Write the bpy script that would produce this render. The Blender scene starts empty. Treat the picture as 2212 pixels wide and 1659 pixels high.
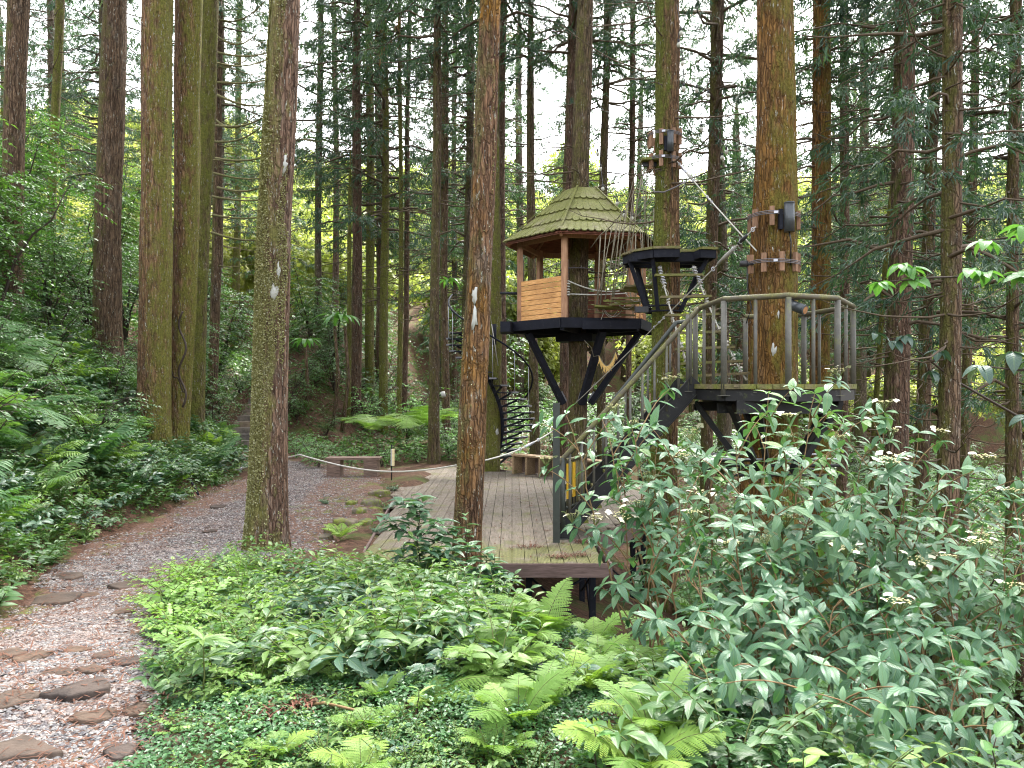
import bpy, math, random
import numpy as np
from mathutils import Vector, Matrix

SC = bpy.context.scene
COL = SC.collection
RNG = np.random.default_rng(11)
random.seed(5)

# ------------------------------------------------------------------ camera
EYE = 2.0
F = 1661.6                     # focal length in units of a 2212 px wide picture
cam_d = bpy.data.cameras.new('camera')
cam_d.sensor_width = 36.0
cam_d.lens = 36.0 * F / 2212.0
cam_d.clip_end = 600
cam_d.clip_start = 0.05
cam = bpy.data.objects.new('camera', cam_d)
COL.objects.link(cam)
cam.location = (0, 0, EYE)
cam.rotation_euler = (math.radians(90), 0, 0)
SC.camera = cam

# ------------------------------------------------------------------ light
SUN_EL, SUN_ROT = math.radians(58), math.radians(20)
world = bpy.data.worlds.new('World')
SC.world = world
world.use_nodes = True
wn = world.node_tree
wn.nodes.clear()
w_out = wn.nodes.new('ShaderNodeOutputWorld')
w_bg = wn.nodes.new('ShaderNodeBackground')
w_sky = wn.nodes.new('ShaderNodeTexSky')
w_sky.sky_type = 'NISHITA'
w_sky.sun_disc = False
w_sky.sun_elevation = SUN_EL
w_sky.sun_rotation = SUN_ROT
w_sky.dust_density = 4.0
w_sky.air_density = 1.0
w_hs = wn.nodes.new('ShaderNodeHueSaturation')     # overcast: the cloud layer takes most of the blue out
w_hs.inputs['Saturation'].default_value = 0.22
w_hs.inputs['Value'].default_value = 1.0
wn.links.new(w_sky.outputs[0], w_hs.inputs['Color'])
wn.links.new(w_hs.outputs[0], w_bg.inputs['Color'])
w_bg.inputs['Strength'].default_value = 0.15
wn.links.new(w_bg.outputs[0], w_out.inputs['Surface'])

sun_d = bpy.data.lights.new('sun', 'SUN')
sun_d.energy = 1.5
sun_d.angle = math.radians(12)
sun_d.color = (1.0, 0.96, 0.88)
sun = bpy.data.objects.new('sun', sun_d)
COL.objects.link(sun)
# direction towards the sun: azimuth SUN_ROT from +Y clockwise
sd = Vector((math.sin(SUN_ROT) * math.cos(SUN_EL), math.cos(SUN_ROT) * math.cos(SUN_EL), math.sin(SUN_EL)))
sun.rotation_euler = sd.to_track_quat('Z', 'Y').to_euler()
sun.location = sd * 60

SC.view_settings.view_transform = 'Standard'
SC.view_settings.look = 'None'
SC.view_settings.exposure = 3.0
SC.view_settings.gamma = 1.0
SC.view_settings.use_curve_mapping = False
SC.render.engine = 'CYCLES'
cy = SC.cycles
cy.max_bounces = 7
cy.diffuse_bounces = 3
cy.glossy_bounces = 2
cy.transmission_bounces = 3
cy.transparent_max_bounces = 8
cy.caustics_reflective = False
cy.caustics_refractive = False
cy.use_denoising = True
cy.use_adaptive_sampling = True
cy.adaptive_threshold = 0.006
cy.filter_width = 1.1
cy.denoiser = 'OPENIMAGEDENOISE'
cy.denoising_input_passes = 'RGB_ALBEDO_NORMAL'
cy.denoising_prefilter = 'ACCURATE'

# ------------------------------------------------------------------ small maths
def P(u, v, y):
    """the world point at depth y that is seen at (u, v) of a 2212 x 1659 picture"""
    return np.array(((u - 1106) * y / F, y, EYE - (v - 829.5) * y / F))

def lerp(a, b, t):
    return a + (b - a) * t

def sstep(a, b, x):
    t = np.clip((np.asarray(x, float) - a) / (b - a), 0, 1)
    return t * t * (3 - 2 * t)

def _h(ix, iy, iz):
    n = (ix.astype(np.int64) * 374761393 + iy.astype(np.int64) * 668265263 + iz.astype(np.int64) * 2147483647 + 1013) & 0xffffffff
    n = ((n ^ (n >> 13)) * 1274126177) & 0xffffffff
    n = (n ^ (n >> 16)) & 0xffff
    return n / 32767.5 - 1.0

def vnoise(x, y, z=0.0):
    x, y, z = np.broadcast_arrays(np.asarray(x, float), np.asarray(y, float), np.asarray(z, float))
    ix, iy, iz = np.floor(x), np.floor(y), np.floor(z)
    fx, fy, fz = x - ix, y - iy, z - iz
    fx, fy, fz = [f * f * (3 - 2 * f) for f in (fx, fy, fz)]
    r = 0
    for dx in (0, 1):
        for dy in (0, 1):
            for dz in (0, 1):
                w = (fx if dx else 1 - fx) * (fy if dy else 1 - fy) * (fz if dz else 1 - fz)
                r = r + w * _h(ix + dx, iy + dy, iz + dz)
    return r

def norm(v):
    v = np.asarray(v, float)
    return v / np.maximum(np.linalg.norm(v, axis=-1, keepdims=True), 1e-9)

def frames(d, up):
    """k x 3 x 3 matrices whose columns are side, along, normal"""
    y = norm(d)
    up = np.broadcast_to(np.asarray(up, float), y.shape)
    x = np.cross(y, up)
    bad = np.linalg.norm(x, axis=-1) < 1e-4
    if np.any(bad):
        x = np.where(bad[..., None], np.cross(y, np.array((1.0, 0.1, 0.0))), x)
    x = norm(x)
    z = np.cross(x, y)
    return np.stack([x, y, z], axis=-1)

# ------------------------------------------------------------------ meshes and objects
ORG = {}

def mesh_from(name, V, faces, lf=None, mats=(), midx=None, smooth=True):
    me = bpy.data.meshes.new(name)
    V = np.asarray(V, np.float32)
    me.vertices.add(len(V))
    me.vertices.foreach_set('co', V.ravel())
    loops = np.concatenate([np.asarray(f, np.int32).ravel() for f in faces])
    tot = np.concatenate([np.full(len(f), np.asarray(f).shape[1], np.int32) for f in faces])
    start = np.concatenate([[0], np.cumsum(tot)[:-1]]).astype(np.int32)
    me.loops.add(len(loops))
    me.loops.foreach_set('vertex_index', loops)
    me.polygons.add(len(tot))
    me.polygons.foreach_set('loop_start', start)
    if midx is not None:
        me.polygons.foreach_set('material_index', np.asarray(midx, np.int32))
    if np.isscalar(smooth):
        smooth = np.full(len(tot), bool(smooth))
    me.polygons.foreach_set('use_smooth', np.asarray(smooth, bool))
    if lf is not None:
        at = me.attributes.new('lf', 'FLOAT_COLOR', 'POINT')
        at.data.foreach_set('color', np.asarray(lf, np.float32).ravel())
    for m in mats:
        me.materials.append(m)
    me.update(calc_edges=True)
    return me

class MB:
    """collects shapes that become one mesh"""
    def __init__(s):
        s.V, s.Fs, s.A, s.M, s.S = [], [], [], [], []
        s.n = 0
    def add(s, V, F, A=None, mat=0, smooth=False, flatcaps=False):
        V = np.asarray(V, float)
        if isinstance(F, np.ndarray):
            F = [F]
        elif len(F) and np.ndim(F[0]) == 1:
            d = {}
            for f in F:
                d.setdefault(len(f), []).append(f)
            F = [np.array(x) for x in d.values()]
        for k_, f in enumerate(F):
            s.Fs.append(f + s.n)
            s.M.append(np.full(len(f), mat))
            s.S.append(np.full(len(f), smooth and not (flatcaps and k_ > 0)))
        if A is None:
            A = np.zeros((len(V), 4)); A[:, 0] = 0.5; A[:, 1] = 0.5; A[:, 3] = 1
        s.A.append(A)
        s.V.append(V)
        s.n += len(V)
        return s
    def inst(s, tpl, pos, R, scale, rnd, mat=0, smooth=True):
        """many copies of a template (V, F, A) baked into this mesh"""
        V, F_, A = tpl
        pos = np.asarray(pos, float)
        k, n = len(pos), len(V)
        if k == 0:
            return s
        scale = np.asarray(scale, float)
        if scale.ndim == 0: scale = np.full((k, 3), float(scale))
        elif scale.ndim == 1: scale = np.repeat(scale[:, None], 3, 1)
        W = np.einsum('kij,knj->kni', R, V[None] * scale[:, None, :]) + pos[:, None]
        AA = np.zeros((k, n, 4)); AA[..., 0] = np.asarray(rnd)[:, None]; AA[..., 1] = A[:, 0]; AA[..., 2] = A[:, 1]; AA[..., 3] = 1
        off = (np.arange(k) * n)[:, None, None]
        FF = [(f[None] + off).reshape(-1, f.shape[1]) for f in F_]
        return s.add(W.reshape(-1, 3), FF, AA.reshape(-1, 4), mat, smooth)
    def box(s, c, size, R=None, mat=0, taper=1.0, rnd=0.5):
        h = np.asarray(size, float) / 2
        v = np.array([(-1, -1, -1), (1, -1, -1), (1, 1, -1), (-1, 1, -1), (-1, -1, 1), (1, -1, 1), (1, 1, 1), (-1, 1, 1)], float) * h
        v[4:, :2] *= taper
        if R is not None:
            v = v @ np.asarray(R, float).T
        f = np.array([(0, 3, 2, 1), (4, 5, 6, 7), (0, 1, 5, 4), (1, 2, 6, 5), (2, 3, 7, 6), (3, 0, 4, 7)])
        A = np.zeros((8, 4)); A[:, 0] = rnd; A[:, 1] = .5; A[:, 3] = 1
        return s.add(v + np.asarray(c, float), f, A, mat, False)
    def bar(s, p0, p1, w, h, up=(0, 0, 1), mat=0, rnd=0.5):
        p0, p1 = np.asarray(p0, float), np.asarray(p1, float)
        d = p1 - p0
        R = frames(d[None], np.asarray(up, float))[0]
        return s.box((p0 + p1) / 2, (w, np.linalg.norm(d), h), R, mat, 1.0, rnd)
    def tube(s, pts, rad, sides=8, mat=0, caps=True, rnd=0.5, smooth=True):
        pts = np.asarray(pts, float)
        k = len(pts)
        rad = np.broadcast_to(np.asarray(rad, float), (k,))
        t = np.gradient(pts, axis=0)
        t = norm(t)
        ref = np.array((0, 0, 1.0)) if abs(t[0][2]) < .9 else np.array((1.0, 0, 0))
        x = norm(np.cross(t[0], ref))
        ring = []
        a = np.linspace(0, 2 * np.pi, sides, endpoint=False)
        for i in range(k):
            x = norm(x - t[i] * np.dot(x, t[i]))
            y = np.cross(t[i], x)
            ring.append(pts[i] + rad[i] * (np.cos(a)[:, None] * x + np.sin(a)[:, None] * y))
        V = np.concatenate(ring)
        i = np.arange(k - 1)[:, None] * sides
        j = np.arange(sides)[None]
        q = np.stack([i + j, i + (j + 1) % sides, i + sides + (j + 1) % sides, i + sides + j], -1).reshape(-1, 4)
        Fs = [q]
        if caps:
            Fs.append(np.array([list(range(sides))[::-1], [(k - 1) * sides + m for m in range(sides)]]))
        A = np.zeros((len(V), 4)); A[:, 0] = rnd; A[:, 1] = .5
        A[:, 2] = np.repeat(np.linspace(0, 1, k), sides); A[:, 3] = 1
        return s.add(V, Fs, A, mat, smooth, True)
    def prism(s, poly, z0, z1, mat=0, rnd=0.5):
        poly = np.asarray(poly, float)
        n = len(poly)
        V = np.concatenate([np.c_[poly, np.full(n, z0)], np.c_[poly, np.full(n, z1)]])
        q = np.array([(i, (i + 1) % n, n + (i + 1) % n, n + i) for i in range(n)])
        caps = np.array([list(range(n))[::-1], list(range(n, 2 * n))])
        A = np.zeros((2 * n, 4)); A[:, 0] = rnd; A[:, 1] = .5; A[:, 3] = 1
        return s.add(V, [q, caps], A, mat, False)
    def data(s, name, mats):
        if not isinstance(mats, (list, tuple)):
            mats = [mats]
        return mesh_from(name, np.concatenate(s.V), s.Fs, np.concatenate(s.A), mats, np.concatenate(s.M), np.concatenate(s.S))
    def build(s, name, mats, parent=None, loc=None):
        org = np.zeros(3)
        if parent is not None:
            org = np.array(ORG[parent.name])
        elif loc is not None:
            org = np.asarray(loc, float)
        s.V = [v - org for v in s.V]
        o = bpy.data.objects.new(name, s.data(name, mats))
        COL.objects.link(o)
        if parent is not None:
            o.parent = parent
        else:
            o.location = org
        ORG[o.name] = org
        return o

def obj(name, data, parent=None, loc=(0, 0, 0), mat=None):
    o = bpy.data.objects.new(name, data)
    COL.objects.link(o)
    if parent is not None:
        o.parent = parent
    if mat is not None:
        o.matrix_basis = mat
    else:
        o.location = loc
    return o

def tag(o, label=None, cat=None, group=None, kind=None):
    if label: o['label'] = label
    if cat: o['category'] = cat
    if group: o['group'] = group
    if kind: o['kind'] = kind
    return o

def thing(name, label, cat, loc, group=None):
    o = bpy.data.objects.new(name, None)
    o.empty_display_size = .1
    COL.objects.link(o)
    o.location = [float(c) for c in loc]
    ORG[o.name] = np.array(loc, float)
    return tag(o, label, cat, group)

def dup(root, loc, rz=0.0, scale=1.0, label=None, group=None, tilt=None):
    c = root.copy(); COL.objects.link(c)
    c.location = [float(q) for q in loc]
    c.rotation_euler = (tilt[0] if tilt else 0, tilt[1] if tilt else 0, rz)
    c.scale = (scale,) * 3
    if label: c['label'] = label
    if group: c['group'] = group
    for ch in root.children:
        d = ch.copy(); COL.objects.link(d); d.parent = c
        for g in ch.children:
            e = g.copy(); COL.objects.link(e); e.parent = d
    return c

# ------------------------------------------------------------------ materials
class NT:
    def __init__(s, name):
        s.m = bpy.data.materials.new(name)
        s.m.use_nodes = True
        s.t = s.m.node_tree
        s.t.nodes.clear()
        s.out = s.n('OutputMaterial')
    def n(s, kind, **kw):
        nd = s.t.nodes.new('ShaderNode' + kind)
        for k, v in kw.items():
            setattr(nd, k, v)
        return nd
    def put(s, sock, v):
        if isinstance(v, bpy.types.NodeSocket):
            s.t.links.new(v, sock)
        elif isinstance(v, (tuple, list)) and len(v) == 3 and sock.type == 'RGBA':
            sock.default_value = (*v, 1)
        else:
            sock.default_value = v
    def coord(s, which='Object', scale=None, rot=None):
        o = s.n('TexCoord').outputs[which]
        if scale is not None:
            mp = s.n('Mapping')
            s.put(mp.inputs['Vector'], o)
            mp.inputs['Scale'].default_value = scale
            if rot: mp.inputs['Rotation'].default_value = rot
            o = mp.outputs[0]
        return o
    def noise(s, vec, scale, detail=4.0, rough=.55, out='Fac', dist=0.0):
        nd = s.n('TexNoise')
        s.put(nd.inputs['Vector'], vec)
        nd.inputs['Scale'].default_value = scale
        nd.inputs['Detail'].default_value = detail
        nd.inputs['Roughness'].default_value = rough
        nd.inputs['Distortion'].default_value = dist
        return nd.outputs[out]
    def voro(s, vec, scale, out='Distance', feature='F1', rnd=1.0):
        nd = s.n('TexVoronoi', feature=feature)
        s.put(nd.inputs['Vector'], vec)
        nd.inputs['Scale'].default_value = scale
        nd.inputs['Randomness'].default_value = rnd
        return nd.outputs[out]
    def ramp(s, fac, stops, interp='LINEAR'):
        nd = s.n('ValToRGB')
        cr = nd.color_ramp
        cr.interpolation = interp
        while len(cr.elements) < len(stops):
            cr.elements.new(.5)
        for e, (p, c) in zip(cr.elements, stops):
            e.position = p
            e.color = (*c, 1) if not np.isscalar(c) else (c, c, c, 1)
        s.put(nd.inputs[0], fac)
        return nd.outputs[0]
    def mix(s, fac, a, b, mode='MIX'):
        nd = s.n('Mix', data_type='RGBA', blend_type=mode)
        s.put(nd.inputs[0], fac)
        s.put(nd.inputs[6], a)
        s.put(nd.inputs[7], b)
        return nd.outputs[2]
    def math(s, op, a, b=0.0, c=0.0, clamp=False):
        nd = s.n('Math', operation=op)
        nd.use_clamp = clamp
        s.put(nd.inputs[0], a); s.put(nd.inputs[1], b); s.put(nd.inputs[2], c)
        return nd.outputs[0]
    def maprange(s, x, a, b, c=0.0, d=1.0):
        nd = s.n('MapRange')
        nd.clamp = True
        s.put(nd.inputs[0], x)
        for i, v in enumerate((a, b, c, d)):
            nd.inputs[i + 1].default_value = v
        return nd.outputs[0]
    def lf(s):
        at = s.n('Attribute', attribute_name='lf')
        sp = s.n('SeparateColor')
        s.t.links.new(at.outputs['Color'], sp.inputs[0])
        return sp.outputs[0], sp.outputs[1], sp.outputs[2]
    def bump(s, h, strength=.5, dist=.02, normal=None):
        nd = s.n('Bump')
        nd.inputs['Strength'].default_value = strength
        nd.inputs['Distance'].default_value = dist
        s.put(nd.inputs['Height'], h)
        if normal is not None: s.put(nd.inputs['Normal'], normal)
        return nd.outputs[0]
    def surf(s, color, rough=.8, spec=.3, normal=None, metal=0.0, emit=None):
        b = s.n('BsdfPrincipled')
        s.put(b.inputs['Base Color'], color)
        s.put(b.inputs['Roughness'], rough)
        b.inputs['Specular IOR Level'].default_value = spec
        b.inputs['Metallic'].default_value = metal
        if normal is not None: s.put(b.inputs['Normal'], normal)
        s.t.links.new(b.outputs[0], s.out.inputs[0])
        s.b = b
        return s.m

def leaf_mat(name, stops, trans=.35, rough=.42, spec=.45, vein=.25, veins=9.0, tcol=None, objvar=.35, bumpy=.3):
    m = NT(name)
    r, ac, al = m.lf()
    oi = m.n('ObjectInfo').outputs['Random']
    f = m.math('ADD', m.math('MULTIPLY', r, 1 - objvar), m.math('MULTIPLY', oi, objvar))
    c = m.ramp(f, stops)
    d = m.math('ABSOLUTE', m.math('SUBTRACT', ac, .5))
    mid = m.maprange(d, .015, .07, 1.0, 0.0)
    sv = m.math('SINE', m.math('MULTIPLY', m.math('SUBTRACT', al, m.math('MULTIPLY', d, .55)), veins * 6.283))
    side = m.math('MULTIPLY', m.maprange(sv, .75, 1.0), .5)
    vv = m.math('MAXIMUM', mid, side)
    c2 = m.mix(m.math('MULTIPLY', vv, vein), c, (0.16, 0.24, 0.08))
    nrm = m.bump(m.math('ADD', m.math('MULTIPLY', sv, .5), m.math('MULTIPLY', mid, -2.0)), bumpy, .002)
    b = m.n('BsdfPrincipled')
    m.put(b.inputs['Base Color'], c2)
    b.inputs['Roughness'].default_value = rough
    b.inputs['Specular IOR Level'].default_value = spec
    m.put(b.inputs['Normal'], nrm)
    t = m.n('BsdfTranslucent')
    tc = m.mix(1.0, c2, tcol or (1.25, 1.35, .55), 'MULTIPLY')
    m.put(t.inputs['Color'], tc)
    mx = m.n('MixShader')
    mx.inputs[0].default_value = trans
    m.t.links.new(b.outputs[0], mx.inputs[1]); m.t.links.new(t.outputs[0], mx.inputs[2])
    m.t.links.new(mx.outputs[0], m.out.inputs[0])
    return m.m

def bark_mat(name, dark, light, moss=(.075, .1, .016), moss_amt=.3, moss_dir=(-1, -.2, 0), lichen=.3, grey=.3, flake=1.0, orange=None):
    m = NT(name)
    co = m.coord('Object')
    st = m.coord('Object', (1, 1, .13))
    fib = m.noise(st, 22, 6, .65)
    fib2 = m.noise(st, 60, 3, .6)
    st2 = m.coord('Object', (1, 1, .3))
    blotch = m.noise(st2, 5, 5, .6)
    big = m.noise(co, 1.3, 4, .6)
    fl = m.math('ADD', m.math('MULTIPLY', fib, .65), m.math('MULTIPLY', fib2, .35))
    c = m.ramp(fl, [(.36, tuple(np.array(dark) * .7)), (.5, tuple(lerp(np.array(dark), np.array(light), .5))), (.62, light), (.72, tuple(np.array(light) * 1.3))])
    if orange:
        c = m.mix(m.maprange(big, .45, .65), c, m.ramp(fl, [(.35, tuple(np.array(orange) * .35)), (.6, orange)]))
    c = m.mix(m.math('MULTIPLY', m.maprange(blotch, .54, .7), grey), c, m.ramp(fl, [(.35, (.09, .075, .06)), (.65, (.27, .24, .2))]))
    wv = m.n('VectorMath', operation='ADD'); m.put(wv.inputs[0], m.coord('Object', (1, 1, .16)))
    wsc = m.n('VectorMath', operation='SCALE'); m.put(wsc.inputs[0], m.noise(co, 7, 3, .6, out='Color')); wsc.inputs['Scale'].default_value = .06
    m.put(wv.inputs[1], wsc.outputs[0])
    ed = m.voro(wv.outputs[0], 24, 'Distance', 'DISTANCE_TO_EDGE')
    crack = m.maprange(ed, .0, .16, 1.0, 0.0)
    c = m.mix(m.math('MULTIPLY', crack, .55), c, tuple(np.array(dark) * .6))
    # moss on the side it grows on
    geo = m.n('TexCoord').outputs['Normal']
    dp = m.n('VectorMath', operation='DOT_PRODUCT')
    m.put(dp.inputs[0], geo); dp.inputs[1].default_value = moss_dir
    mn = m.noise(m.coord('Object', (1, 1, .45)), 7, 6, .68)
    ms = m.math('ADD', m.math('MULTIPLY', dp.outputs['Value'], .22), m.math('ADD', mn, (moss_amt - .5) * .9))
    ms = m.math('MULTIPLY', m.maprange(ms, .46, .68), .88)
    mcol = m.ramp(m.noise(co, 28, 6, .75), [(.3, tuple(np.array(moss) * .4)), (.5, moss), (.68, tuple(np.array(moss) * 1.5))])
    c = m.mix(ms, c, mcol)
    # pale lichen spots
    v = m.noise(m.coord('Object', (1, 1, .28)), 34, 5, .75)
    lm = m.noise(co, 2.2, 3, .6)
    sp = m.math('MULTIPLY', m.maprange(v, .60, .64), m.maprange(lm, .66 - lichen * .36, .76 - lichen * .36))
    v2 = m.noise(m.coord('Object', (1, 1, .4)), 6, 6, .75)
    sp2 = m.math('MULTIPLY', m.maprange(v2, .72 - lichen * .07, .78 - lichen * .07), .55)
    c = m.mix(m.math('MAXIMUM', sp, sp2), c, m.ramp(v, [(.4, (.22, .21, .16)), (.7, (.42, .42, .36))]))
    h = m.math('ADD', m.math('MULTIPLY', fib, 1.0), m.math('MULTIPLY', fib2, .45))
    h = m.math('ADD', h, m.math('MULTIPLY', m.math('MULTIPLY', ms, m.noise(co, 60, 4, .7)), .9))
    h = m.math('SUBTRACT', h, m.math('MULTIPLY', crack, .5))
    n = m.bump(h, 1.0, .05 * flake)
    return m.surf(c, .9, .15, n)

def wood_mat(name, dark, light, moss=0.0, grain=(1, 8, 8), knots=0.0, rough=.75, red=None, groove=None, mosscol=(.11, .14, .02), stain=(.05, .045, .03), front=None):
    m = NT(name)
    co = m.coord('Object')
    r, _, _ = m.lf()
    gv = m.n('Mapping'); m.put(gv.inputs['Vector'], co); gv.inputs['Scale'].default_value = grain
    off = m.n('VectorMath', operation='SCALE'); 
    cmb = m.n('CombineXYZ'); m.put(cmb.inputs[0], r); m.put(cmb.inputs[1], r); m.put(cmb.inputs[2], r)
    m.put(off.inputs[0], cmb.outputs[0]); off.inputs['Scale'].default_value = 17.0
    ad = m.n('VectorMath', operation='ADD'); m.put(ad.inputs[0], gv.outputs[0]); m.put(ad.inputs[1], off.outputs[0])
    g = m.noise(ad.outputs[0], 6, 6, .62, dist=.4)
    c = m.ramp(g, [(.32, dark), (.66, light)])
    pl = m.math('MULTIPLY_ADD', r, .5, .72)
    c = m.mix(1.0, c, m.ramp(pl, [(0, .5), (1, 1.1)]), 'MULTIPLY')
    if knots:
        kv = m.voro(ad.outputs[0], 2.2)
        c = m.mix(m.math('MULTIPLY', m.maprange(kv, .14, .06), knots), c, tuple(np.array(dark) * .35))
    st = m.noise(co, 1.7, 5, .6)
    c = m.mix(m.math('MULTIPLY', m.maprange(st, .5, .75), .5), c, stain)
    if moss:
        mm = m.noise(co, 2.6, 6, .65)
        if front is not None:      # damp front edge, where the boards have grown over
            sy_ = m.n('SeparateXYZ'); m.put(sy_.inputs[0], co)
            mm = m.math('ADD', mm, m.maprange(sy_.outputs[1], front + .35, front - .25, 0, .2))
        mk = m.maprange(m.math('ADD', mm, (moss - .5) * .8), .44, .62)
        mc = m.ramp(m.noise(co, 38, 4, .7), [(.3, tuple(np.array(mosscol) * .5)), (.7, tuple(np.array(mosscol) * 1.5))])
        c = m.mix(mk, c, mc)
    h = g
    if groove:
        sx = m.n('SeparateXYZ'); m.put(sx.inputs[0], co)
        s_ = m.math('SINE', m.math('MULTIPLY', sx.outputs[0], groove))
        h = m.math('ADD', m.math('MULTIPLY', g, .3), m.math('MULTIPLY', s_, .5))
        c = m.mix(m.math('MULTIPLY', m.maprange(s_, -.2, -.9), .45), c, tuple(np.array(dark) * .4))
    return m.surf(c, rough, .25, m.bump(h, .5, .006))

def paint_mat(name, col, moss=0.0, rough=.5, metal=0.0, spec=.4, mosscol=(.09, .11, .02), wear=.3, wearcol=(.25, .24, .22), scale=6.0):
    m = NT(name)
    co = m.coord('Object')
    n1 = m.noise(co, scale, 6, .65)
    c = m.mix(m.maprange(n1, .3, .7), tuple(np.array(col) * .75), tuple(np.array(col) * 1.25))
    if wear:
        c = m.mix(m.math('MULTIPLY', m.maprange(m.noise(co, scale * 3, 5, .7), .58, .7), wear), c, wearcol)
    if moss:
        geo = m.n('NewGeometry').outputs['Normal']
        sx = m.n('SeparateXYZ'); m.put(sx.inputs[0], geo)
        mm = m.math('ADD', m.noise(co, scale * .8, 6, .7), m.math('MULTIPLY', sx.outputs[2], .12))
        c = m.mix(m.maprange(m.math('ADD', mm, (moss - .5) * .7), .45, .65), c, m.ramp(m.noise(co, 50, 3), [(.3, tuple(np.array(mosscol) * .6)), (.7, tuple(np.array(mosscol) * 1.4))]))
    return m.surf(c, rough, spec, m.bump(n1, .25, .004), metal)

def plain(name, col, rough=.6, spec=.3, metal=0.0, var=.25, scale=20):
    m = NT(name)
    n1 = m.noise(m.coord('Object'), scale, 5, .6)
    c = m.mix(m.maprange(n1, .3, .7), tuple(np.array(col) * (1 - var)), tuple(np.array(col) * (1 + var)))
    return m.surf(c, rough, spec, m.bump(n1, .2, .003), metal)

M = {}
M['bark_brown'] = bark_mat('bark_brown', (.042, .026, .017), (.225, .15, .095), moss=(.12, .12, .03), moss_amt=.38, moss_dir=(-1, -.3, 0), lichen=.65, grey=.4)
M['bark_trio'] = bark_mat('bark_trio', (.06, .03, .015), (.31, .185, .10), moss=(.17, .17, .035), moss_amt=.49, moss_dir=(.8, -.2, 0), lichen=1.0, grey=.3)
M['bark_green'] = bark_mat('bark_green', (.045, .034, .018), (.23, .175, .09), moss=(.145, .155, .03), moss_amt=.54, moss_dir=(0, -.5, 0), lichen=.6, grey=.3)
M['bark_mossy'] = bark_mat('bark_mossy', (.05, .028, .02), (.30, .19, .13), moss=(.20, .195, .06), moss_amt=.50, moss_dir=(-1, -.35, 0), lichen=1.1, grey=.55)
M['bark_orange'] = bark_mat('bark_orange', (.04, .022, .014), (.27, .155, .09), moss=(.15, .14, .05), moss_amt=.40, moss_dir=(-.6, -.2, 0), lichen=1.15, grey=.55, orange=(.29, .145, .026))
M['bark_main'] = bark_mat('bark_main', (.055, .027, .010), (.28, .15, .055), moss=(.17, .15, .03), moss_amt=.44, moss_dir=(.5, -.5, 0), lichen=.6, grey=.15, orange=(.27, .14, .028))
M['bark_zip'] = bark_mat('bark_zip', (.05, .03, .017), (.26, .155, .08), moss=(.125, .145, .025), moss_amt=.48, moss_dir=(-1.3, -.2, 0), lichen=.65, grey=.25)
M['bark_house'] = bark_mat('bark_house', (.04, .029, .019), (.205, .145, .088), moss=(.125, .12, .035), moss_amt=.42, moss_dir=(-.4, -.5, 0), lichen=.6, grey=.35)
M['bark_red'] = bark_mat('bark_red', (.045, .027, .02), (.22, .14, .095), moss_amt=.30, lichen=.6, grey=.4)
M['bark_far'] = bark_mat('bark_far', (.045, .035, .026), (.20, .152, .105), moss=(.115, .115, .035), moss_amt=.42, lichen=.6, grey=.4)
M['twig'] = plain('dead_twig', (.085, .065, .045), .9, .1)
M['twig_moss'] = plain('mossy_twig', (.12, .11, .05), .9, .1)
M['needle'] = leaf_mat('cedar_needles', [(0, (.02, .05, .034)), (.5, (.042, .085, .055)), (.93, (.08, .13, .075)), (1, (.16, .085, .05))], .32, .5, .3, vein=0, bumpy=0, objvar=.25)
M['needle_dead'] = leaf_mat('dead_needles', [(0, (.09, .04, .03)), (1, (.2, .1, .06))], .15, .7, .2, vein=0, bumpy=0)
M['far_leaf'] = leaf_mat('hillside_leaves', [(0, (.17, .22, .07)), (.5, (.30, .34, .12)), (1, (.46, .46, .20))], .45, .5, .3, vein=0, bumpy=0, objvar=.6)
M['under_leaf'] = leaf_mat('understory_leaves', [(0, (.022, .07, .022)), (.6, (.06, .14, .04)), (1, (.15, .26, .05))], .36, .40, .45, vein=.15, bumpy=0, objvar=.5)
M['herb'] = leaf_mat('herb_leaves', [(0, (.032, .085, .03)), (.6, (.075, .165, .05)), (1, (.17, .28, .07))], .32, .36, .5, vein=.35, objvar=.45)
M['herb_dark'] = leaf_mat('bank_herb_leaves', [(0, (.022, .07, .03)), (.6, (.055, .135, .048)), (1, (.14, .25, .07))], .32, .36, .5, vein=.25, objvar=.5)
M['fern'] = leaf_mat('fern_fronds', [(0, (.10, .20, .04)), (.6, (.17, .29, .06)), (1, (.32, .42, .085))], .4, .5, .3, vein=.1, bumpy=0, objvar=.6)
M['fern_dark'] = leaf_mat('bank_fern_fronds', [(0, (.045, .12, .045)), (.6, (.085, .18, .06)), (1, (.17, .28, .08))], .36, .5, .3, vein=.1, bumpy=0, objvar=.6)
M['pale'] = leaf_mat('pale_leaflets', [(0, (.12, .23, .05)), (.6, (.19, .33, .08)), (1, (.30, .42, .11))], .4, .45, .35, vein=.1, bumpy=0, objvar=.3)
M['herb_light'] = leaf_mat('light_herb_leaves', [(0, (.07, .15, .035)), (.6, (.14, .24, .055)), (1, (.24, .35, .09))], .36, .40, .45, vein=.3, objvar=.4)
M['herb_blue'] = leaf_mat('bluish_herb_leaves', [(0, (.022, .065, .038)), (.6, (.05, .12, .065)), (1, (.10, .19, .085))], .28, .33, .5, vein=.35, objvar=.4)
M['carpet'] = leaf_mat('carpet_leaves', [(0, (.025, .08, .028)), (.6, (.06, .155, .05)), (1, (.14, .26, .08))], .3, .38, .45, vein=.1, bumpy=0)
M['hyd'] = leaf_mat('shrub_leaves', [(0, (.032, .10, .048)), (.5, (.068, .165, .08)), (.88, (.13, .25, .11)), (1, (.27, .38, .09))], .26, .33, .55, vein=.4, veins=8, objvar=.75, bumpy=.5)
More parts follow.
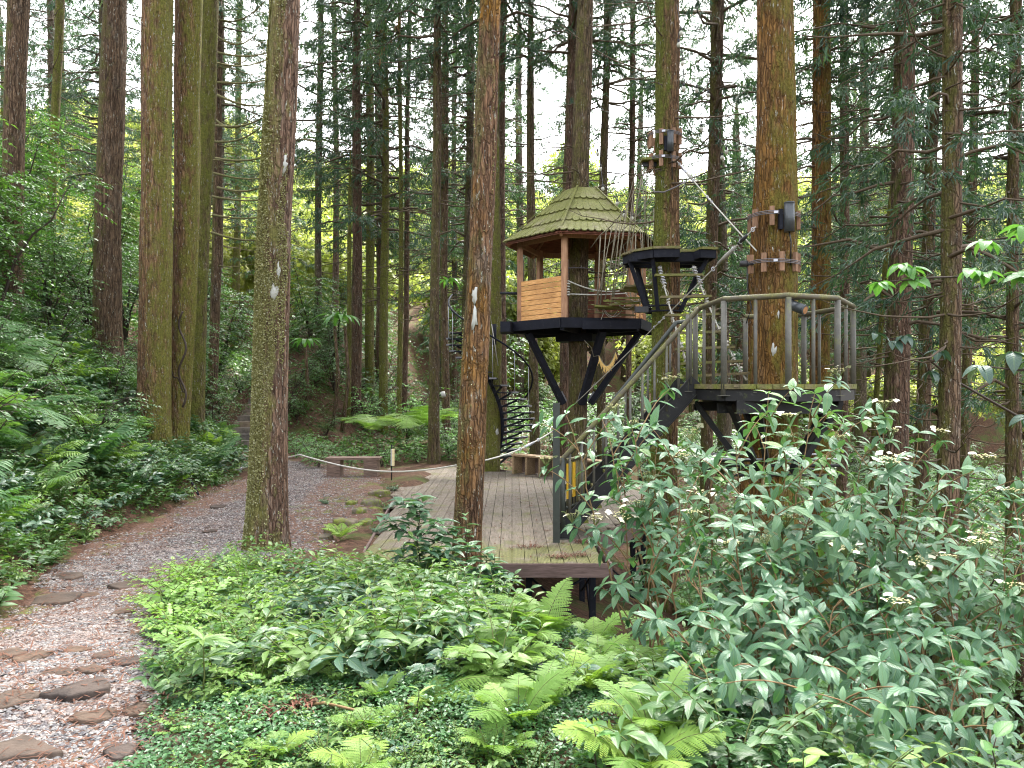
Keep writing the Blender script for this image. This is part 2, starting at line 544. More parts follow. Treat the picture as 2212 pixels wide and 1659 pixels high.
M['bright'] = leaf_mat('bright_leaves', [(0, (.13, .28, .045)), (1, (.26, .42, .06))], .42, .38, .45, vein=.3, objvar=.5)
M['broad'] = leaf_mat('broad_leaves', [(0, (.06, .17, .05)), (1, (.14, .31, .075))], .42, .36, .45, vein=.35, objvar=.6)
M['blue_leaf'] = leaf_mat('bluish_leaves', [(0, (.03, .07, .055)), (1, (.06, .11, .08))], .25, .36, .5, vein=.3, objvar=.6)
M['stem'] = plain('shrub_stem', (.19, .12, .058), .7, .25)
M['stem_green'] = plain('green_stem', (.09, .11, .03), .7, .25)
M['stem_dark'] = plain('dark_stem', (.04, .028, .02), .7, .25)
M['petal'] = plain('cream_sepal', (.58, .56, .42), .6, .2, var=.06)
M['floret'] = plain('yellow_floret', (.50, .47, .24), .7, .2, var=.3, scale=60)
M['steel'] = paint_mat('dark_blue_steel', (.010, .011, .017), 0, .7, 0, .15, wear=.08)
M['steel_moss'] = paint_mat('mossy_black_steel', (.011, .011, .012), .26, .6, 0, .3, wear=.12)
M['rail'] = paint_mat('weathered_rail_paint', (.075, .064, .042), .5, .55, 0, .35, mosscol=(.11, .105, .03), wear=.35, wearcol=(.16, .15, .15), scale=9)
M['post'] = paint_mat('weathered_post_paint', (.088, .084, .07), .34, .55, 0, .35, mosscol=(.11, .12, .035), wear=.3, wearcol=(.2, .19, .2), scale=9)
M['pole'] = paint_mat('dark_green_paint', (.03, .036, .03), .15, .5, 0, .4, wear=.1)
M['galv'] = plain('galvanised_steel', (.36, .36, .39), .4, .5, .6, .1)
M['greyplate'] = plain('grey_steel_plate', (.16, .16, .17), .5, .4, .2, .1)
M['lamp'] = paint_mat('lamp_housing', (.05, .056, .062), 0, .4, .2, .4, wear=.1)
M['lens'] = plain('amber_lens', (.30, .15, .07), .25, .5, 0, .3)
M['rope'] = plain('pale_rope', (.36, .35, .31), .9, .1, 0, .2, 80)
M['rope_old'] = plain('weathered_rope', (.22, .20, .15), .9, .1, 0, .3, 80)
M['rope_grey'] = plain('mesh_sleeve', (.26, .25, .225), .85, .15, 0, .2, 80)
M['cable'] = plain('grey_cable', (.12, .11, .115), .5, .4, .3, .1)
M['black'] = plain('black_rubber', (.018, .018, .02), .5, .4)
M['deck'] = wood_mat('deck_boards', (.10, .08, .062), (.21, .176, .14), moss=.40, grain=(8, .8, 8), groove=2 * math.pi / .016, mosscol=(.125, .125, .045), front=-2.45)
M['deck_front'] = wood_mat('deck_fascia', (.07, .045, .04), (.155, .105, .095), moss=.1, grain=(.8, 8, 8))
M['timber'] = wood_mat('house_timber', (.22, .115, .065), (.38, .22, .13), moss=0, grain=(8, 8, .8), knots=.5)
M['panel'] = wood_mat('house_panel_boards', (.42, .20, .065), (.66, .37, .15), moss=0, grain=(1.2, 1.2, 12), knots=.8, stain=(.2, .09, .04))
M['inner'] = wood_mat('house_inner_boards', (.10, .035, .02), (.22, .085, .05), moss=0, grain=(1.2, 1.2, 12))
M['shingle'] = wood_mat('roof_shingles', (.075, .068, .033), (.205, .19, .095), moss=.64, grain=(3, 3, 3), mosscol=(.125, .13, .035), stain=(.14, .105, .065))
M['mosswood'] = wood_mat('mossy_planks', (.075, .06, .035), (.19, .155, .085), moss=.55, grain=(2, 2, 8), mosscol=(.13, .14, .03))
M['bench'] = wood_mat('bench_wood', (.07, .045, .035), (.19, .13, .10), moss=.15, grain=(1, 8, 8))
M['bench_deck'] = wood_mat('deck_bench_wood', (.17, .11, .06), (.34, .24, .14), moss=.35, grain=(1, 8, 8))
M['wedge'] = wood_mat('wooden_wedges', (.14, .075, .045), (.28, .165, .10), moss=.1, grain=(8, 8, 1))
M['yellow'] = plain('yellow_paint', (.72, .43, .03), .5, .4, 0, .12)
M['cream'] = plain('cream_board', (.62, .52, .30), .6, .3, 0, .1)
M['straw'] = plain('dry_straw', (.62, .42, .15), .85, .15, 0, .3, 60)
M['white'] = plain('white_paint', (.36, .36, .33), .7, .2, 0, .05)
M['bulb'] = plain('bulb_glass', (.34, .34, .28), .15, .6, 0, .05)
M['litter'] = plain('fallen_needles', (.115, .058, .04), .9, .1, 0, .45, 9)
M['dead_spray'] = plain('dead_cedar_spray', (.13, .06, .042), .9, .1, 0, .4, 20)
M['stonestep'] = None

def stone_mat(name, a, b, moss=.3):
    m = NT(name)
    co = m.coord('Object')
    n1 = m.noise(co, 4, 7, .65)
    n2 = m.noise(co, 22, 5, .65)
    c = m.ramp(n1, [(.32, a), (.55, b), (.75, tuple(np.array(b) * 1.25))])
    oi = m.n('ObjectInfo').outputs['Random']
    c = m.mix(1.0, c, m.ramp(oi, [(0, (.75, .74, .78)), (.5, (1, .95, .9)), (1, (1.2, 1.0, .8))]), 'MULTIPLY')
    c = m.mix(m.maprange(m.math('ADD', m.noise(co, 5, 5, .7), (moss - .5) * .7), .5, .62), c, m.ramp(n2, [(.3, (.05, .07, .01)), (.7, (.16, .18, .03))]))
    return m.surf(c, .85, .25, m.bump(m.math('ADD', n1, m.math('MULTIPLY', n2, .4)), .6, .03))
M['stone'] = stone_mat('path_stone', (.026, .021, .018), (.075, .058, .047), .24)
M['stonestep'] = stone_mat('stone_step', (.07, .06, .055), (.2, .18, .16), .3)
M['moss_stone'] = stone_mat('mossy_stone', (.07, .06, .05), (.16, .14, .11), .58)

def pebble_mat():
    m = NT('gravel_chips')
    r, _, _ = m.lf()
    c = m.ramp(r, [(0, (.05, .05, .055)), (.25, (.10, .092, .095)), (.5, (.155, .15, .147)), (.75, (.225, .217, .208)), (.88, (.145, .11, .09)), (1, (.32, .315, .30))])
    n = m.noise(m.coord('Object'), 60, 3, .6)
    c = m.mix(m.math('MULTIPLY', m.maprange(m.noise(m.coord('Object'), 1.6, 4, .6), .45, .7), .45), c, (.2, .13, .10))
    return m.surf(c, .75, .3, m.bump(n, .3, .004))
M['gravel'] = pebble_mat()

def ground_mat():
    m = NT('forest_floor')
    co = m.coord('Object')
    r, _, _ = m.lf()
    n1 = m.noise(co, 1.1, 6, .65)
    n2 = m.noise(co, 14, 6, .7)
    n3 = m.noise(co, 70, 4, .7)
    c = m.ramp(n2, [(.3, (.025, .015, .01)), (.5, (.075, .042, .027)), (.7, (.15, .085, .055))])
    c = m.mix(m.maprange(n1, .5, .66), c, m.ramp(n3, [(.3, (.025, .045, .012)), (.7, (.09, .13, .03))]))
    return m.surf(c, .95, .15, m.bump(m.math('ADD', n2, m.math('MULTIPLY', n3, .6)), .8, .03))
M['ground'] = ground_mat()

def path_mat():
    m = NT('gravel_bed')
    co = m.coord('Object')
    v = m.voro(m.coord('Object', (1, 1, .2)), 38, 'Color')
    vd = m.voro(m.coord('Object', (1, 1, .2)), 38)
    sp = m.n('SeparateColor'); m.put(sp.inputs[0], v)
    c = m.ramp(sp.outputs[0], [(0, (.06, .053, .056)), (.4, (.16, .14, .14)), (.75, (.25, .22, .215)), (1, (.34, .31, .29))])
    c = m.mix(m.maprange(vd, .35, .6), c, (.05, .035, .03))
    edge, _, _ = m.lf()
    n1 = m.noise(co, 1.5, 6, .65)
    n2 = m.noise(co, 30, 5, .7)
    lit = m.ramp(n2, [(.3, (.05, .028, .02)), (.6, (.135, .078, .057)), (.75, (.21, .14, .11))])
    f = m.maprange(m.math('ADD', m.math('MULTIPLY', edge, .75), n1), .62, .86)
    c = m.mix(f, c, lit)
    ms = m.maprange(m.math('ADD', m.noise(co, 2.2, 6, .7), m.math('MULTIPLY', edge, .1)), .62, .7)
    c = m.mix(m.math('MULTIPLY', ms, .8), c, m.ramp(n2, [(.3, (.04, .06, .012)), (.7, (.14, .17, .035))]))
    h = m.math('ADD', m.math('MULTIPLY', vd, -1.0), m.math('MULTIPLY', n2, .5))
    return m.surf(c, .9, .2, m.bump(h, .7, .02))
M['path'] = path_mat()

# ------------------------------------------------------------------ terrain
XL_Y = [-3, 0, 3.2, 6, 7.5, 9.5, 13, 18, 20, 22, 27]
XL_X = [-2.6, -2.75, -3.2, -3.95, -4.6, -5.3, -5.5, -6.1, -7.2, -8.4, -8.6]
XR_Y = [-3, 0, 3.2, 5, 6, 8, 9.0, 11, 14, 16, 18, 20, 22, 27]
XR_X = [-.7, -1.0, -1.45, -2.2, -2.75, -3.15, -2.2, -2.05, -2.3, -2.6, -3.3, -5.2, -7.0, -7.2]

def xl(y): return np.interp(y, XL_Y, XL_X)
def xr(y): return np.interp(y, XR_Y, XR_X)

def gz(x, y, rough=True):
    x = np.asarray(x, float); y = np.asarray(y, float)
    z = np.interp(y, [-3, 4, 8, 10, 18, 22, 26, 34, 45], [.4, .4, .1, 0, 0, .12, .3, .2, -1.0])
    d = xl(y) - x
    dd = np.maximum(d - .12, 0)
    z = z + .16 * sstep(0, .5, d) + np.where(dd < 8, .72 * dd, .72 * 8 + .35 * (dd - 8)) * (1 - .6 * sstep(30, 50, y))
    st = np.clip(y - 22, 0, 9)
    z = z + .47 * st * sstep(-4, -7, x) * sstep(-9.8, -8.4, x) 
    x0 = np.interp(y, [2, 5, 8.3, 18, 22, 26, 60], [1.6, .2, -1.8, -2.0, -.3, 2, 2])
    s = np.interp(y, [2, 5, 8.3, 14, 20, 30], [.22, .34, .46, .44, .34, .22])
    f = np.maximum(x - x0, 0)
    z = z - 4.8 * (1 - np.exp(-s * f / 4.8)) * (1 - sstep(45, 75, y))
    z = z + sstep(38, 100, y) * 19
    dig = (np.abs(x + 7.95) < .75) & (y > 21.7) & (y < 26.8)
    z = np.where(dig, z - .22, z)
    if rough:
        on = sstep(-.3, .5, np.maximum(d, x - xr(y))) * np.where(dig, 0, 1)
        z = z + on * (.05 * vnoise(x * 1.7, y * 1.7) + .10 * vnoise(x * .5, y * .5)) + sstep(30, 60, y) * vnoise(x * .09, y * .09) * 3.5
    return z

def gzf(x, y): return float(gz(x, y))

gx = np.concatenate([np.linspace(-95, -14, 40), np.linspace(-13.7, 9, 150), np.linspace(9.5, 95, 44)])
gy = np.concatenate([np.linspace(-6, 1, 16), np.linspace(1.1, 26, 190), np.linspace(26.6, 170, 80)])
X, Y = np.meshgrid(gx, gy)
Z = gz(X, Y)
inpath = (X > xl(Y) + .1) & (X < xr(Y) - .1) & (Y < 21.5)
Z = np.where(inpath, Z - .04, Z)
nx, ny = len(gx), len(gy)
i = np.arange(ny - 1)[:, None] * nx; j = np.arange(nx - 1)[None]
q = np.stack([i + j, i + j + 1, i + nx + j + 1, i + nx + j], -1).reshape(-1, 4)
V = np.stack([X, Y, Z], -1).reshape(-1, 3)
o = obj('ground', mesh_from('ground', V, [q], np.tile([.5, .5, 0, 1.], (len(V), 1)), [M['ground']]))
tag(o, kind='structure')

# gravel path: a sheet a little above the ground, feathering into it at both edges
py = np.linspace(-1.5, 22.3, 240); pt = np.linspace(0, 1, 44)
T, Y = np.meshgrid(pt, py)
wob = .16 * vnoise(Y * 1.3, 3.0) + .08 * vnoise(Y * 4.0, 9.0)
X = lerp(xl(Y) - .05 + wob, xr(Y) + .1 - wob * .8, T)
e = np.minimum(T, 1 - T) * (xr(Y) - xl(Y))
Z = gz(X, Y, False) + .014 + .02 * vnoise(X * 2.5, Y * 2.5) + .012 * vnoise(X * 8, Y * 8) - .12 * (1 - sstep(0, .22, e))
edge = 1 - sstep(.1, 1.05, e + .25 * vnoise(X * 1.5, Y * 1.5))
edge = np.maximum(edge, sstep(9, 11, Y) * sstep(.5, .72, T))
A = np.zeros((T.size, 4)); A[:, 0] = edge.ravel(); A[:, 3] = 1
i = np.arange(len(py) - 1)[:, None] * 44; j = np.arange(43)[None]
q = np.stack([i + j, i + j + 1, i + 45 + j, i + 44 + j], -1).reshape(-1, 4)
path = obj('gravel_path', mesh_from('gravel_path', np.stack([X, Y, Z], -1).reshape(-1, 3), [q], A, [M['path']]))
tag(path, kind='structure'); ORG[path.name] = np.zeros(3)

def path_z(x, y): return gz(x, y, False) + .014 + .02 * vnoise(np.asarray(x) * 2.5, np.asarray(y) * 2.5) + .012 * vnoise(np.asarray(x) * 8, np.asarray(y) * 8)

# loose gravel
OCT = (np.array([(1, 0, 0), (-1, .1, 0), (.1, .8, .05), (0, -.75, 0), (.1, 0, .42), (0, .1, -.4)], float),
       [np.array([(0, 2, 4), (2, 1, 4), (1, 3, 4), (3, 0, 4), (2, 0, 5), (1, 2, 5), (3, 1, 5), (0, 3, 5)])], np.full((6, 2), .5))
HEX = (np.array([(1, .1, -.1), (.45, .85, 0), (-.5, .7, -.1), (-1, -.1, 0), (-.4, -.8, -.1), (.55, -.75, 0), (.35, .1, .4), (-.35, .05, .36)], float),
       [np.array([(0, 1, 6), (1, 2, 7), (2, 3, 7), (3, 4, 7), (4, 5, 6), (5, 0, 6), (1, 7, 6), (4, 6, 7)])], np.full((8, 2), .5))
def strew(n, y0, y1, smin, smax, power=1.0):
    y = y0 + (y1 - y0) * RNG.random(n) ** power
    t = RNG.random(n)
    x = lerp(xl(y) + .05, xr(y) - .05, t)
    e = np.minimum(x - xl(y), xr(y) - x)
    keep = (RNG.random(n) < np.clip(.12 + e * 1.3 + .6 * vnoise(x * 1.4, y * 1.4), 0, 1))
    x, y = x[keep], y[keep]
    k = len(x)
    s = smin + (smax - smin) * RNG.random(k) ** 2
    a = RNG.random(k) * 6.283
    d = np.stack([np.cos(a), np.sin(a), RNG.normal(0, .22, k)], -1)
    up = np.stack([RNG.normal(0, .3, k), RNG.normal(0, .3, k), np.ones(k)], -1)
    return np.stack([x, y, path_z(x, y) + s * .12], -1), frames(d, up), np.stack([s * RNG.uniform(.6, 1, k), s * RNG.uniform(.8, 1.3, k), s * RNG.uniform(.6, 1.1, k)], -1), RNG.random(k)
mb = MB()
for args in ((40000, 2.2, 5.2, .006, .019), (30000, 4.8, 9.0, .008, .021, 1.2), (18000, 8.5, 19, .012, .026, 1.3)):
    p, R, s, r = strew(*args)
    h = len(p) // 2
    mb.inst(OCT, p[:h], R[:h], s[:h], r[:h], smooth=False)
    mb.inst(HEX, p[h:], R[h:], s[h:], r[h:], smooth=False)
tag(mb.build('gravel_chips', M['gravel'], path), kind='stuff')

# fallen cedar needles and twigs along the path edges
STRIP = (np.array([(-.5, 0, 0), (.5, 0, 0), (-.45, .5, .10), (.45, .5, .10), (-.1, 1, .02), (.1, 1, .02)], float),
         [np.array([(0, 1, 3, 2), (2, 3, 5, 4)])], np.array([(0, 0), (1, 0), (0, .5), (1, .5), (0, 1), (1, 1)], float))
n = 12000
y = 2.3 + 17 * RNG.random(n) ** 1.3
t = RNG.beta(.5, .6, n)
x = lerp(xl(y) - .25, xr(y) + .3, t) + RNG.normal(0, .1, n)
a = RNG.random(n) * 6.283
L = RNG.uniform(.03, .12, n)
keep = (x < np.where((y > 8.2), -1.95, xr(y) + .12))
x, y, a, L = x[keep], y[keep], a[keep], L[keep]; n = len(x)
mb = MB()
zz = np.maximum(path_z(x, y), gz(x, y)) + .012
mb.inst(STRIP, np.stack([x, y, zz], -1), frames(np.stack([np.cos(a), np.sin(a), RNG.normal(0, .15, n)], -1), (0, 0, 1)),
        np.stack([RNG.uniform(.003, .009, n), L, L], -1), RNG.random(n))
litter = mb.build('fallen_needles', M['litter'], path); tag(litter, kind='stuff')

# flat stones set in the path (positions on the ground)
def ground_pt(u, v, y0=6.0):
    y = y0
    for _ in range(25):
        p = P(u, v, y)
        g = float(gz(p[0], y, False))
        y = lerp(y, (EYE - g) * F / (v - 829.5), .7)
    return P(u, v, y)
def rock(name, c, sx, sy, sz, rz, seed, mat, parent, flat=.75):
    rs = np.random.default_rng(seed)
    nth = 26
    rings = ((1.02, -.8), (1.0, .35), (.975, .68), (.93, .82), (.72, .9), (.45, .95), (.18, .97))
    nph = len(rings)
    V = []
    ph0 = rs.random() * 6
    nc = rs.integers(4, 7)
    pa = np.sort((np.arange(nc) + rs.uniform(-.28, .28, nc)) / nc * 6.283); pr = rs.uniform(.85, 1.3, nc)
    px_, py_ = pr * np.cos(pa), pr * np.sin(pa)
    def edge_r(th):
        c_, s_ = math.cos(th), math.sin(th)
        best = 1.0
        for q_ in range(nc):
            x0, y0, x1, y1 = px_[q_], py_[q_], px_[(q_ + 1) % nc], py_[(q_ + 1) % nc]
            dx, dy = x1 - x0, y1 - y0
            den = c_ * dy - s_ * dx
            if abs(den) < 1e-9: continue
            t = (x0 * dy - y0 * dx) / den; u_ = (x0 * s_ - y0 * c_) / den
            if t > 0 and -.001 <= u_ <= 1.001: best = t
        return best
    for rr, zz in rings:
        for a_ in range(nth):
            th = a_ / nth * 6.283
            k = edge_r(th) * (1 + .035 * math.sin(7 * th + ph0))
            x_, y_ = rr * k * math.cos(th), rr * k * math.sin(th)
            V.append((x_, y_, zz + (.22 * float(vnoise(x_ * 1.8 + seed, y_ * 1.8)) + .12 * float(vnoise(x_ * 4.5 + seed, y_ * 4.5)) if zz > 0 else 0)))
    V = np.array(V) * (sx, sy, sz)
    ca, sa = math.cos(rz), math.sin(rz)
    V = np.stack([V[:, 0] * ca - V[:, 1] * sa, V[:, 0] * sa + V[:, 1] * ca, V[:, 2]], -1) + c
    i = np.arange(nph - 1)[:, None] * nth; j = np.arange(nth)[None]
    q = np.stack([i + j, i + (j + 1) % nth, i + nth + (j + 1) % nth, i + nth + j], -1).reshape(-1, 4)
    mb = MB(); mb.add(V, [q, np.array([list(range((nph - 1) * nth, nph * nth))])], smooth=True)
    return mb.build(name, mat, parent)
STONES = [(165, 1500, 66, 24), (30, 1520, 50, 32), (195, 1555, 52, 18), (50, 1628, 105, 30), (335, 1578, 45, 17), (300, 1540, 34, 15), (275, 1438, 34, 12),
          (222, 1432, 26, 16), (120, 1300, 48, 17), (185, 1290, 32, 14), (265, 1330, 24, 13), (145, 1250, 36, 12), (285, 1268, 40, 10), (70, 1430, 36, 15),
          (125, 1465, 40, 11), (20, 1420, 40, 16), (165, 1408, 32, 9), (330, 1375, 30, 12), (375, 1610, 34, 16), (260, 1640, 40, 18), (200, 1460, 30, 10),
          (470, 1095, 20, 5), (455, 1148, 16, 5)]
for k, (u, v, w, h) in enumerate(STONES):
    p = ground_pt(u, v)
    dist = p[1]
    sx = w * dist / F
    g = (EYE - p[2]) / dist
    sy = min(h * dist / F / g, sx * 1.1)
    p[2] = float(path_z(p[0], p[1]))
    rock('stone', p + (0, 0, .002), sx, sy, .018 + .006 * random.random(), RNG.normal(0, .25), 100 + k, M['stone'], path)
# needles drifted over the stones
n = 700
k = RNG.integers(0, len(STONES), n)
pts_ = np.array([ground_pt(STONES[q_][0], STONES[q_][1]) for q_ in range(len(STONES))])
x = pts_[k, 0] + RNG.normal(0, .09, n); y = pts_[k, 1] + RNG.normal(0, .09, n); a = RNG.random(n) * 6.283; L = RNG.uniform(.03, .10, n)
mb = MB(); mb.inst(STRIP, np.stack([x, y, path_z(x, y) + .026], -1), frames(np.stack([np.cos(a), np.sin(a), 0 * a], -1), (0, 0, 1)), np.stack([RNG.uniform(.003, .007, n), L, L * .3], -1), RNG.random(n))
tag(mb.build('stone_litter', M['litter'], path), kind='stuff')
# mossy stones lining the deck side of the path
for k, (u, v, w) in enumerate([(800, 1090, 22), (775, 1110, 24), (820, 1070, 22), (745, 1135, 30), (720, 1150, 26), (790, 1130, 20), (700, 1165, 18), (812, 1100, 16), (760, 1090, 14)]):
    p = ground_pt(u, v, 11); p[2] = float(gz(p[0], p[1]))
    s = w * p[1] / F
    rock('stone', p, s, s * .8, s * .55, random.random() * 3, 300 + k, M['moss_stone'], path)

# ------------------------------------------------------------------ the stone steps climbing the far bank
root = thing('stone_steps', 'narrow flight of dark stone steps climbing the wooded bank behind the mossy trunk', 'steps', (-7.75, 21.9, 0))
for k in range(13):
    y = 21.9 + .36 * k; z = .16 + .165 * k
    mb = MB(); mb.box((-7.75 - .03 * k + RNG.normal(0, .02), y + .2, z - .1), (1.05 + RNG.normal(0, .04), .46, .26), frames(np.array([[RNG.normal(0, .02), 1, 0]]), (0, 0, 1))[0])
    mb.build('step', M['stonestep'], root)

# ------------------------------------------------------------------ trees
def trunk_mb(H, sx, sy, rfun, sides, dz, amp, flare, seed, start=-.5, lob=5):
    rs = np.random.default_rng(seed)
    n = int((H - start) / dz) + 2
    z = np.linspace(start, H, n)
    th = np.linspace(0, 2 * np.pi, sides, endpoint=False)
    Zg, Tg = np.meshgrid(z, th, indexing='ij')
    r = rfun(Zg)
    ph = rs.random() * 6.28
    fl = flare * np.exp(-np.maximum(Zg, 0) / .42) * (.7 + .3 * np.cos(lob * Tg + ph) + .15 * np.cos(3 * Tg + 2 * ph))
    c, s_ = np.cos(Tg), np.sin(Tg)
    rough = vnoise(c * r * 9 + seed, s_ * r * 9, Zg * .8) * .55 + vnoise(c * r * 26, s_ * r * 26 + seed, Zg * 1.6) * .45
    lump = vnoise(c * 1.1 + seed * 3, s_ * 1.1, Zg * .55)
    r = r * (1 + fl + .085 * lump + .03 * np.cos(7 * Tg + ph * 3 + .25 * Zg) * vnoise(c + 5, s_, Zg * .35)) + amp * rough
    wx = .035 * np.sin(Zg * .42 + ph) - .035 * math.sin(ph)
    V = np.stack([r * c + sx * Zg + wx, r * s_ + sy * Zg + .6 * wx, Zg], -1).reshape(-1, 3)
    i = np.arange(n - 1)[:, None] * sides; j = np.arange(sides)[None]
    q = np.stack([i + j, i + (j + 1) % sides, i + sides + (j + 1) % sides, i + sides + j], -1).reshape(-1, 4)
    mb = MB(); mb.add(V, q, smooth=True)
    def surf(z, th, r0):
        c, s_ = np.cos(th), np.sin(th)
        fl = flare * np.exp(-np.maximum(z, 0) / .42) * (.7 + .3 * np.cos(lob * th + ph) + .15 * np.cos(3 * th + 2 * ph))
        r = r0 * (1 + fl + .03 * np.cos(7 * th + ph * 3 + .25 * z) * vnoise(c + 5, s_, z * .35) + .085 * vnoise(c * 1.1 + seed * 3, s_ * 1.1, z * .55)) + amp * .4
        w = .035 * np.sin(z * .42 + ph) - .035 * math.sin(ph)
        return np.stack([r * c + sx * z + w, r * s_ + sy * z + .6 * w, z], -1)
    mb.surf = surf
    return mb

SURF = {}
CORD = (np.array([(0, 0, 0), (-.5, .45, .06), (0, 1, -.12), (.5, .45, .06)], float), [np.array([(0, 3, 2, 1)])], np.array([(.5, 0), (0, .5), (.5, 1), (1, .5)], float))

def crown_data(seed, L, R, nb, dens=5, cords=16, droop=.55, low=1.0, dead=.05, cl=(.10, .24), cw=.026):
    rs = np.random.default_rng(seed)
    mb = MB()
    az = rs.random() * 6
    Pp, D, S, W = [], [], [], []
    for k in range(nb):
        f = (k + rs.random()) / nb
        z0 = L * f
        az += 2.399 + rs.normal(0, .35)
        ln = R * (low if f < .12 else 1) * (1.02 - .82 * f ** 1.25) * rs.uniform(.55, 1.15)
        el = rs.uniform(.05, .45)
        d = np.array((math.cos(az), math.sin(az), 0))
        t = np.linspace(0, 1, 6)
        pts = np.outer(t * ln, d) + np.stack([0 * t, 0 * t, z0 + ln * (el * t - droop * t ** 2 * .9 + .25 * t ** 4)], -1)
        pts[1:-1] += rs.normal(0, .03 * ln, (4, 3))
        mb.tube(pts, np.linspace(.012 + .012 * ln, .005, 6), 4, 1, False)
        m = max(2, int(dens * ln))
        ss = .22 + .8 * rs.random(m) ** .8
        side = np.array((-d[1], d[0], 0))
        for s_ in ss:
            i_ = min(4, int(s_ * 5)); fr = min(s_ * 5 - i_, 1.2)
            b = pts[i_] * (1 - fr) + pts[i_ + 1] * fr
            bd = norm(d * rs.uniform(.2, 1) + side * rs.normal(0, .8) + np.array((0, 0, rs.normal(-.25, .25))))
            bl = rs.uniform(.25, .55)
            k2 = int(cords * rs.uniform(.7, 1.3))
            u_ = rs.random(k2) ** .8
            c = b + np.outer(u_ * bl, bd) + np.stack([0 * u_, 0 * u_, -.22 * u_ ** 2 * bl], -1) + rs.normal(0, .022, (k2, 3))
            dd = norm(bd * .75 + rs.normal(0, .48, (k2, 3)) + np.array((0, 0, -.45)) )
            Pp.append(c); D.append(dd); S.append(rs.uniform(cl[0], cl[1], k2))
            isd = rs.random() < dead
            W.append(np.full(k2, 1.0 if isd else 0.0) + (0 if isd else 1) * np.clip(rs.normal(.45, .2) + rs.normal(0, .12, k2), 0, .9))
    Pp, D, S, W = map(np.concatenate, (Pp, D, S, W))
    mb.inst(CORD, Pp, frames(D, norm(rs.normal(0, .5, (len(D), 3)) + (0, 0, .6))), np.stack([np.full(len(S), cw), S, S], -1), W, 0, True)
    return mb.data('cedar_crown', [M['needle'], M['twig']])

CROWNS = [crown_data(21 + k, 13 + k % 3, (2.3, 2.7, 2.0, 2.5, 3.0, 2.2)[k], 84, 7.0, 19, (.5, .6, .4, .7, .55, .5)[k]) for k in range(6)]
HIGH = [crown_data(61 + k, 12, 2.4, 46, 3.2, 11, .5) for k in range(2)]
LOWS = [crown_data(81 + k, 7, 2.1, 30, 6.6, 20, .75, dead=.10) for k in range(3)]     # hanging lower boughs only
REDS = crown_data(91, 4.5, 1.7, 22, 5, 16, .5, dead=.45)

def dead_data(seed, n, z1, lmin, lmax, mat, up=.5):
    rs = np.random.default_rng(seed)
    mb = MB()
    for k in range(n):
        z0 = z1 * rs.random(); az = rs.random() * 6.283
        ln = rs.uniform(lmin, lmax)
        d = np.array((math.cos(az), math.sin(az), 0)); sd_ = np.array((-d[1], d[0], 0)) * rs.normal(0, .15)
        t = np.linspace(0, 1, 7)
        sag = rs.uniform(-.2, up)
        pts = np.outer(t * ln, d) + np.outer(t ** 2 * ln, sd_) + np.stack([0 * t, 0 * t, z0 + ln * (-.18 * t + sag * t ** 2)], -1)
        pts[1:] += rs.normal(0, .012 * ln, (6, 3))
        mb.tube(pts, np.linspace(.007 + .006 * ln, .003, 7), 4, 0, False)
        for _ in range(rs.integers(0, 4)):
            i_ = rs.integers(2, 6)
            e = norm(d + rs.normal(0, .6, 3)) * rs.uniform(.15, .4) * ln
            q_ = np.array([pts[i_], pts[i_] + e * .5 + (0, 0, .02), pts[i_] + e])
            mb.tube(q_, [.006, .004, .002], 3, 0, False)
    return mb.data('dead_branches', [mat])
DEADS = [dead_data(31 + k, 34, 9, .7, 2.1, M['twig']) for k in range(3)] + [dead_data(41, 40, 9, 1.0, 2.6, M['twig_moss'], .6)]

def flip(o, z, ax):
    return (ax[0] * z, ax[1] * z, z)

def cedar(label, u0, vb, yb, wb, ut, wt, bark, crown=None, cz=9.0, cs=1.0, H=None, dead=None, dz0=1.5, sides=12, dz=.4, amp=.012, flare=.3, low=None, lz=5.0, ls=1.0, group=None, name='cedar_tree', cat='tree', gnd=None):
    pb = P(u0, vb, yb); ptop = P(ut, 0, yb)
    sx = (ptop[0] - pb[0]) / (ptop[2] - pb[2])
    rb, rt = wb / 2 * yb / F, wt / 2 * yb / F
    g = gzf(pb[0], yb) if gnd is None else gnd
    x0 = pb[0] + sx * (g - pb[2])
    base = np.array((x0, yb, g))
    hz = pb[2] - g
    sl = (rt - rb) / (ptop[2] - pb[2])
    if H is None: H = cz + 13 * cs
    rf = lambda z: np.maximum(rb + sl * (z - hz), .035) * np.clip((H + .5 - z) / 2.5, .15, 1)
    root = thing(name, label, cat, base, group)
    seed = int(abs(u0) * 7 + yb * 13) % 997
    mb = trunk_mb(H, sx, 0.0, rf, sides, dz, amp, flare, seed)
    mb.V = [v + base for v in mb.V]
    mb.build('trunk', M[bark], root); SURF[root.name] = mb.surf
    rz = RNG.random() * 6.28
    if crown is not None:
        c = obj('crown', crown, root, mat=Matrix.Translation((sx * cz, 0, cz)) @ Matrix.Rotation(rz, 4, 'Z') @ Matrix.Scale(cs, 4))
        tag(c, kind='stuff')
    if low is not None:
        c = obj('lower_boughs', low, root, mat=Matrix.Translation((sx * lz, 0, lz)) @ Matrix.Rotation(rz + 1, 4, 'Z') @ Matrix.Scale(ls, 4))
        tag(c, kind='stuff')
    if dead is not None:
        c = obj('dead_branches', dead, root, mat=Matrix.Translation((sx * dz0, 0, dz0)) @ Matrix.Rotation(rz * 2, 4, 'Z'))
        tag(c, kind='stuff')
    root['_rb'] = rb
    return root, base, sx, rf

def drop_tmp():
    for o in COL.objects:
        if '_rb' in o: del o['_rb']

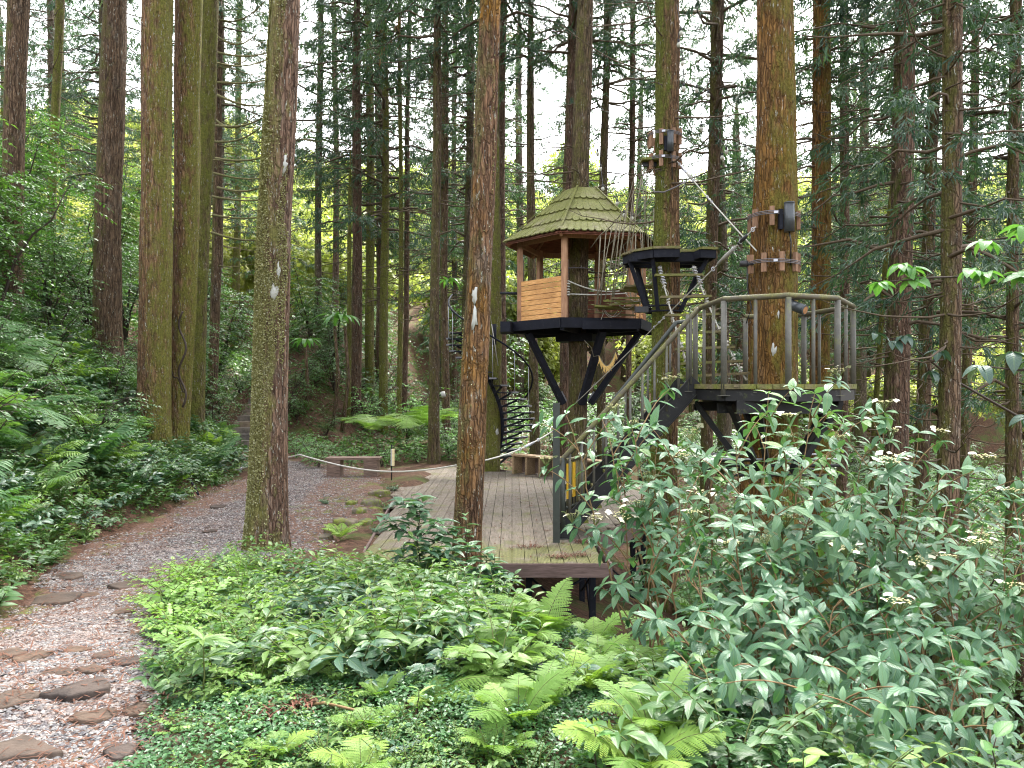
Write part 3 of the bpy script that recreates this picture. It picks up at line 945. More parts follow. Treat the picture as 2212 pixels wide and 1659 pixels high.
K = dict(sides=56, dz=.06, amp=.024)      # near trunks get real bark relief
K2 = dict(sides=30, dz=.12, amp=.018)
mossy, mossy_b, mossy_sx, mossy_rf = cedar('stout trunk furred with yellow green moss standing alone at the gravel path edge', 577, 1185, 9.1, 80, 622, 60, 'bark_mossy', HIGH[0], 11, flare=.34, **K)
orange, orange_b, orange_sx, orange_rf = cedar('orange barked trunk with white scars in front of the wooden deck', 1006, 1215, 8.25, 64, 1044, 46, 'bark_orange', HIGH[1], 10, flare=.3, **K)
maint, maint_b, maint_sx, maint_rf = cedar('thickest orange brown trunk, rising through the railed platform at the stair top', 1668, 830, 9.95, 92, 1676, 72, 'bark_main', HIGH[0], 12, flare=.2, **K)
zipt, zipt_b, zipt_sx, zipt_rf = cedar('trunk half green with moss carrying the small black platform and rope ladder', 1430, 1000, 12.0, 58, 1438, 52, 'bark_zip', HIGH[1], 12, flare=.2, dead=DEADS[0], dz0=6, **K)
houset, houset_b, houset_sx, houset_rf = cedar('brown trunk growing up through the floor and roof of the treehouse', 1249, 1000, 15.0, 43, 1268, 36, 'bark_house', HIGH[0], 11.5, flare=.2, dead=DEADS[1], dz0=5, **K2)
cedar('reddish front trunk of the three joined trunks on the left bank', 333, 905, 15, 64, 350, 60, 'bark_trio', HIGH[1], 12, flare=.3, **K)
cedar('middle trunk of the three joined trunks, wound with a dark vine near its foot', 384, 890, 15.7, 46, 410, 56, 'bark_trio', HIGH[0], 12.5, flare=.25, **K)
cedar('hindmost, greenest of the three joined trunks on the left bank', 428, 770, 17.5, 34, 449, 36, 'bark_green', HIGH[1], 12, flare=.2, dead=DEADS[3], dz0=5, **K2)
cedar('dark trunk with a broad flared foot among shrubs on the left bank', 234, 715, 17.6, 56, 245, 47, 'bark_brown', CROWNS[0], 11, flare=.6, **K2)
cedar('pale brown trunk at the far left edge above the bank shrubs', 28, 600, 16.5, 40, 45, 42, 'bark_brown', CROWNS[1], 10.5, **K2)
cedar('slim greyish trunk between the left edge trunk and the flared trunk', 112, 430, 23, 17, 124, 18, 'bark_green', CROWNS[2], 10, dead=DEADS[0], dz0=5)
BOUGH, _b, _s, _r = cedar('straight brown trunk just behind the three joined trunks, with many bare boughs', 460, 720, 23, 21, 472, 20, 'bark_brown', CROWNS[3], 11, dead=DEADS[3], dz0=3.5, low=LOWS[0], lz=9.0)
cedar('reddish trunk with purple tinged foliage half way between the mossy trunk and orange trunk', 765, 930, 25.5, 27, 772, 15, 'bark_red', CROWNS[4], 11.5, cs=.85, dead=DEADS[1], dz0=3, low=REDS, lz=7.2, ls=.9)
cedar('very thin dark leaning stem hugging the reddish trunk behind the bench', 752, 925, 25, 11, 768, 7, 'bark_green', None, H=9)
cedar('slender dark bare stem with upswept twigs behind the sign post', 861, 940, 25, 12, 863, 8, 'bark_green', CROWNS[5], 11.5, cs=.8, dead=DEADS[2], dz0=3.5)
cedar('thin red brown stem leaning beside the slender dark stem', 870, 930, 26.5, 13, 886, 9, 'bark_red', CROWNS[2], 12.5, cs=.7, dead=DEADS[0], dz0=4)
cedar('clean brown trunk at the back edge of the deck carrying a white lamp', 938, 1005, 19.0, 24, 940, 16, 'bark_house', CROWNS[3], 10.5, dead=DEADS[2], dz0=4.5, low=REDS, lz=8.6, ls=.7, **K2)
cedar('narrow trunk close behind the one with the white lamp', 964, 890, 24, 18, 960, 13, 'bark_brown', CROWNS[0], 11, dead=DEADS[1], dz0=3)
spirt, spirt_b, spirt_sx, spirt_rf = cedar('smooth olive trunk wrapped by the black spiral stair', 1060, 1015, 17.9, 37, 1068, 26, 'bark_green', CROWNS[1], 11, flare=.15, **K2)
cedar('reddish trunk peeping out right of the spiral stair trunk', 1085, 900, 22, 20, 1089, 15, 'bark_red', CROWNS[5], 11, dead=DEADS[2], dz0=5)
cedar('tall thin trunk left of the treehouse, dark below and pale above', 1156, 975, 20.5, 22, 1148, 13, 'bark_house', CROWNS[2], 11, dead=DEADS[0], dz0=5)
cedar('reddish trunk behind the treehouse, just left of its own trunk', 1219, 960, 18.5, 20, 1240, 23, 'bark_red', CROWNS[4], 11, dead=DEADS[1], dz0=6)
cedar('trunk seen right behind the treehouse wall, between its posts', 1300, 960, 20, 18, 1313, 17, 'bark_house', CROWNS[3], 10, dead=DEADS[2], dz0=4)
cedar('thin reddish trunk between treehouse roof and half green trunk', 1358, 960, 24, 14, 1366, 12, 'bark_red', CROWNS[0], 10, dead=DEADS[0], dz0=4)
cedar('dark furrowed trunk behind the rope ladder', 1530, 950, 17.5, 28, 1549, 26, 'bark_brown', CROWNS[1], 10, dead=DEADS[1], dz0=3.5, low=LOWS[0], lz=5.5)
cedar('thin trunk half hidden behind the thickest orange brown trunk', 1613, 835, 12.5, 26, 1652, 24, 'bark_main', None, H=13, **K2)
cedar('straight tan trunk behind the railed platform corner', 1773, 900, 15, 43, 1771, 35, 'bark_main', CROWNS[2], 10.5, dead=DEADS[2], dz0=4, low=LOWS[2], lz=6.5, **K2)
cedar('scaly reddish trunk right of the railed platform', 1818, 900, 18.5, 22, 1824, 17, 'bark_red', CROWNS[4], 10.5, dead=DEADS[0], dz0=3)
cedar('broad dark red trunk with grey twigs on the right slope', 1932, 1000, 13, 54, 1952, 40, 'bark_red', CROWNS[5], 10, dead=DEADS[1], dz0=3.5, low=LOWS[0], lz=5.5, **K2)
cedar('slanting thin trunk leaning against the broad dark red trunk', 1905, 760, 13.6, 11, 1958, 8, 'bark_green', None, H=9, dead=DEADS[2], dz0=2)
cedar('shadowed trunk between the broad dark red trunk and the pale mottled trunk', 1990, 1000, 15, 30, 2030, 22, 'bark_brown', CROWNS[3], 10, dead=DEADS[0], dz0=4, low=LOWS[1], lz=6, **K2)
cedar('pale mottled trunk standing free on the right, nearest on that slope', 2040, 1300, 9.4, 44, 2053, 38, 'bark_brown', HIGH[1], 8.5, dead=DEADS[1], dz0=3.2, low=LOWS[2], lz=5.6, ls=.8, sides=32, dz=.09, amp=.012)
cedar('slim brown trunk near the right edge behind the broad leaves', 2186, 1000, 14, 26, 2198, 21, 'bark_brown', CROWNS[0], 9, dead=DEADS[2], dz0=3, low=LOWS[0], lz=4.5, **K2)
cedar('thin shaded trunk right of the pale mottled trunk', 2085, 1000, 19, 20, 2108, 16, 'bark_brown', CROWNS[2], 8.5, dead=DEADS[0], dz0=3, low=LOWS[2], lz=5.5)

# long bare upswept boughs right of the three joined trunks
rs = np.random.default_rng(12)
for k in range(15):
    v0 = 15 + 33 * k + rs.normal(0, 6); y = rs.uniform(19, 22.5)
    a_ = P(462 + rs.normal(0, 4), v0 + 25, y); e_ = P(rs.uniform(560, 680), v0 + rs.uniform(-45, 20), y - rs.uniform(.5, 2.5))
    tt = np.linspace(0, 1, 9)
    pts = a_ + np.outer(tt, e_ - a_) + np.stack([0 * tt, 0 * tt, -.35 * np.sin(np.pi * tt) * rs.uniform(.4, 1.2)], -1)
    mb = MB(); mb.tube(pts, np.linspace(.035, .008, 9), 5)
    for _ in range(4):
        i_ = rs.integers(3, 8); q_ = pts[i_] + rs.normal(0, .35, 3) + (.3, 0, .15)
        mb.tube([pts[i_], (pts[i_] + q_) / 2 + (0, 0, -.04), q_], [.012, .008, .004], 4)
    o = mb.build('bare_bough', M['twig_moss'], BOUGH)
cedar('drooping cedar filling the gap right of the mossy trunk top', 688, 829.5, 30, 16, 692, 12, 'bark_far', CROWNS[1], 6.8, cs=1.05, dead=DEADS[2], dz0=2)
cedar('ragged cedar behind the gap between mossy and reddish trunks', 725, 829.5, 37, 15, 722, 11, 'bark_red', CROWNS[4], 9, cs=1.1, dead=DEADS[0], dz0=3)
# moss tufts and flakes on the two near trunks
FLAKE = (np.array([(-.5, 0, 0), (.5, 0, 0), (.55, .8, .25), (0, 1.1, .5), (-.55, .75, .2)], float), [np.array([(0, 1, 2, 3, 4)])], np.array([(0, 0), (1, 0), (1, .8), (.5, 1), (0, .8)], float))
M['moss_flake'] = leaf_mat('moss_flakes', [(0, (.13, .115, .045)), (.4, (.21, .20, .08)), (.8, (.29, .285, .13)), (1, (.42, .41, .27))], .15, .85, .1, vein=0, bumpy=0, objvar=0)
def moss_on(root, base, sx, rf, n, dirv, z0, z1, smin, smax, thr, seed):
    rs = np.random.default_rng(seed)
    z = z0 + (z1 - z0) * rs.random(n); th = rs.random(n) * 6.283
    c, s_ = np.cos(th), np.sin(th)
    k = rs.normal(0, .09, n) + .45 * (c * dirv[0] + s_ * dirv[1]) + .75 * vnoise(c * 1.3, s_ * 1.3, z * .7 + seed) + .4 * vnoise(c * 3.5, s_ * 3.5, z * 2.5 + seed)
    keep = k > thr
    z, c, s_, n = z[keep], c[keep], s_[keep], keep.sum()
    r = rf(z) * (1 + .05 * 0) + .004
    ph = 0
    p = SURF[root.name](z, np.arctan2(s_, c), rf(z)) + base
    outw = np.stack([c, s_, np.zeros(n)], -1)
    d = norm(outw * rs.uniform(.2, .9, (n, 1)) + np.stack([-s_, c, np.zeros(n)], -1) * rs.normal(0, .5, (n, 1)) + np.stack([np.zeros(n), np.zeros(n), rs.normal(-.5, .6, n)], -1))
    mb = MB()
    mb.inst(FLAKE, p - outw * .004, frames(d, outw), rs.uniform(smin, smax, n), rs.random(n), smooth=False)
    tag(mb.build('moss', M['moss_flake'], root), kind='stuff')
moss_on(mossy, mossy_b, mossy_sx, mossy_rf, 95000, (-1, -.5), 0, 8, .007, .017, -.02, 3)
moss_on(orange, orange_b, orange_sx, orange_rf, 14000, (-.8, -.5), 0, 8, .006, .014, .52, 9)

# white scars on trunks
def scar(root, base, sx, rf, u, v, w, h, yb, seed):
    rs = np.random.default_rng(seed)
    p = P(u, v, yb)
    z = p[2] - base[2]
    r = float(rf(np.array([z]))[0]) * 1.06 + .012
    dx = np.clip((p[0] - base[0] - sx * z) / r, -.95, .95)
    a0 = math.asin(dx)
    ww, hh = w * yb / F, h * yb / F
    n = 14
    V = [(0, 0)]
    for k in range(n):
        t = k / n * 6.283
        q_ = 1 + rs.normal(0, .28)
        V.append((ww / 2 * q_ * math.cos(t), hh / 2 * q_ * math.sin(t)))
    out = []
    for e, (s_, t_) in enumerate(V):
        a = a0 + s_ / r
        zz = np.array([z + t_])
        out.append(SURF[root.name](zz, np.array([a - math.pi / 2]), rf(zz))[0] + np.array((math.sin(a), -math.cos(a), 0)) * (.008 if e == 0 else .005))
    V = np.array(out) + base
    back = V - np.array((math.sin(a0), -math.cos(a0), 0)) * .03
    f = [(0, 1 + k, 1 + (k + 1) % n) for k in range(n)]
    f4 = [(1 + k, n + 2 + k, n + 2 + (k + 1) % n, 1 + (k + 1) % n) for k in range(n)]
    mb = MB(); mb.add(np.concatenate([V, back]), [np.array(f), np.array(f4)], smooth=True)
    mb.build('pale_scar', M['white'], root)
scar(mossy, mossy_b, mossy_sx, mossy_rf, 612, 635, 16, 30, 9.1, 1)
scar(mossy, mossy_b, mossy_sx, mossy_rf, 621, 590, 8, 28, 9.1, 2)
scar(mossy, mossy_b, mossy_sx, mossy_rf, 634, 360, 9, 40, 9.1, 3)
scar(orange, orange_b, orange_sx, orange_rf, 1017, 640, 12, 30, 8.25, 4)
scar(orange, orange_b, orange_sx, orange_rf, 1019, 690, 12, 44, 8.25, 5)
scar(maint, maint_b, maint_sx, maint_rf, 1650, 820 - 62, 9, 26, 9.95, 6)
scar(maint, maint_b, maint_sx, maint_rf, 1660, 682, 4, 18, 9.95, 7)
scar(spirt, spirt_b, spirt_sx, spirt_rf, 1074, 930, 8, 14, 17.9, 8)

# dark vine winding up the middle trunk of the trio
p0 = P(392, 890, 15.3)
pts = [P(394 + 8 * math.sin(k * .55), 880 - k * 9, 15.25 - .04 * math.cos(k * .5)) for k in range(24)]
mb = MB(); mb.tube(pts, .022, 6)
pts2 = [P(370 + k * 3.2, 800 + k * 5 + 6 * math.sin(k), 15.3) for k in range(10)]
mb.tube(pts2, .014, 5)
o = mb.build('climbing_vine', M['stem_dark']); tag(o, 'dark woody vine climbing the foot of the middle joined trunk', 'vine')

# the cedars behind, too many and too alike to tell apart
taken = [(-7.8, 23)]
spots = []
def wood_zone(u):
    for lim, s_ in ((300, 'left of the three joined trunks'), (560, 'behind the three joined trunks'), (760, 'just right of the mossy trunk'), (980, 'left of the orange trunk'), (1120, 'between the orange trunk and the treehouse'),
                    (1400, 'behind the treehouse'), (1620, 'between the half green and thickest trunks'), (1880, 'behind the railed platform'), (2060, 'behind the pale mottled trunk')):
        if u < lim: return s_
    return 'close to the right edge'
rs = np.random.default_rng(77)
while len(spots) < 46:
    y = rs.uniform(24, 47); x = rs.uniform(-.78 * y, .78 * y)
    if abs(x + 7.7) < 2.2 and y < 30: continue
    if any((x - a) ** 2 + (y - b) ** 2 < 5.5 for a, b in spots): continue
    spots.append((x, y))
for k, (x, y) in enumerate(spots):
    u = 1106 + x * F / y
    w = rs.uniform(.22, .46) / y * F
    cedar('tall straight cedar deep in the wood, ' + wood_zone(u), u, 829.5, y, w, u + rs.normal(0, 8), w * .7, ('bark_far', 'bark_red', 'bark_green', 'bark_far')[k % 4],
          CROWNS[k % 6], rs.uniform(5.5, 9.5), cs=rs.uniform(.9, 1.2), dead=DEADS[k % 3], dz0=rs.uniform(2, 5), low=LOWS[k % 3] if k % 2 else None, lz=rs.uniform(3, 6), sides=10, dz=.7,
          group='tall cedars deep in the wood', name='cedar_tree')
drop_tmp()

# ------------------------------------------------------------------ bright broadleaf trees on the far hillside
LEAFQ = (np.array([(0, 0, 0), (-.5, .5, .1), (0, 1, 0), (.5, .5, .1)], float), [np.array([(0, 3, 2, 1)])], np.array([(.5, 0), (0, .5), (.5, 1), (1, .5)], float))
def broad_data(seed, R, Hc, n, s0, s1, mat, blobs=16):
    rs = np.random.default_rng(seed)
    c = norm(rs.normal(0, 1, (blobs, 3))) * rs.uniform(.35, .95, (blobs, 1)) * (R * .72, R * .72, Hc * .38) + (0, 0, Hc * .5)
    b = rs.integers(0, blobs, n)
    d = norm(rs.normal(0, 1, (n, 3)))
    p = c[b] + d * (R * .36 * rs.uniform(.35, 1.05, (n, 1)) ** .6) * (1, 1, .75)
    nr = norm(d * .6 + (0, 0, .7) + rs.normal(0, .45, (n, 3)))
    al = norm(np.cross(nr, rs.normal(0, 1, (n, 3))) + (0, 0, -.25))
    s = rs.uniform(s0, s1, n)
    mb = MB()
    tone = rs.random(blobs)
    mb.inst(LEAFQ, p, frames(al, nr), np.stack([s * .6, s, s], -1), np.clip(.6 * tone[b] + .4 * rs.random(n), 0, 1), 0, True)
    for k in range(blobs):
        mid = c[k] * .5 + (0, 0, -.1 * Hc)
        mb.tube([np.array((0, 0, -.1)), mid, c[k]], [.05 * R / 2, .03 * R / 2, .012], 4, 1, False)
    return mb.data('foliage', [mat, M['twig']])
BROAD = [broad_data(200 + k, (3.0, 3.6, 2.6)[k], (5, 6, 4.2)[k], 7000, .16, .34, M['far_leaf'], 22) for k in range(3)]
mb = MB(); mb.tube([(0, 0, -1), (.1, 0, 1.5), (0, .1, 3.2)], [.2, .15, .1], 8); TRK = mb.data('trunk', [M['bark_far']])
rs = np.random.default_rng(5)
k = 0
for y in np.arange(44, 116, 5.2):
    for x in np.arange(-.74 * y, .74 * y, 6.0):
        xx, yy = x + rs.normal(0, 1.6), y + rs.normal(0, 1.4)
        z = gzf(xx, yy)
        r = thing('broadleaf_tree', 'bright yellow green broadleaf tree on the sunlit slope far behind the cedars', 'tree', (xx, yy, z - .2), 'broadleaf trees on the far slope')
        s = rs.uniform(.85, 1.45)
        r.scale = (s, s, s * rs.uniform(.9, 1.25)); r.rotation_euler[2] = rs.random() * 6.28
        obj('trunk', TRK, r)
        tag(obj('crown', BROAD[k % 3], r, (0, 0, 2.3)), kind='stuff')
        k += 1

# ------------------------------------------------------------------ the wooden deck
def clip_line(poly, x):
    """y intervals of a vertical line through a polygon"""
    ys = []
    n = len(poly)
    for i in range(n):
        (x0, y0), (x1, y1) = poly[i], poly[(i + 1) % n]
        if (x0 <= x < x1) or (x1 <= x < x0):
            ys.append(y0 + (y1 - y0) * (x - x0) / (x1 - x0))
    return sorted(ys)
DECK = [(-1.70, 8.60), (1.08, 8.60), (1.04, 10.0), (2.15, 12.3), (2.75, 15.2), (1.0, 16.75), (.1, 17.5), (-.35, 18.1), (-1.3, 18.7), (-2.92, 18.25), (-2.12, 15.4), (-2.28, 14.3), (-2.05, 13.6)]
deck = thing('wooden_deck', 'low deck of greyish boards, mossy at its front edge, below the stairs', 'deck', (-.3, 12, 0))
bw = .146
xs = np.arange(-2.92 + bw / 2, 2.75, bw)
holes = [(spirt_b[0], 17.9, .34), (houset_b[0], 15.0, .42)]
for x in xs:
    ys = clip_line(DECK, x)
    for a, b in zip(ys[::2], ys[1::2]):
        segs = [(a, b)]
        for hx, hy, hr in holes:
            if abs(x - hx) < hr:
                segs = [t for s_ in segs for t in (((s_[0], min(s_[1], hy - hr)), (max(s_[0], hy + hr), s_[1])) if s_[0] < hy < s_[1] else (s_,))]
        for s0, s1 in segs:
            if s1 - s0 < .12: continue
            cut = s0 + (s1 - s0) * RNG.uniform(.35, .65) if s1 - s0 > 4.2 else None
            for q0, q1 in ([(s0, cut - .003), (cut + .003, s1)] if cut else [(s0, s1)]):
                mb = MB()
                mb.box((x, (q0 + q1) / 2, -.0135 + RNG.normal(0, .0012)), (bw - .007, q1 - q0, .027), rnd=RNG.random())
                mb.build('plank', M['deck'], deck)
def edge_fascia(poly, i0, i1, name='fascia', h=.15, mat='deck_front', out=.012):
    p0, p1 = np.array(poly[i0]), np.array(poly[i1])
    mb = MB()
    d = (p1 - p0) / np.linalg.norm(p1 - p0); nrm = np.array((d[1], -d[0])) * (out + .016)
    a = np.r_[p0 + nrm, -h / 2 - .004]; b = np.r_[p1 + nrm, -h / 2 - .004]
    mb.bar(a, b, .03, h)
    return mb.build(name, M[mat], deck)
for i_ in range(len(DECK)):
    edge_fascia(DECK, i_, (i_ + 1) % len(DECK))
# joists, beams and steel legs under it
for y in np.arange(8.9, 17.5, .9):
    cx = [p for p in np.arange(-2.6, 2.7, .1) if any(a < y < b for a, b in zip(clip_line(DECK, p)[::2], clip_line(DECK, p)[1::2]))]
    if not cx: continue
    mb = MB(); mb.bar((cx[0] + .05, y, -.09), (cx[-1] - .05, y, -.09), .06, .11); mb.build('joist', M['steel_moss'], deck)
for x, y in [(-.9, 9.0), (.2, 9.0), (.95, 9.1), (1.0, 11.0), (1.9, 12.1), (2.3, 13.5), (1.7, 14.6), (-.3, 11), (.3, 13.6), (2.2, 12.9)]:
    g = gzf(x, y)
    mb = MB(); mb.box((x, y, (g - .1 - .15) / 2), (.075, .075, -.15 - g + .3)); mb.build('leg', M['steel'], deck)
for a, b in [((.95, 9.1), (1.0, 11.0)), ((1.0, 11.0), (1.9, 12.1)), ((1.9, 12.1), (2.3, 13.5)), ((.2, 9.0), (.95, 9.1))]:
    for s_ in (0, 1):
        p, q_ = (a, b) if s_ else (b, a)
        mb = MB(); mb.tube([(p[0], p[1], -.25), (q_[0], q_[1], gzf(*q_) + .15)], .014, 6); mb.build('brace', M['steel'], deck)
# two slanted timber props under the deck's right side
for u in (1322, 1352, 1392):
    p = P(u, 1100, 12.2)
    mb = MB(); mb.bar((p[0], p[1], -.16), (p[0] - .16, p[1] + .1, -.62), .14, .05, (0, 1, 0)); mb.build('prop', M['wedge'], deck)
mb = MB(); mb.bar((1.15, 10.2, -.22), (2.1, 12.25, -.22), .07, .2); mb.build('edge_beam', M['deck_front'], deck)

# ------------------------------------------------------------------ railed platform round the thick trunk
PC = np.array((3.36, 9.95))
PLAT = [(2.36, 10.95), (2.36, 10.12), (2.50, 9.05), (3.15, 8.72), (3.83, 8.98), (4.42, 9.92), (4.15, 10.95), (3.3, 11.25)]
plat = thing('viewing_platform', 'mossy wooden platform with tubular railing round the thickest trunk', 'platform', (PC[0], PC[1], 2.0))
ys_ = np.arange(8.72 + .05, 11.25, .118)
def clip_h(poly, y):
    return clip_line([(b, a) for a, b in poly], y)
for y in ys_:
    c = clip_h(PLAT, y)
    if len(c) < 2: continue
    segs = [(c[0], c[-1])]
    if abs(y - PC[1]) < .38:
        segs = [(c[0], PC[0] - .38), (PC[0] + .38, c[-1])]
    for a, b in segs:
        if b - a < .1: continue
        mb = MB(); mb.box(((a + b) / 2, y, 1.978 + RNG.normal(0, .002)), (b - a, .108, .035), rnd=RNG.random()); mb.build('plank', M['mosswood'], plat)
def ring_bar(root, poly, zc, h, w, mat, name, out=0.0, closed=True, skip=()):
    n = len(poly)
    for i in range(n if closed else n - 1):
        if i in skip: continue
        a, b = np.array(poly[i]), np.array(poly[(i + 1) % n])
        d = norm(b - a); nr = np.array((d[1], -d[0])) * out
        mb = MB(); mb.bar(np.r_[a + nr, zc], np.r_[b + nr, zc], w, h); mb.build(name, M[mat], root)
# fascia boards in short mossy lengths, steel channel below
for i in range(len(PLAT)):
    a, b = np.array(PLAT[i]), np.array(PLAT[(i + 1) % len(PLAT)])
    d = norm(b - a); L = np.linalg.norm(b - a); nr = np.array((d[1], -d[0])) * .012
    m_ = max(1, int(round(L / .2)))
    for k in range(m_):
        p = a + d * (L * k / m_ + .004) + nr; q_ = a + d * (L * (k + 1) / m_ - .004) + nr
        mb = MB(); mb.bar(np.r_[p, 1.97], np.r_[q_, 1.97], .025, .06, rnd=RNG.random()); mb.build('edge_board', M['mosswood'], plat)
ring_bar(plat, [(PC[0] + (x - PC[0]) * .97, PC[1] + (y - PC[1]) * .97) for x, y in PLAT], 1.865, .13, .06, 'steel_moss', 'edge_channel')
# inner beams
for x in (2.75, 3.0, 3.72, 4.0):
    c = clip_line(PLAT, x)
    mb = MB(); mb.bar((x, c[0] + .1, 1.83), (x, c[-1] - .1, 1.83), .06, .16); mb.build('beam', M['steel_moss'], plat)
for y in (9.5, 10.4):
    c = clip_h(PLAT, y)
    mb = MB(); mb.bar((c[0] + .1, y, 1.70), (c[-1] - .1, y, 1.70), .08, .12); mb.build('beam', M['steel_moss'], plat)
mb = MB()
mb.bar((2.62, 8.98, 1.74), (3.72, 8.98, 1.74), .05, .14); mb.build('front_channel', M['steel_moss'], plat)
mb = MB(); mb.bar((2.6, 8.975, 1.662), (3.74, 8.975, 1.662), .07, .014); mb.build('channel_flange', M['steel_moss'], plat)
# diagonal braces to the trunk, with its clamp rails
for (x, y) in [(2.62, 9.25), (2.9, 9.05), (3.75, 9.15), (4.25, 9.95), (2.45, 10.3), (4.0, 10.8), (3.3, 11.0)]:
    d = norm(np.array((PC[0] - x, PC[1] - y)))
    e = PC - d * .34
    mb = MB(); mb.bar((x, y, 1.76), (e[0], e[1], .9), .07, .07); mb.build('brace', M['steel_moss'], plat)
for z in (.86, .98, 1.06):
    for s_ in (-1, 1):
        mb = MB(); mb.tube([(PC[0] - .75, PC[1] + s_ * .33, z), (PC[0] + .75, PC[1] + s_ * .33, z)], .018 if z < 1 else .012, 8); mb.build('clamp_rail', M['steel_moss' if z < 1 else 'galv'], plat)
# railing: top rail polyline and posts
RTOP = 3.0
A_, B_, C_, D_, E_, F_ = [np.array((x, y, z)) for x, y, z in [(2.43, 10.20, 2.985), (2.50, 9.08, RTOP), (3.15, 8.77, RTOP + .01), (3.82, 9.02, RTOP + .005), (4.40, 9.92, RTOP), (4.12, 10.86, RTOP - .02)]]
G_ = np.array((3.4, 11.2, RTOP - .02))
def rail(root, pts, r, name, mat='rail'):
    out = []
    for i in range(len(pts) - 1):
        out += [pts[i] + (pts[i + 1] - pts[i]) * t for t in (0, .03, .97)]
    out.append(pts[-1])
    mb = MB(); mb.tube(out, r, 10); return mb.build(name, M[mat], root)
rail(plat, [A_, B_, C_, D_, E_, F_, G_], .034, 'top_rail')
def post(root, x, y, z0, z1, r, name, mat='post', foot=True):
    mb = MB(); mb.tube([(x, y, z0), (x, y, z1)], r, 10)
    if foot: mb.box((x, y, z0 + .004), (r * 3.4, r * 3.4, .008))
    return mb.build(name, M[mat], root)
for p in (A_, B_, C_, D_, E_, F_, G_):
    post(plat, p[0], p[1], 1.86, p[2] - .02, .035, 'post')
for a, b, n in ((A_, B_, 2), (B_, C_, 1), (C_, D_, 1), (D_, E_, 1), (E_, F_, 2), (F_, G_, 1)):
    for k in range(1, n + 1):
        p = a + (b - a) * k / (n + 1)
        post(plat, p[0], p[1], 1.90, p[2] - .02, .021, 'baluster')
# spotlight hung under the rail
t = thing('spotlight', 'cylindrical spotlight with amber lens hung from the platform rail', 'spotlight', P(1722, 655, 8.9))
c = P(1722, 662, 8.9)
mb = MB(); mb.tube([c + (-.06, .06, .03), c + (.05, -.07, -.045)], .058, 16); mb.build('housing', M['lamp'], t)
mb = MB(); mb.tube([c + (.05, -.07, -.045), c + (.062, -.083, -.051)], .06, 16); mb.build('rim', M['lamp'], t)
mb = MB(); mb.tube([c + (.061, -.082, -.0505), c + (.064, -.0855, -.0517)], .045, 16); mb.build('lens', M['lens'], t)
mb = MB(); mb.bar(c + (-.09, .07, .085), c + (.03, -.03, .085), .05, .012); mb.bar(c + (-.04, .03, .085), c + (-.02, .01, .03), .02, .02); mb.build('bracket', M['black'], t)

# ------------------------------------------------------------------ stairs
st = thing('stairs', 'steep open stair with black stringers and mossy tubular handrails up to the platform', 'stairs', (.62, 10.35, 0))
YN, YF = 9.95, 10.78
S0, S1 = np.array((.64, .0)), np.array((2.36, 1.93))
def stringer(y):
    d = (S1 - S0) / np.linalg.norm(S1 - S0); n_ = np.array((-d[1], d[0]))
    mb = MB()
    a, b = S0 + d * .03, S1 + d * .06
    for off, th, h in ((0, .012, .21), (.105, .06, .012), (-.105, .06, .012)):
        p, q_ = a + n_ * off, b + n_ * off
        mb.bar((p[0], y, p[1] + .06), (q_[0], y, q_[1] + .06), th if off == 0 else .06, h, up=(n_[0], 0, n_[1]))
    mb.box((S0[0] + .05, y, .05), (.16, .07, .1))
    return mb.build('stringer', M['steel_moss'], st)
stringer(YN); stringer(YF)
NST = 10
for k in range(1, NST):
    f = k / NST
    x = S0[0] + (S1[0] - S0[0]) * f + .06; z = S1[1] * f
    mb = MB(); mb.box((x, (YN + YF) / 2, z + .02), (.24, YF - YN - .03, .036), rnd=RNG.random()); mb.build('tread', M['mosswood'], st)
    mb = MB(); mb.bar((x - .1, YN + .02, z - .01), (x - .1, YF - .02, z - .01), .03, .03); mb.build('tread_angle', M['steel_moss'], st)
HN0, HN1 = np.array((.66, YN, 1.03)), A_
rail(st, [np.array((.60, YN, .97)), np.array((.72, YN, 1.10)), A_ + (-.02, -.23, -.02), A_ + (0, 0, .001)], .034, 'handrail')
far_top = np.array((2.30, YF, 2.86))
rail(st, [np.array((.78, YF, 1.0)), np.array((1.0, YF, 1.24)), far_top, far_top + (.16, 0, .02)], .03, 'handrail', 'pole')
for k in range(11):
    f = (k + .3) / 10.6
    x = .70 + (2.36 - .70) * f
    zb = .12 + 1.93 * (x - .64) / 1.72
    zt = 1.08 + (2.97 - 1.10) * (x - .72) / (2.41 - .72)
    post(st, x, YN, zb, zt, .017, 'baluster', foot=False)
    if k % 2 == 1:
        zt2 = 1.24 + (2.86 - 1.24) * (x - 1.0) / 1.3
        post(st, x + .06, YF, zb + .05, min(zt2 + .06, 2.88), .016, 'baluster', foot=False)
post(st, .655, YN, 0.0, 1.05, .036, 'newel_post', 'pole')
post(st, .80, YF, 0.0, 1.0, .036, 'newel_post', 'pole')
post(st, 2.28, YN + .02, 1.9, 2.9, .028, 'newel_post', 'post')
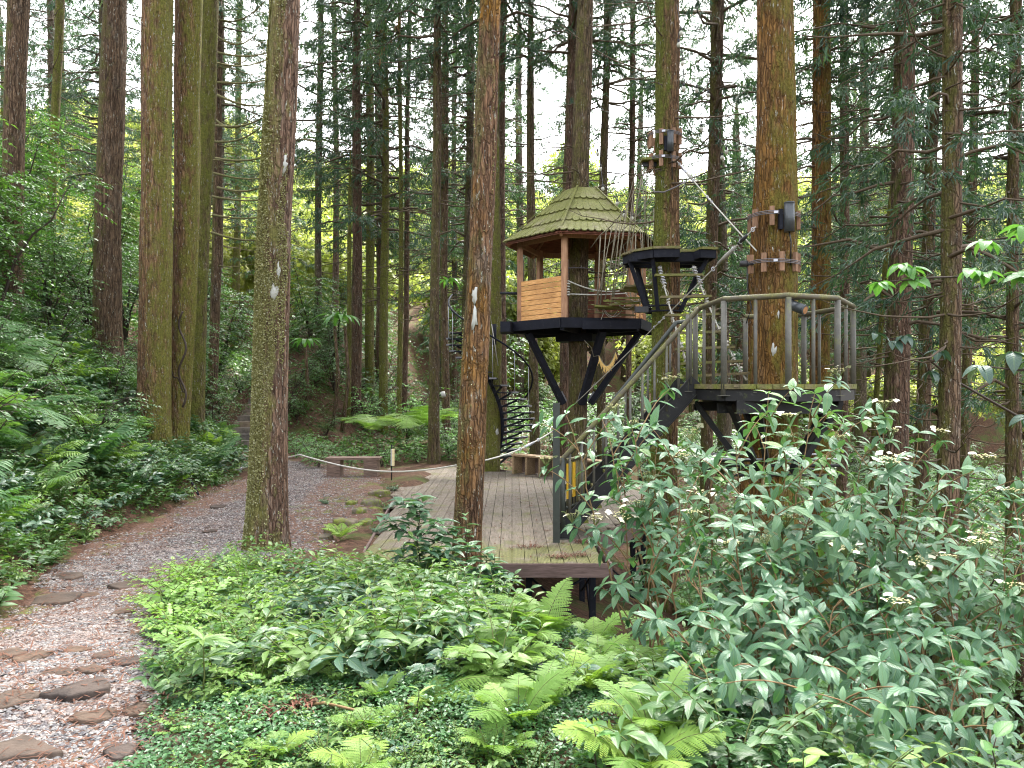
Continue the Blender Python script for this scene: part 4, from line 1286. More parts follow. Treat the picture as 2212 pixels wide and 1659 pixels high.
# small gate across the stair foot with two yellow slats
gt = thing('stair_gate', 'low barred gate at the stair foot with two yellow slats', 'gate', (.74, 10.3, 0))
g0, g1 = np.array((.70, 10.02, 1.0)), np.array((1.02, 10.72, 1.0))
mb = MB(); mb.tube([g0, g1], .026, 10); mb.build('top_rail', M['rail'], gt)
mb = MB(); mb.tube([g0 - (0, 0, .62), g1 - (0, 0, .62)], .02, 8); mb.build('bottom_rail', M['pole'], gt)
for k in range(6):
    p = g0 + (g1 - g0) * (k + .5) / 6
    mb = MB(); mb.tube([p - (0, 0, .9), p], .014, 8); mb.build('bar', M['rail'], gt)
for f in (.10, .40):
    p = g0 + (g1 - g0) * f + (0, -.03, 0)
    mb = MB(); mb.bar(p - (0, 0, .50), p - (0, 0, .04), .012, .085, up=(g1 - g0)); mb.build('slat', M['yellow'], gt)
pl = MB(); pl.box((.56, 9.72, .88), (.085, .06, 1.76))
o = pl.build('square_post', M['pole'], loc=(.56, 9.72, 0)); tag(o, 'dark green square post standing beside the foot of the stair', 'post')

# ------------------------------------------------------------------ straps with wedges, and the boxes and lamps on the trunks
def strap(label, base, sx, rf, z, nw, zoff=0.0, wl=.24, a0=-1.57, spread=6.283):
    cx, cy_ = base[0] + sx * (z - base[2]), base[1]
    r = float(rf(np.array([z - base[2]]))[0]) * 1.08 + .02
    t = thing('trunk_strap', label, 'strap', (cx, cy_, z))
    th = np.linspace(0, 6.283, 41)
    for dz_ in (-.018, .0, .018):
        mb = MB(); mb.tube(np.stack([cx + (r + .035) * np.cos(th), cy_ + (r + .035) * np.sin(th), z + dz_ + .01 * np.sin(th * 2)], -1), .006, 6, caps=False)
        mb.build('wire', M['cable'], t)
    for k in range(nw):
        a = a0 + (k - (nw - 1) / 2) * spread / nw
        R = frames(np.array([[math.cos(a), math.sin(a), 0.]]), (0, 0, 1))[0]
        mb = MB(); mb.box((cx + (r + .012) * math.cos(a), cy_ + (r + .012) * math.sin(a), z + zoff + RNG.normal(0, .012)), (.06, .045, wl), R, rnd=RNG.random())
        mb.build('wedge', M['wedge'], t)
    mb = MB(); a = a0 - .25
    mb.box((cx + (r + .05) * math.cos(a), cy_ + (r + .05) * math.sin(a), z), (.05, .03, .03), frames(np.array([[math.cos(a), math.sin(a), 0.]]), (0, 0, 1))[0]); mb.build('buckle', M['galv'], t)
zt_ = lambda v, y: EYE - (v - 829.5) * y / F
strap('upper wire strap with wooden wedges on the thickest orange trunk, behind the lamp', maint_b, maint_sx, maint_rf, zt_(463, 9.75), 8, -.05)
strap('lower wire strap with wooden wedges on the thickest orange trunk', maint_b, maint_sx, maint_rf, zt_(566, 9.75), 9, 0)
strap('upper wire strap with wedges on the half green trunk', zipt_b, zipt_sx, zipt_rf, zt_(286, 11.8), 8, -.06)
strap('lower wire strap with wedges on the half green trunk, beside the shelf', zipt_b, zipt_sx, zipt_rf, zt_(340, 11.8), 8, -.03)
def can(label, u, v, y, w, h):
    c = P(u, v, y)
    t = thing('uplight', label, 'lamp', c)
    ww, hh = w * y / F, h * y / F
    mb = MB(); mb.tube([c + (0, 0, -hh / 2), c + (0, 0, hh / 2)], ww / 2, 18); mb.build('housing', M['lamp'], t)
    mb = MB(); mb.tube([c + (0, 0, hh / 2 - .004), c + (0, 0, hh / 2 + .012)], ww / 2 * 1.03, 18); mb.build('rim', M['lamp'], t)
    mb = MB(); mb.box(c + (-.09 * w / 22, .05, -.01), (.05, .06, hh * .7)); mb.build('bracket', M['steel'], t)
    mb = MB(); mb.tube([c + (0, 0, -hh / 2), c + (.03, .02, -hh / 2 - .12), c + (.05, .1, -hh / 2 - .4)], .008, 6); mb.build('cable', M['black'], t)
can('grey cylinder lamp strapped to the right side of the thickest trunk', 1705, 470, 9.6, 22, 62)
can('grey cylinder lamp strapped high on the half green trunk', 1448, 306, 11.7, 14, 44)
t = thing('camera_box', 'small black box on a stub arm left of the thickest trunk', 'device', P(1607, 570, 9.8))
c = P(1607, 570, 9.8)
mb = MB(); mb.tube([c + (0, 0, -.035), c + (0, 0, .035)], .055, 12); mb.build('housing', M['black'], t)
mb = MB(); mb.tube([c, c + (.13, .03, 0)], .016, 8); mb.build('arm', M['black'], t)
mb = MB(); mb.tube([c + (.04, 0, -.04), c + (.06, .05, -.3), c + (.12, .08, -.55), c + (.06, .1, -.75)], .007, 6); mb.build('cable', M['black'], t)
t = thing('shelf_bracket', 'dark flat shelf sticking out left of the half green trunk', 'shelf', P(1402, 348, 12))
c = P(1402, 348, 12)
mb = MB(); mb.box(c, (.26, .3, .035)); mb.build('shelf_board', M['mosswood'], t)
mb = MB(); mb.bar(c + (-.1, 0, -.05), c + (.16, 0, -.05), .05, .07); mb.build('arm', M['black'], t)

# ------------------------------------------------------------------ small platform on the half green trunk
ZC = np.array((zipt_b[0] + zipt_sx * 5, 12.0))
zp = thing('lookout_platform', 'small black steel platform with notched front on the half green trunk', 'platform', (ZC[0], ZC[1], 4.0))
ZP = [(-.62, .15), (-.52, -.28), (-.26, -.56), (.12, -.60), (.12, -.30), (.42, -.30), (.46, -.54), (.70, -.50), (.70, .1), (.45, .55), (-.35, .55)]
ZPw = [(ZC[0] + a, ZC[1] + b) for a, b in ZP]
for x in np.arange(-.58, .70, .118):
    ys = clip_line(ZPw, ZC[0] + x)
    for a, b in zip(ys[::2], ys[1::2]):
        segs = [(a, b)] if abs(x - .02) > .3 else [(a, ZC[1] - .28), (ZC[1] + .28, b)]
        for p, q_ in segs:
            if q_ - p < .06: continue
            mb = MB(); mb.box((ZC[0] + x, (p + q_) / 2, 4.03), (.108, q_ - p, .03), rnd=RNG.random()); mb.build('plank', M['mosswood'], zp)
ring_bar(zp, ZPw, 4.028, .036, .024, 'mosswood', 'edge_board', .012)
ring_bar(zp, [(ZC[0] + a * .97, ZC[1] + b * .97) for a, b in ZP], 3.945, .12, .03, 'steel', 'edge_channel')
for a, b in ((-.3, -.45), (.3, -.28), (.0, .4)):
    mb = MB(); mb.bar((ZC[0] - .55, ZC[1] + a, 3.90), (ZC[0] + .62, ZC[1] + a, 3.90), .06, .08); mb.build('beam', M['steel'], zp)
for (a, b) in [(-.55, -.1), (-.25, -.45), (.6, -.4), (.62, .05), (.3, .45), (-.35, .45)]:
    d = norm(np.array((-a, -b)))
    mb = MB(); mb.bar((ZC[0] + a, ZC[1] + b, 3.92), (ZC[0] - d[0] * .27, ZC[1] - d[1] * .27, 3.12), .05, .05); mb.build('brace', M['steel'], zp)
th = np.linspace(0, 6.283, 25)
for z in (3.12, 3.2):
    mb = MB(); mb.tube(np.stack([ZC[0] + .275 * np.cos(th), ZC[1] + .275 * np.sin(th), 0 * th + z], -1), .016, 6, caps=False); mb.build('collar', M['steel'], zp)
mb = MB(); mb.box((ZC[0] - .36, ZC[1] - .1, 3.15), (.2, .12, .09)); mb.build('collar_block', M['black'], zp)

# rope ladder from its notch down to the railed platform
lad = thing('rope_ladder', 'rope ladder with mossy wooden rungs slanting from the small black platform to the railed one', 'ladder', (2.9, 11.2, 3))
LT = [P(1424, 575, 11.62), P(1497, 575, 11.62)]
LB = [P(1500, 828, 10.62), P(1612, 822, 10.62)]
for a, b in zip(LT, LB):
    n_ = 26
    t_ = np.linspace(0, 1, n_)
    pts = a + np.outer(t_, b - a) + np.stack([0 * t_, 0 * t_, -.10 * np.sin(np.pi * t_)], -1)
    mb = MB(); mb.tube(pts, .011, 6); mb.build('rope', M['rope'], lad)
    pts = a + np.outer(t_, b - a) + np.stack([.03 * np.sin(t_ * 40), .02 * np.cos(t_ * 40), -.10 * np.sin(np.pi * t_)], -1) + RNG.normal(0, .008, (n_, 3))
    mb = MB(); mb.tube(pts, .007, 5); mb.build('rope', M['rope_old'], lad)
    for k in range(8):        # knots
        f = (k + .2) / 8 if k else .03
        c = a + (b - a) * f + (0, 0, -.1 * math.sin(math.pi * f))
        th_ = np.linspace(0, 6.283 * 2.2, 14)
        mb = MB(); mb.tube(np.stack([c[0] + .022 * np.cos(th_), c[1] + .022 * np.sin(th_), c[2] + np.linspace(-.05, .05, 14)], -1), .011, 5); mb.build('knot', M['rope'], lad)
    th_ = np.linspace(0, 6.283 * 6, 50); f_ = np.linspace(0, .16, 50)
    c = a + np.outer(f_, b - a)
    mb = MB(); mb.tube(np.stack([c[:, 0] + .026 * np.cos(th_), c[:, 1] + .026 * np.sin(th_), c[:, 2]], -1), .011, 5); mb.build('lashing', M['galv'], lad)
for f in (.07, .24, .385, .535, .675, .81, .93):
    a, b = LT[0] + (LB[0] - LT[0]) * f, LT[1] + (LB[1] - LT[1]) * f
    dz_ = np.array((0, 0, -.1 * math.sin(math.pi * f)))
    d = norm(b - a)
    mb = MB(); mb.bar(a - d * .10 + dz_, b + d * .09 + dz_, .10, .034, rnd=RNG.random()); mb.build('rung', M['mosswood'], lad)

# ------------------------------------------------------------------ treehouse
HC = np.array((1.37, 15.0)); HX = houset_b[0]
FZ = 3.18
th_ = thing('treehouse', 'hexagonal wooden treehouse with scalloped mossy shingle roof on black steel braces', 'treehouse', (HC[0], HC[1], FZ))
ANG = [math.radians(10 + 60 * k) for k in range(6)]
def hexp(r, k):
    return np.array((HC[0] + r * math.cos(ANG[k % 6]), HC[1] + r * math.sin(ANG[k % 6])))
floor_poly = [hexp(1.46, k) for k in range(6)]
mb = MB(); mb.prism(floor_poly, FZ - .05, FZ - .002); fl = mb.build('floor', M['steel'], th_)
for k in range(6):
    a, b = hexp(1.46, k), hexp(1.46, k + 1)
    d = norm(b - a); nr = np.array((d[1], -d[0])) * .012
    mb = MB(); mb.bar(np.r_[a + nr, FZ - .088], np.r_[b + nr, FZ - .088], .024, .18); mb.build('floor_beam', M['steel'], fl)
for k in range(3):
    a, b = hexp(1.42, k), hexp(1.42, k + 3)
    mb = MB(); mb.bar(np.r_[a, FZ - .14 - .004 * k], np.r_[b, FZ - .14 - .004 * k], .07, .15); mb.build('floor_joist', M['steel'], fl)
p = HC
mb = MB(); mb.prism([(HX + .42 * math.cos(a), 15 + .42 * math.sin(a)) for a in ANG], FZ - .36, FZ - .20); mb.build('collar_box', M['steel'], fl)
mb = MB(); mb.box((1.75, 13.66, FZ - .13), (1.0, .03, .15)); mb.build('front_plate', M['steel'], fl)
# landing towards the spiral stair
mb = MB(); mb.prism([(-.22, 14.4), (-.03, 14.35), (.1, 15.1), (-.22, 15.25)][::1], FZ - .2, FZ - .01); mb.build('landing', M['steel'], fl)
# steel braces with grey end plates
for a in [math.radians(q_) for q_ in (203, 332, 283, 95)]:
    o_ = np.array((HC[0] + 1.16 * math.cos(a), HC[1] + 1.16 * math.sin(a)))
    i_ = np.array((HX + .30 * math.cos(a), 15 + .30 * math.sin(a)))
    mb = MB(); mb.bar(np.r_[o_, FZ - .22], np.r_[i_, 1.62], .13, .10); br = mb.build('brace', M['steel'], th_)
    d3 = norm(np.r_[i_, 1.66] - np.r_[o_, FZ - .22])
    sd_ = np.array((-math.sin(a), math.cos(a), 0))
    for s_ in (-1, 1):
        c = np.r_[i_, 1.66] - d3 * .08 + sd_ * s_ * .055
        mb = MB(); mb.bar(c - d3 * .12, c + d3 * .1, .006, .13, up=np.cross(d3, sd_)); mb.build('end_plate', M['greyplate'], br)
# posts
EZ = 4.70
for k in range(6):
    c = hexp(1.235, k)
    R = frames(np.array([[math.cos(ANG[k]), math.sin(ANG[k]), 0.]]), (0, 0, 1))[0]
    mb = MB(); mb.box((c[0], c[1], (FZ + EZ) / 2 + .03), (.10, .10, EZ - FZ + .06), R, rnd=RNG.random()); mb.build('post', M['timber'], th_)
# wall panels of boards on faces: 3-4 front left, 5-0 right, 0-1 and 1-2 behind
def wall(k, top, nb, mat, inset=.06):
    a, b = hexp(1.235, k), hexp(1.235, k + 1)
    d = norm(b - a); L = np.linalg.norm(b - a); n_ = np.array((-d[1], d[0]))
    h = top / nb
    fr = None
    for j in range(nb):
        mb = MB()
        p0 = a + d * .045 + n_ * 0.0; p1 = b - d * .045
        mb.bar(np.r_[p0, FZ + .02 + h * (j + .5)], np.r_[p1, FZ + .02 + h * (j + .5)], 0.022 + .003 * (j % 2), h - .010, rnd=RNG.random())
        o_ = mb.build('wall' if fr is None else 'board', M[mat], fr or th_)
        if fr is None: fr = o_
    if mat == 'inner' or k == 5:
        for f in (.33, .67):
            c = a + d * L * f
            mb = MB(); mb.bar(np.r_[c, FZ + .01], np.r_[c, FZ + top], .05, .05, up=np.r_[d, 0]); mb.build('stud', M['timber'], fr)
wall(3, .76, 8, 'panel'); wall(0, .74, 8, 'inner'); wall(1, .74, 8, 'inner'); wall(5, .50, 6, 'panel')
# eaves beams and roof
ro = MB()
RE, RT, ZE, ZT = 1.54, .35, 4.70, 5.76
def roof_r(t):  # slight outward sweep at the eaves
    return RE + (RT - RE) * (t ** .86)
def rp(k, t, f, lift=0.0):
    z = ZE + (ZT - ZE) * t
    a, b = hexp(roof_r(t), k), hexp(roof_r(t), k + 1)
    return np.r_[a + (b - a) * f, z + lift]
V, Fq = [], []
NT_ = 8
for k in range(6):
    b0 = len(V)
    for i in range(NT_ + 1):
        V += [rp(k, i / NT_, 0, -.02), rp(k, i / NT_, 1, -.02)]
    for i in range(NT_):
        Fq.append((b0 + 2 * i, b0 + 2 * i + 1, b0 + 2 * i + 3, b0 + 2 * i + 2))
    b1 = len(V)
    for i in range(NT_ + 1):
        V += [rp(k, i / NT_, 0, -.045), rp(k, i / NT_, 1, -.045)]
    for i in range(NT_):
        Fq.append((b1 + 2 * i, b1 + 2 * i + 2, b1 + 2 * i + 3, b1 + 2 * i + 1))
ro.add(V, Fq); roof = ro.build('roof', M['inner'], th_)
for k in range(6):
    a, b = hexp(1.245, k), hexp(1.245, k + 1)
    mb = MB(); mb.bar(np.r_[a, EZ - .02], np.r_[b, EZ - .02], .05, .09); mb.build('eaves_beam', M['timber'], roof)
    mb = MB(); mb.bar(rp(k, .03, 0, -.085), rp(k, .98, 0, -.085), .05, .07); mb.build('rafter', M['timber'], roof)
    mb = MB(); mb.bar(rp(k, .01, 0, .035), rp(k, 1.0, 0, .03), .036, .014, rnd=RNG.random()); mb.build('hip_cap', M['shingle'], roof)
COURSE = [(.0, .29, 12), (.23, .54, 9), (.47, .79, 7), (.72, 1.0, 5)]
for k in range(6):
    for ci, (t0, t1, n_) in enumerate(COURSE):
        for j in range(n_):
            lift = .006 + .010 * (j % 2) * .3 + RNG.uniform(0, .006)
            f0, f1 = j / n_, (j + 1) / n_
            drop = RNG.normal(0, .008)
            top = t1 if ci == 3 else t1 + .0
            pts = []
            for s_ in range(7):                   # rounded lower edge
                g_ = s_ / 6
                tt = t0 - .040 * math.sqrt(max(0, 1 - (2 * g_ - 1) ** 2)) + .012 + drop * .6
                pts.append(rp(k, tt, f0 + (f1 - f0) * (.01 + .98 * g_), lift + .044))
            wd = .0
            pts += [rp(k, top, f1 - (f1 - f0) * .02, lift * .3), rp(k, top, f0 + (f1 - f0) * .02, lift * .3)]
            pts = np.array(pts)
            nrm_ = norm(np.cross(pts[6] - pts[0], pts[8] - pts[0]))
            lo = pts - nrm_ * .020
            n2 = len(pts)
            q_ = np.array([(i, (i + 1) % n2, n2 + (i + 1) % n2, n2 + i) for i in range(n2)])[:, ::-1]
            A = np.zeros((2 * n2, 4)); A[:, 0] = RNG.random(); A[:, 3] = 1
            mb = MB(); mb.add(np.concatenate([pts, lo]), [np.array([list(range(n2))]), np.array([list(range(n2, 2 * n2))[::-1]]), q_], A)
            mb.build('shingle', M['shingle'], roof)
# dark collar round the trunk inside, with a wire
mb = MB(); thc = np.linspace(0, 6.283, 25)
mb.tube(np.stack([HX + .32 * np.cos(thc), 15 + .32 * np.sin(thc), 0 * thc + 4.22], -1), .012, 6, caps=False); mb.build('trunk_wire', M['cable'], th_)
# ropes across the open front
for z0, z1, s_ in ((3.86, 3.72, .10), (3.62, 3.66, .02)):
    a = np.r_[hexp(1.235, 4) + (.05, 0), z0]; b = np.r_[hexp(1.235, 5) - (.03, 0), z1]
    tt = np.linspace(0, 1, 12)
    mb = MB(); mb.tube(a + np.outer(tt, b - a) + np.stack([0 * tt, 0 * tt, -s_ * np.sin(np.pi * tt) * 1.0], -1), .013, 6); mb.build('rope', M['rope'], th_)
mb = MB(); c = np.r_[hexp(1.235, 4) + (.06, 0), 3.7]
for k in range(5):
    tq = np.linspace(0, 6.283, 10)
    mb.tube(np.stack([c[0] + .03 * np.cos(tq) , c[1] + .05 * np.sin(tq), c[2] - .1 + k * .05 + 0 * tq], -1), .012, 5, caps=False)
mb.build('rope_coil', M['rope'], th_)

# hanging plank bridge from the open side to the small black platform
rb = thing('plank_bridge', 'hanging bridge of loose mossy planks on thin ropes between treehouse and small platform', 'bridge', (2.0, 13.2, 3.4))
b0, b1 = np.array((1.75, 13.75, 3.30)), np.array((2.22, 12.75, 3.62))
c0 = [np.array((1.55, 13.55, 4.62)), np.array((2.05, 14.0, 4.55))]
c1 = [np.array((2.05, 12.15, 5.25)), np.array((2.5, 12.3, 5.2))]
side = norm(np.array((b1[1] - b0[1], -(b1[0] - b0[0]), 0)))
side = np.array((.93, -.12, 0))
for s_ in (0, 1):
    tt = np.linspace(-.25, 1, 14)
    pts = c0[s_] + np.outer(tt, c1[s_] - c0[s_]) + np.stack([0 * tt, 0 * tt, -.12 * np.sin(np.pi * np.clip(tt, 0, 1))], -1)
    mb = MB(); mb.tube(pts, .009, 6); mb.build('cable', M['rope_old'], rb)
NP = 8
for k in range(NP):
    f = k / (NP - 1)
    c = b0 + (b1 - b0) * f + (RNG.normal(0, .05), 0, -.07 * math.sin(math.pi * f) + RNG.normal(0, .03))
    d = norm(side + RNG.normal(0, .10, 3) * (1, 1, .5))
    mb = MB(); mb.bar(c - d * .36, c + d * .36, .15, .03, up=norm(np.array((0, 0, 1)) + RNG.normal(0, .12, 3)), rnd=RNG.random()); mb.build('plank', M['mosswood'], rb)
    for s_ in (0, 1):
        e = c + d * (.33 if s_ else -.33)
        h = c0[s_] + (c1[s_] - c0[s_]) * f + (0, 0, -.12 * math.sin(math.pi * f))
        for o2 in (-.06, .06):
            mb = MB(); mb.tube([e + (0, o2, 0), h + (RNG.normal(0, .02), 0, 0)], .006, 5); mb.build('rope', M['rope_old'], rb)
    if k % 2:
        e = c + d * RNG.uniform(-.3, .3)
        mb = MB(); mb.tube([e, e + (.02, 0, -.1), e + (-.02, 0, -.2)], .006, 4); mb.build('rope_end', M['rope'], rb)
for k in range(4):                              # loops of slack rope below the planks
    a = b0 + (b1 - b0) * RNG.random() + (-.2, 0, 0); b = a + (RNG.uniform(.2, .5), 0, .05)
    tt = np.linspace(0, 1, 9)
    mb = MB(); mb.tube(a + np.outer(tt, b - a) + np.stack([0 * tt, 0 * tt, -.18 * np.sin(np.pi * tt)], -1), .006, 5); mb.build('rope', M['rope'], rb)
# long support ropes from high on the half green trunk
for (u, v, y), (u2, v2, y2) in [((1395, 352, 12), (1352, 552, 12.6)), ((1378, 352, 12), (1325, 560, 13.4)), ((1440, 400, 11.8), (1300, 545, 13.6)), ((1398, 352, 12), (1390, 545, 12.3)), ((1385, 352, 12), (1400, 545, 12.2))]:
    mb = MB(); mb.tube([P(u, v, y), P(u2, v2, y2)], .007, 5); mb.build('rope', M['rope_old'], rb)

# straw garland under the floor
t = thing('straw_garland', 'hanging loop of dry straw fringe under the treehouse floor', 'garland', P(1305, 780, 14.0))
a, b = P(1294, 768, 14.0), P(1330, 760, 14.0)
tt = np.linspace(0, 1, 15)
pts = a + np.outer(tt, b - a) + np.stack([0 * tt, 0 * tt, -.22 * np.sin(np.pi * tt)], -1)
mb = MB(); mb.tube(pts, .007, 5); mb.build('cord', M['rope_old'], t)
mb = MB()
k = 130
f = RNG.random(k)
p = np.stack([np.interp(f, tt, pts[:, i]) for i in range(3)], -1)
mb.inst(STRIP, p, frames(np.stack([RNG.normal(0, .15, k), RNG.normal(0, .15, k), -np.ones(k)], -1), (0, 1, 0)), np.stack([np.full(k, .014), RNG.uniform(.07, .15, k), np.full(k, .02)], -1), RNG.random(k))
tag(mb.build('straw', M['straw'], t), kind='stuff')
mb = MB(); mb.tube([P(1262, 735, 13.8), P(1278, 752, 13.9), P(1282, 770, 14), a], .005, 5); mb.build('string', M['rope_old'], t)

# ------------------------------------------------------------------ cables and ropes
def cable(name, label, pts, r, mat, fittings=(), cat='cable', sleeve=None, loc=None):
    t = thing(name, label, cat, pts[0])
    mb = MB(); mb.tube(pts, r, 8); mb.build('strand', M[mat], t)
    for f, L, rr, m_ in fittings:
        pts_ = np.asarray(pts); n_ = len(pts_)
        seg = np.linspace(0, 1, n_)
        g = lambda q_: np.array([np.interp(q_, seg, pts_[:, i]) for i in range(3)])
        tot = np.linalg.norm(np.diff(pts_, axis=0), axis=1).sum()
        mb = MB(); mb.tube([g(f), g(f + L / 2 / tot), g(f + L / tot)], [rr * .7, rr, rr * .7], 8); mb.build('fitting', M[m_], t)
        for q_ in (f - .02, f + L / tot + .02):
            mb = MB(); c = g(np.clip(q_, 0, 1)); tq = np.linspace(0, 6.283, 12)
            mb.tube(np.stack([c[0] + rr * .7 * np.cos(tq), c[1] + 0 * tq, c[2] + rr * .9 * np.sin(tq)], -1), .007, 5, caps=False)
            mb.build('shackle', M['galv'], t)
    return t
def line(a, b, n=14, sag=0.0):
    tt = np.linspace(0, 1, n)
    return a + np.outer(tt, b - a) + np.stack([0 * tt, 0 * tt, -sag * np.sin(np.pi * tt)], -1)
cable('stay_cable', 'white stay cable from the half green trunk down to the thickest orange trunk', line(P(1462, 348, 11.8), P(1634, 542, 9.75), sag=.02), .009, 'rope', [(.06, .28, .02, 'galv'), (.15, .20, .025, 'rope_grey'), (.45, .05, .018, 'galv')])
cable('stay_cable', 'long thin stay cable from the thickest trunk down to the treehouse trunk', line(P(1632, 490, 9.7), P(1238, 876, 14.7), sag=.02), .008, 'rope', [(.03, .20, .028, 'black'), (.075, .42, .03, 'rope_grey'), (.42, .06, .02, 'galv')])
a, b = P(1196, 930, 9.75), P(1042, 996, 8.55)
c, d = P(630, 988, 9.3), P(505, 1016, 14)
pts = np.concatenate([line(a, b, 10, .05), line(b + (-.0, .12, 0), c + (0, .35, 0), 18, .17)[1:], line(c + (0, .35, 0), d, 6, 0)[1:]])
cable('barrier_rope', 'white barrier rope sagging from the square post past both front trunks towards the bank', pts, .009, 'rope', [(.09, .34, .02, 'galv'), (.9, .5, .02, 'black')], cat='rope')
cable('tether_cable', 'looped grey cable drooping round the half green trunk below its straps',
      [P(1482, 393, 11.5), P(1460, 404, 11.55), P(1435, 415, 11.6), P(1415, 415, 11.65), P(1408, 405, 11.9), P(1412, 396, 12.2)], .012, 'cable')
# hose like cable along the bank
mb = MB(); mb.tube([P(390, 1012, 14.5), P(405, 1030, 14), P(420, 1050, 13.6), P(428, 1068, 13.3)], .02, 8)
o = mb.build('hose', M['steel'], loc=P(405, 1030, 14)); tag(o, 'short dark blue hose lying on the leafy bank beside the path', 'hose')

# ------------------------------------------------------------------ string lights hanging between the trunks
def string(label, pts, bulbs):
    t = thing('string_lights', label, 'string lights', pts[0])
    mb = MB(); mb.tube(pts, .006, 5); mb.build('wire', M['black'], t)
    for c in bulbs:
        mb = MB(); mb.tube([c, c - (0, 0, .05)], .018, 8); s_ = mb.build('socket', M['black'], t)
        zz = np.linspace(0, 1, 7)
        mb = MB(); mb.tube(np.stack([c[0] + 0 * zz, c[1] + 0 * zz, c[2] - .05 - .075 * zz], -1), .010 + .022 * np.sin(np.pi * (.12 + .86 * zz)) ** .8, 10); mb.build('bulb', M['bulb'], t)
B1 = [P(u, v, 11.7) for u, v in ((1471, 60), (1466, 85), (1474, 125), (1477, 180))]
string('string of round bulbs hanging down the right side of the half green trunk', [P(1462, 10, 11.7), P(1470, 55, 11.7), P(1464, 84, 11.7), P(1475, 123, 11.7), P(1478, 180, 11.7)], B1)
B2 = [P(u, v, 13) for u, v in ((1505, 185), (1530, 195), (1515, 268), (1569, 318), (1610, 312), (1560, 330))]
string('string of bulbs between the half green trunk and the thickest orange trunk', [P(1470, 175, 12), P(1505, 184, 13), P(1530, 194, 13), P(1516, 266, 13), P(1569, 317, 13), P(1610, 311, 12), P(1640, 300, 10.5)], B2)
B3 = [P(u, v, 13.6) for u, v in ((1291, 322), (1297, 355), (1302, 398), (1333, 430), (1348, 455), (1365, 462))]
string('string of bulbs running down the treehouse trunk and over its roof', [P(1284, 260, 14.6), P(1290, 320, 14.4), P(1297, 354, 14.2), P(1302, 397, 14), P(1333, 429, 13.6), P(1348, 454, 13.5), P(1366, 461, 13.4), P(1392, 470, 13)], B3)

# ------------------------------------------------------------------ spiral stair round the olive trunk
sp = thing('spiral_stair', 'black steel spiral stair winding up the olive trunk at the back of the deck', 'stairs', (spirt_b[0], 17.9, 0))
SX = spirt_b[0]
mb = MB()
hel_i, hel_o = [], []
NTR = 20
for k in range(NTR):
    f = k / (NTR - 1)
    z = .25 + 2.95 * f
    a = math.radians(62 - 262 * f ** 1.25)
    ca, sa = math.cos(a), math.sin(a)
    p = np.array((SX + .28 * ca, 17.9 + .28 * sa, z)); q_ = np.array((SX + .98 * ca, 17.9 + .98 * sa, z))
    mb = MB(); mb.bar(p, q_, .22, .028); tr = mb.build('tread', M['steel'], sp)
    mb = MB(); mb.bar(p + (0, 0, -.2), q_ * .75 + p * .25 + (0, 0, -.02), .03, .04); mb.build('tread_strut', M['steel'], tr)
    mb = MB(); mb.box(q_ + (0, 0, .012), (.16, .10, .035), frames(np.array([[ca, sa, 0.]]), (0, 0, 1))[0]); mb.build('end_block', M['greyplate'], tr)
    hel_i.append(p + (0, 0, -.12)); hel_o.append(q_ + (0, 0, .92))
    if k % 2 == 0 and k > 7:
        mb = MB(); mb.tube([q_, q_ + (0, 0, .92)], .007, 5); mb.build('baluster', M['galv'], sp)
mb = MB(); mb.tube(hel_i, .045, 6); mb.build('stringer', M['steel'], sp)
mb = MB(); mb.tube(hel_o[3:], .022, 8); mb.build('handrail', M['steel'], sp)
mb = MB(); mb.tube([P(1068, 700, 17.4), P(1068, 745, 17.4)], .05, 10); mb.build('newel_post', M['steel'], sp)
for p_, q_ in (((1050, 640, 17), (1062, 700, 17.2)), ((1062, 700, 17.2), (1076, 790, 17.3))):
    mb = MB(); mb.tube([P(*p_), P(*q_)], .010, 5); mb.build('hand_rope', M['rope'], sp)
# link from the stair top to the treehouse
mb = MB(); mb.tube([P(1082, 633, 16.5), P(1116, 634, 15.3)], .028, 8); mb.build('link_rail', M['steel'], sp)

# ------------------------------------------------------------------ benches, sign, lamp
bn = thing('bench', 'plain backless wooden bench on two block legs between path and shrubs', 'bench', (-3.45, 16.7, 0))
bx0, bx1, byy = P(706, 1000, 16.7)[0], P(822, 1000, 16.7)[0], 16.75
for j in range(3):
    mb = MB(); mb.box(((bx0 + bx1) / 2, byy - .13 + .13 * j, .385), (bx1 - bx0, .122, .045), rnd=RNG.random()); mb.build('seat_plank', M['bench'], bn)
for x in (bx0 + .17, bx1 - .2):
    mb = MB(); mb.box((x, byy, .18), (.29, .36, .36), rnd=RNG.random()); mb.build('leg', M['bench'], bn)
db = thing('deck_bench', 'long built in bench with open boxes along the right back edge of the deck', 'bench', (.4, 17.0, 0))
q0, q1 = np.array((.12, 17.3)), np.array((2.45, 15.3))
d = norm(q1 - q0); L = np.linalg.norm(q1 - q0); n_ = np.array((-d[1], d[0]))
for j in range(2):
    a = np.r_[q0 + n_ * (-.14 + .15 * j), .415]; b = np.r_[q1 + n_ * (-.14 + .15 * j), .415]
    mb = MB(); mb.bar(a, b, .145, .04, rnd=RNG.random()); mb.build('seat_plank', M['bench_deck'], db)
for k in range(9):
    c = q0 + d * (L * k / 8 * .98 + .03)
    mb = MB(); mb.bar(np.r_[c - n_ * .19, .197], np.r_[c + n_ * .12, .197], .045, .394, rnd=RNG.random()); mb.build('divider', M['bench_deck'], db)
mb = MB(); mb.bar(np.r_[q0 + n_ * .12, .2], np.r_[q1 + n_ * .12, .2], .02, .38); mb.build('back_board', M['bench'], db)
sg = thing('sign_post', 'small upright pale yellow marker board on a thin rod at the deck corner', 'sign', P(846, 1035, 15.9))
c = P(846, 1035, 15.9); g = gzf(c[0], c[1])
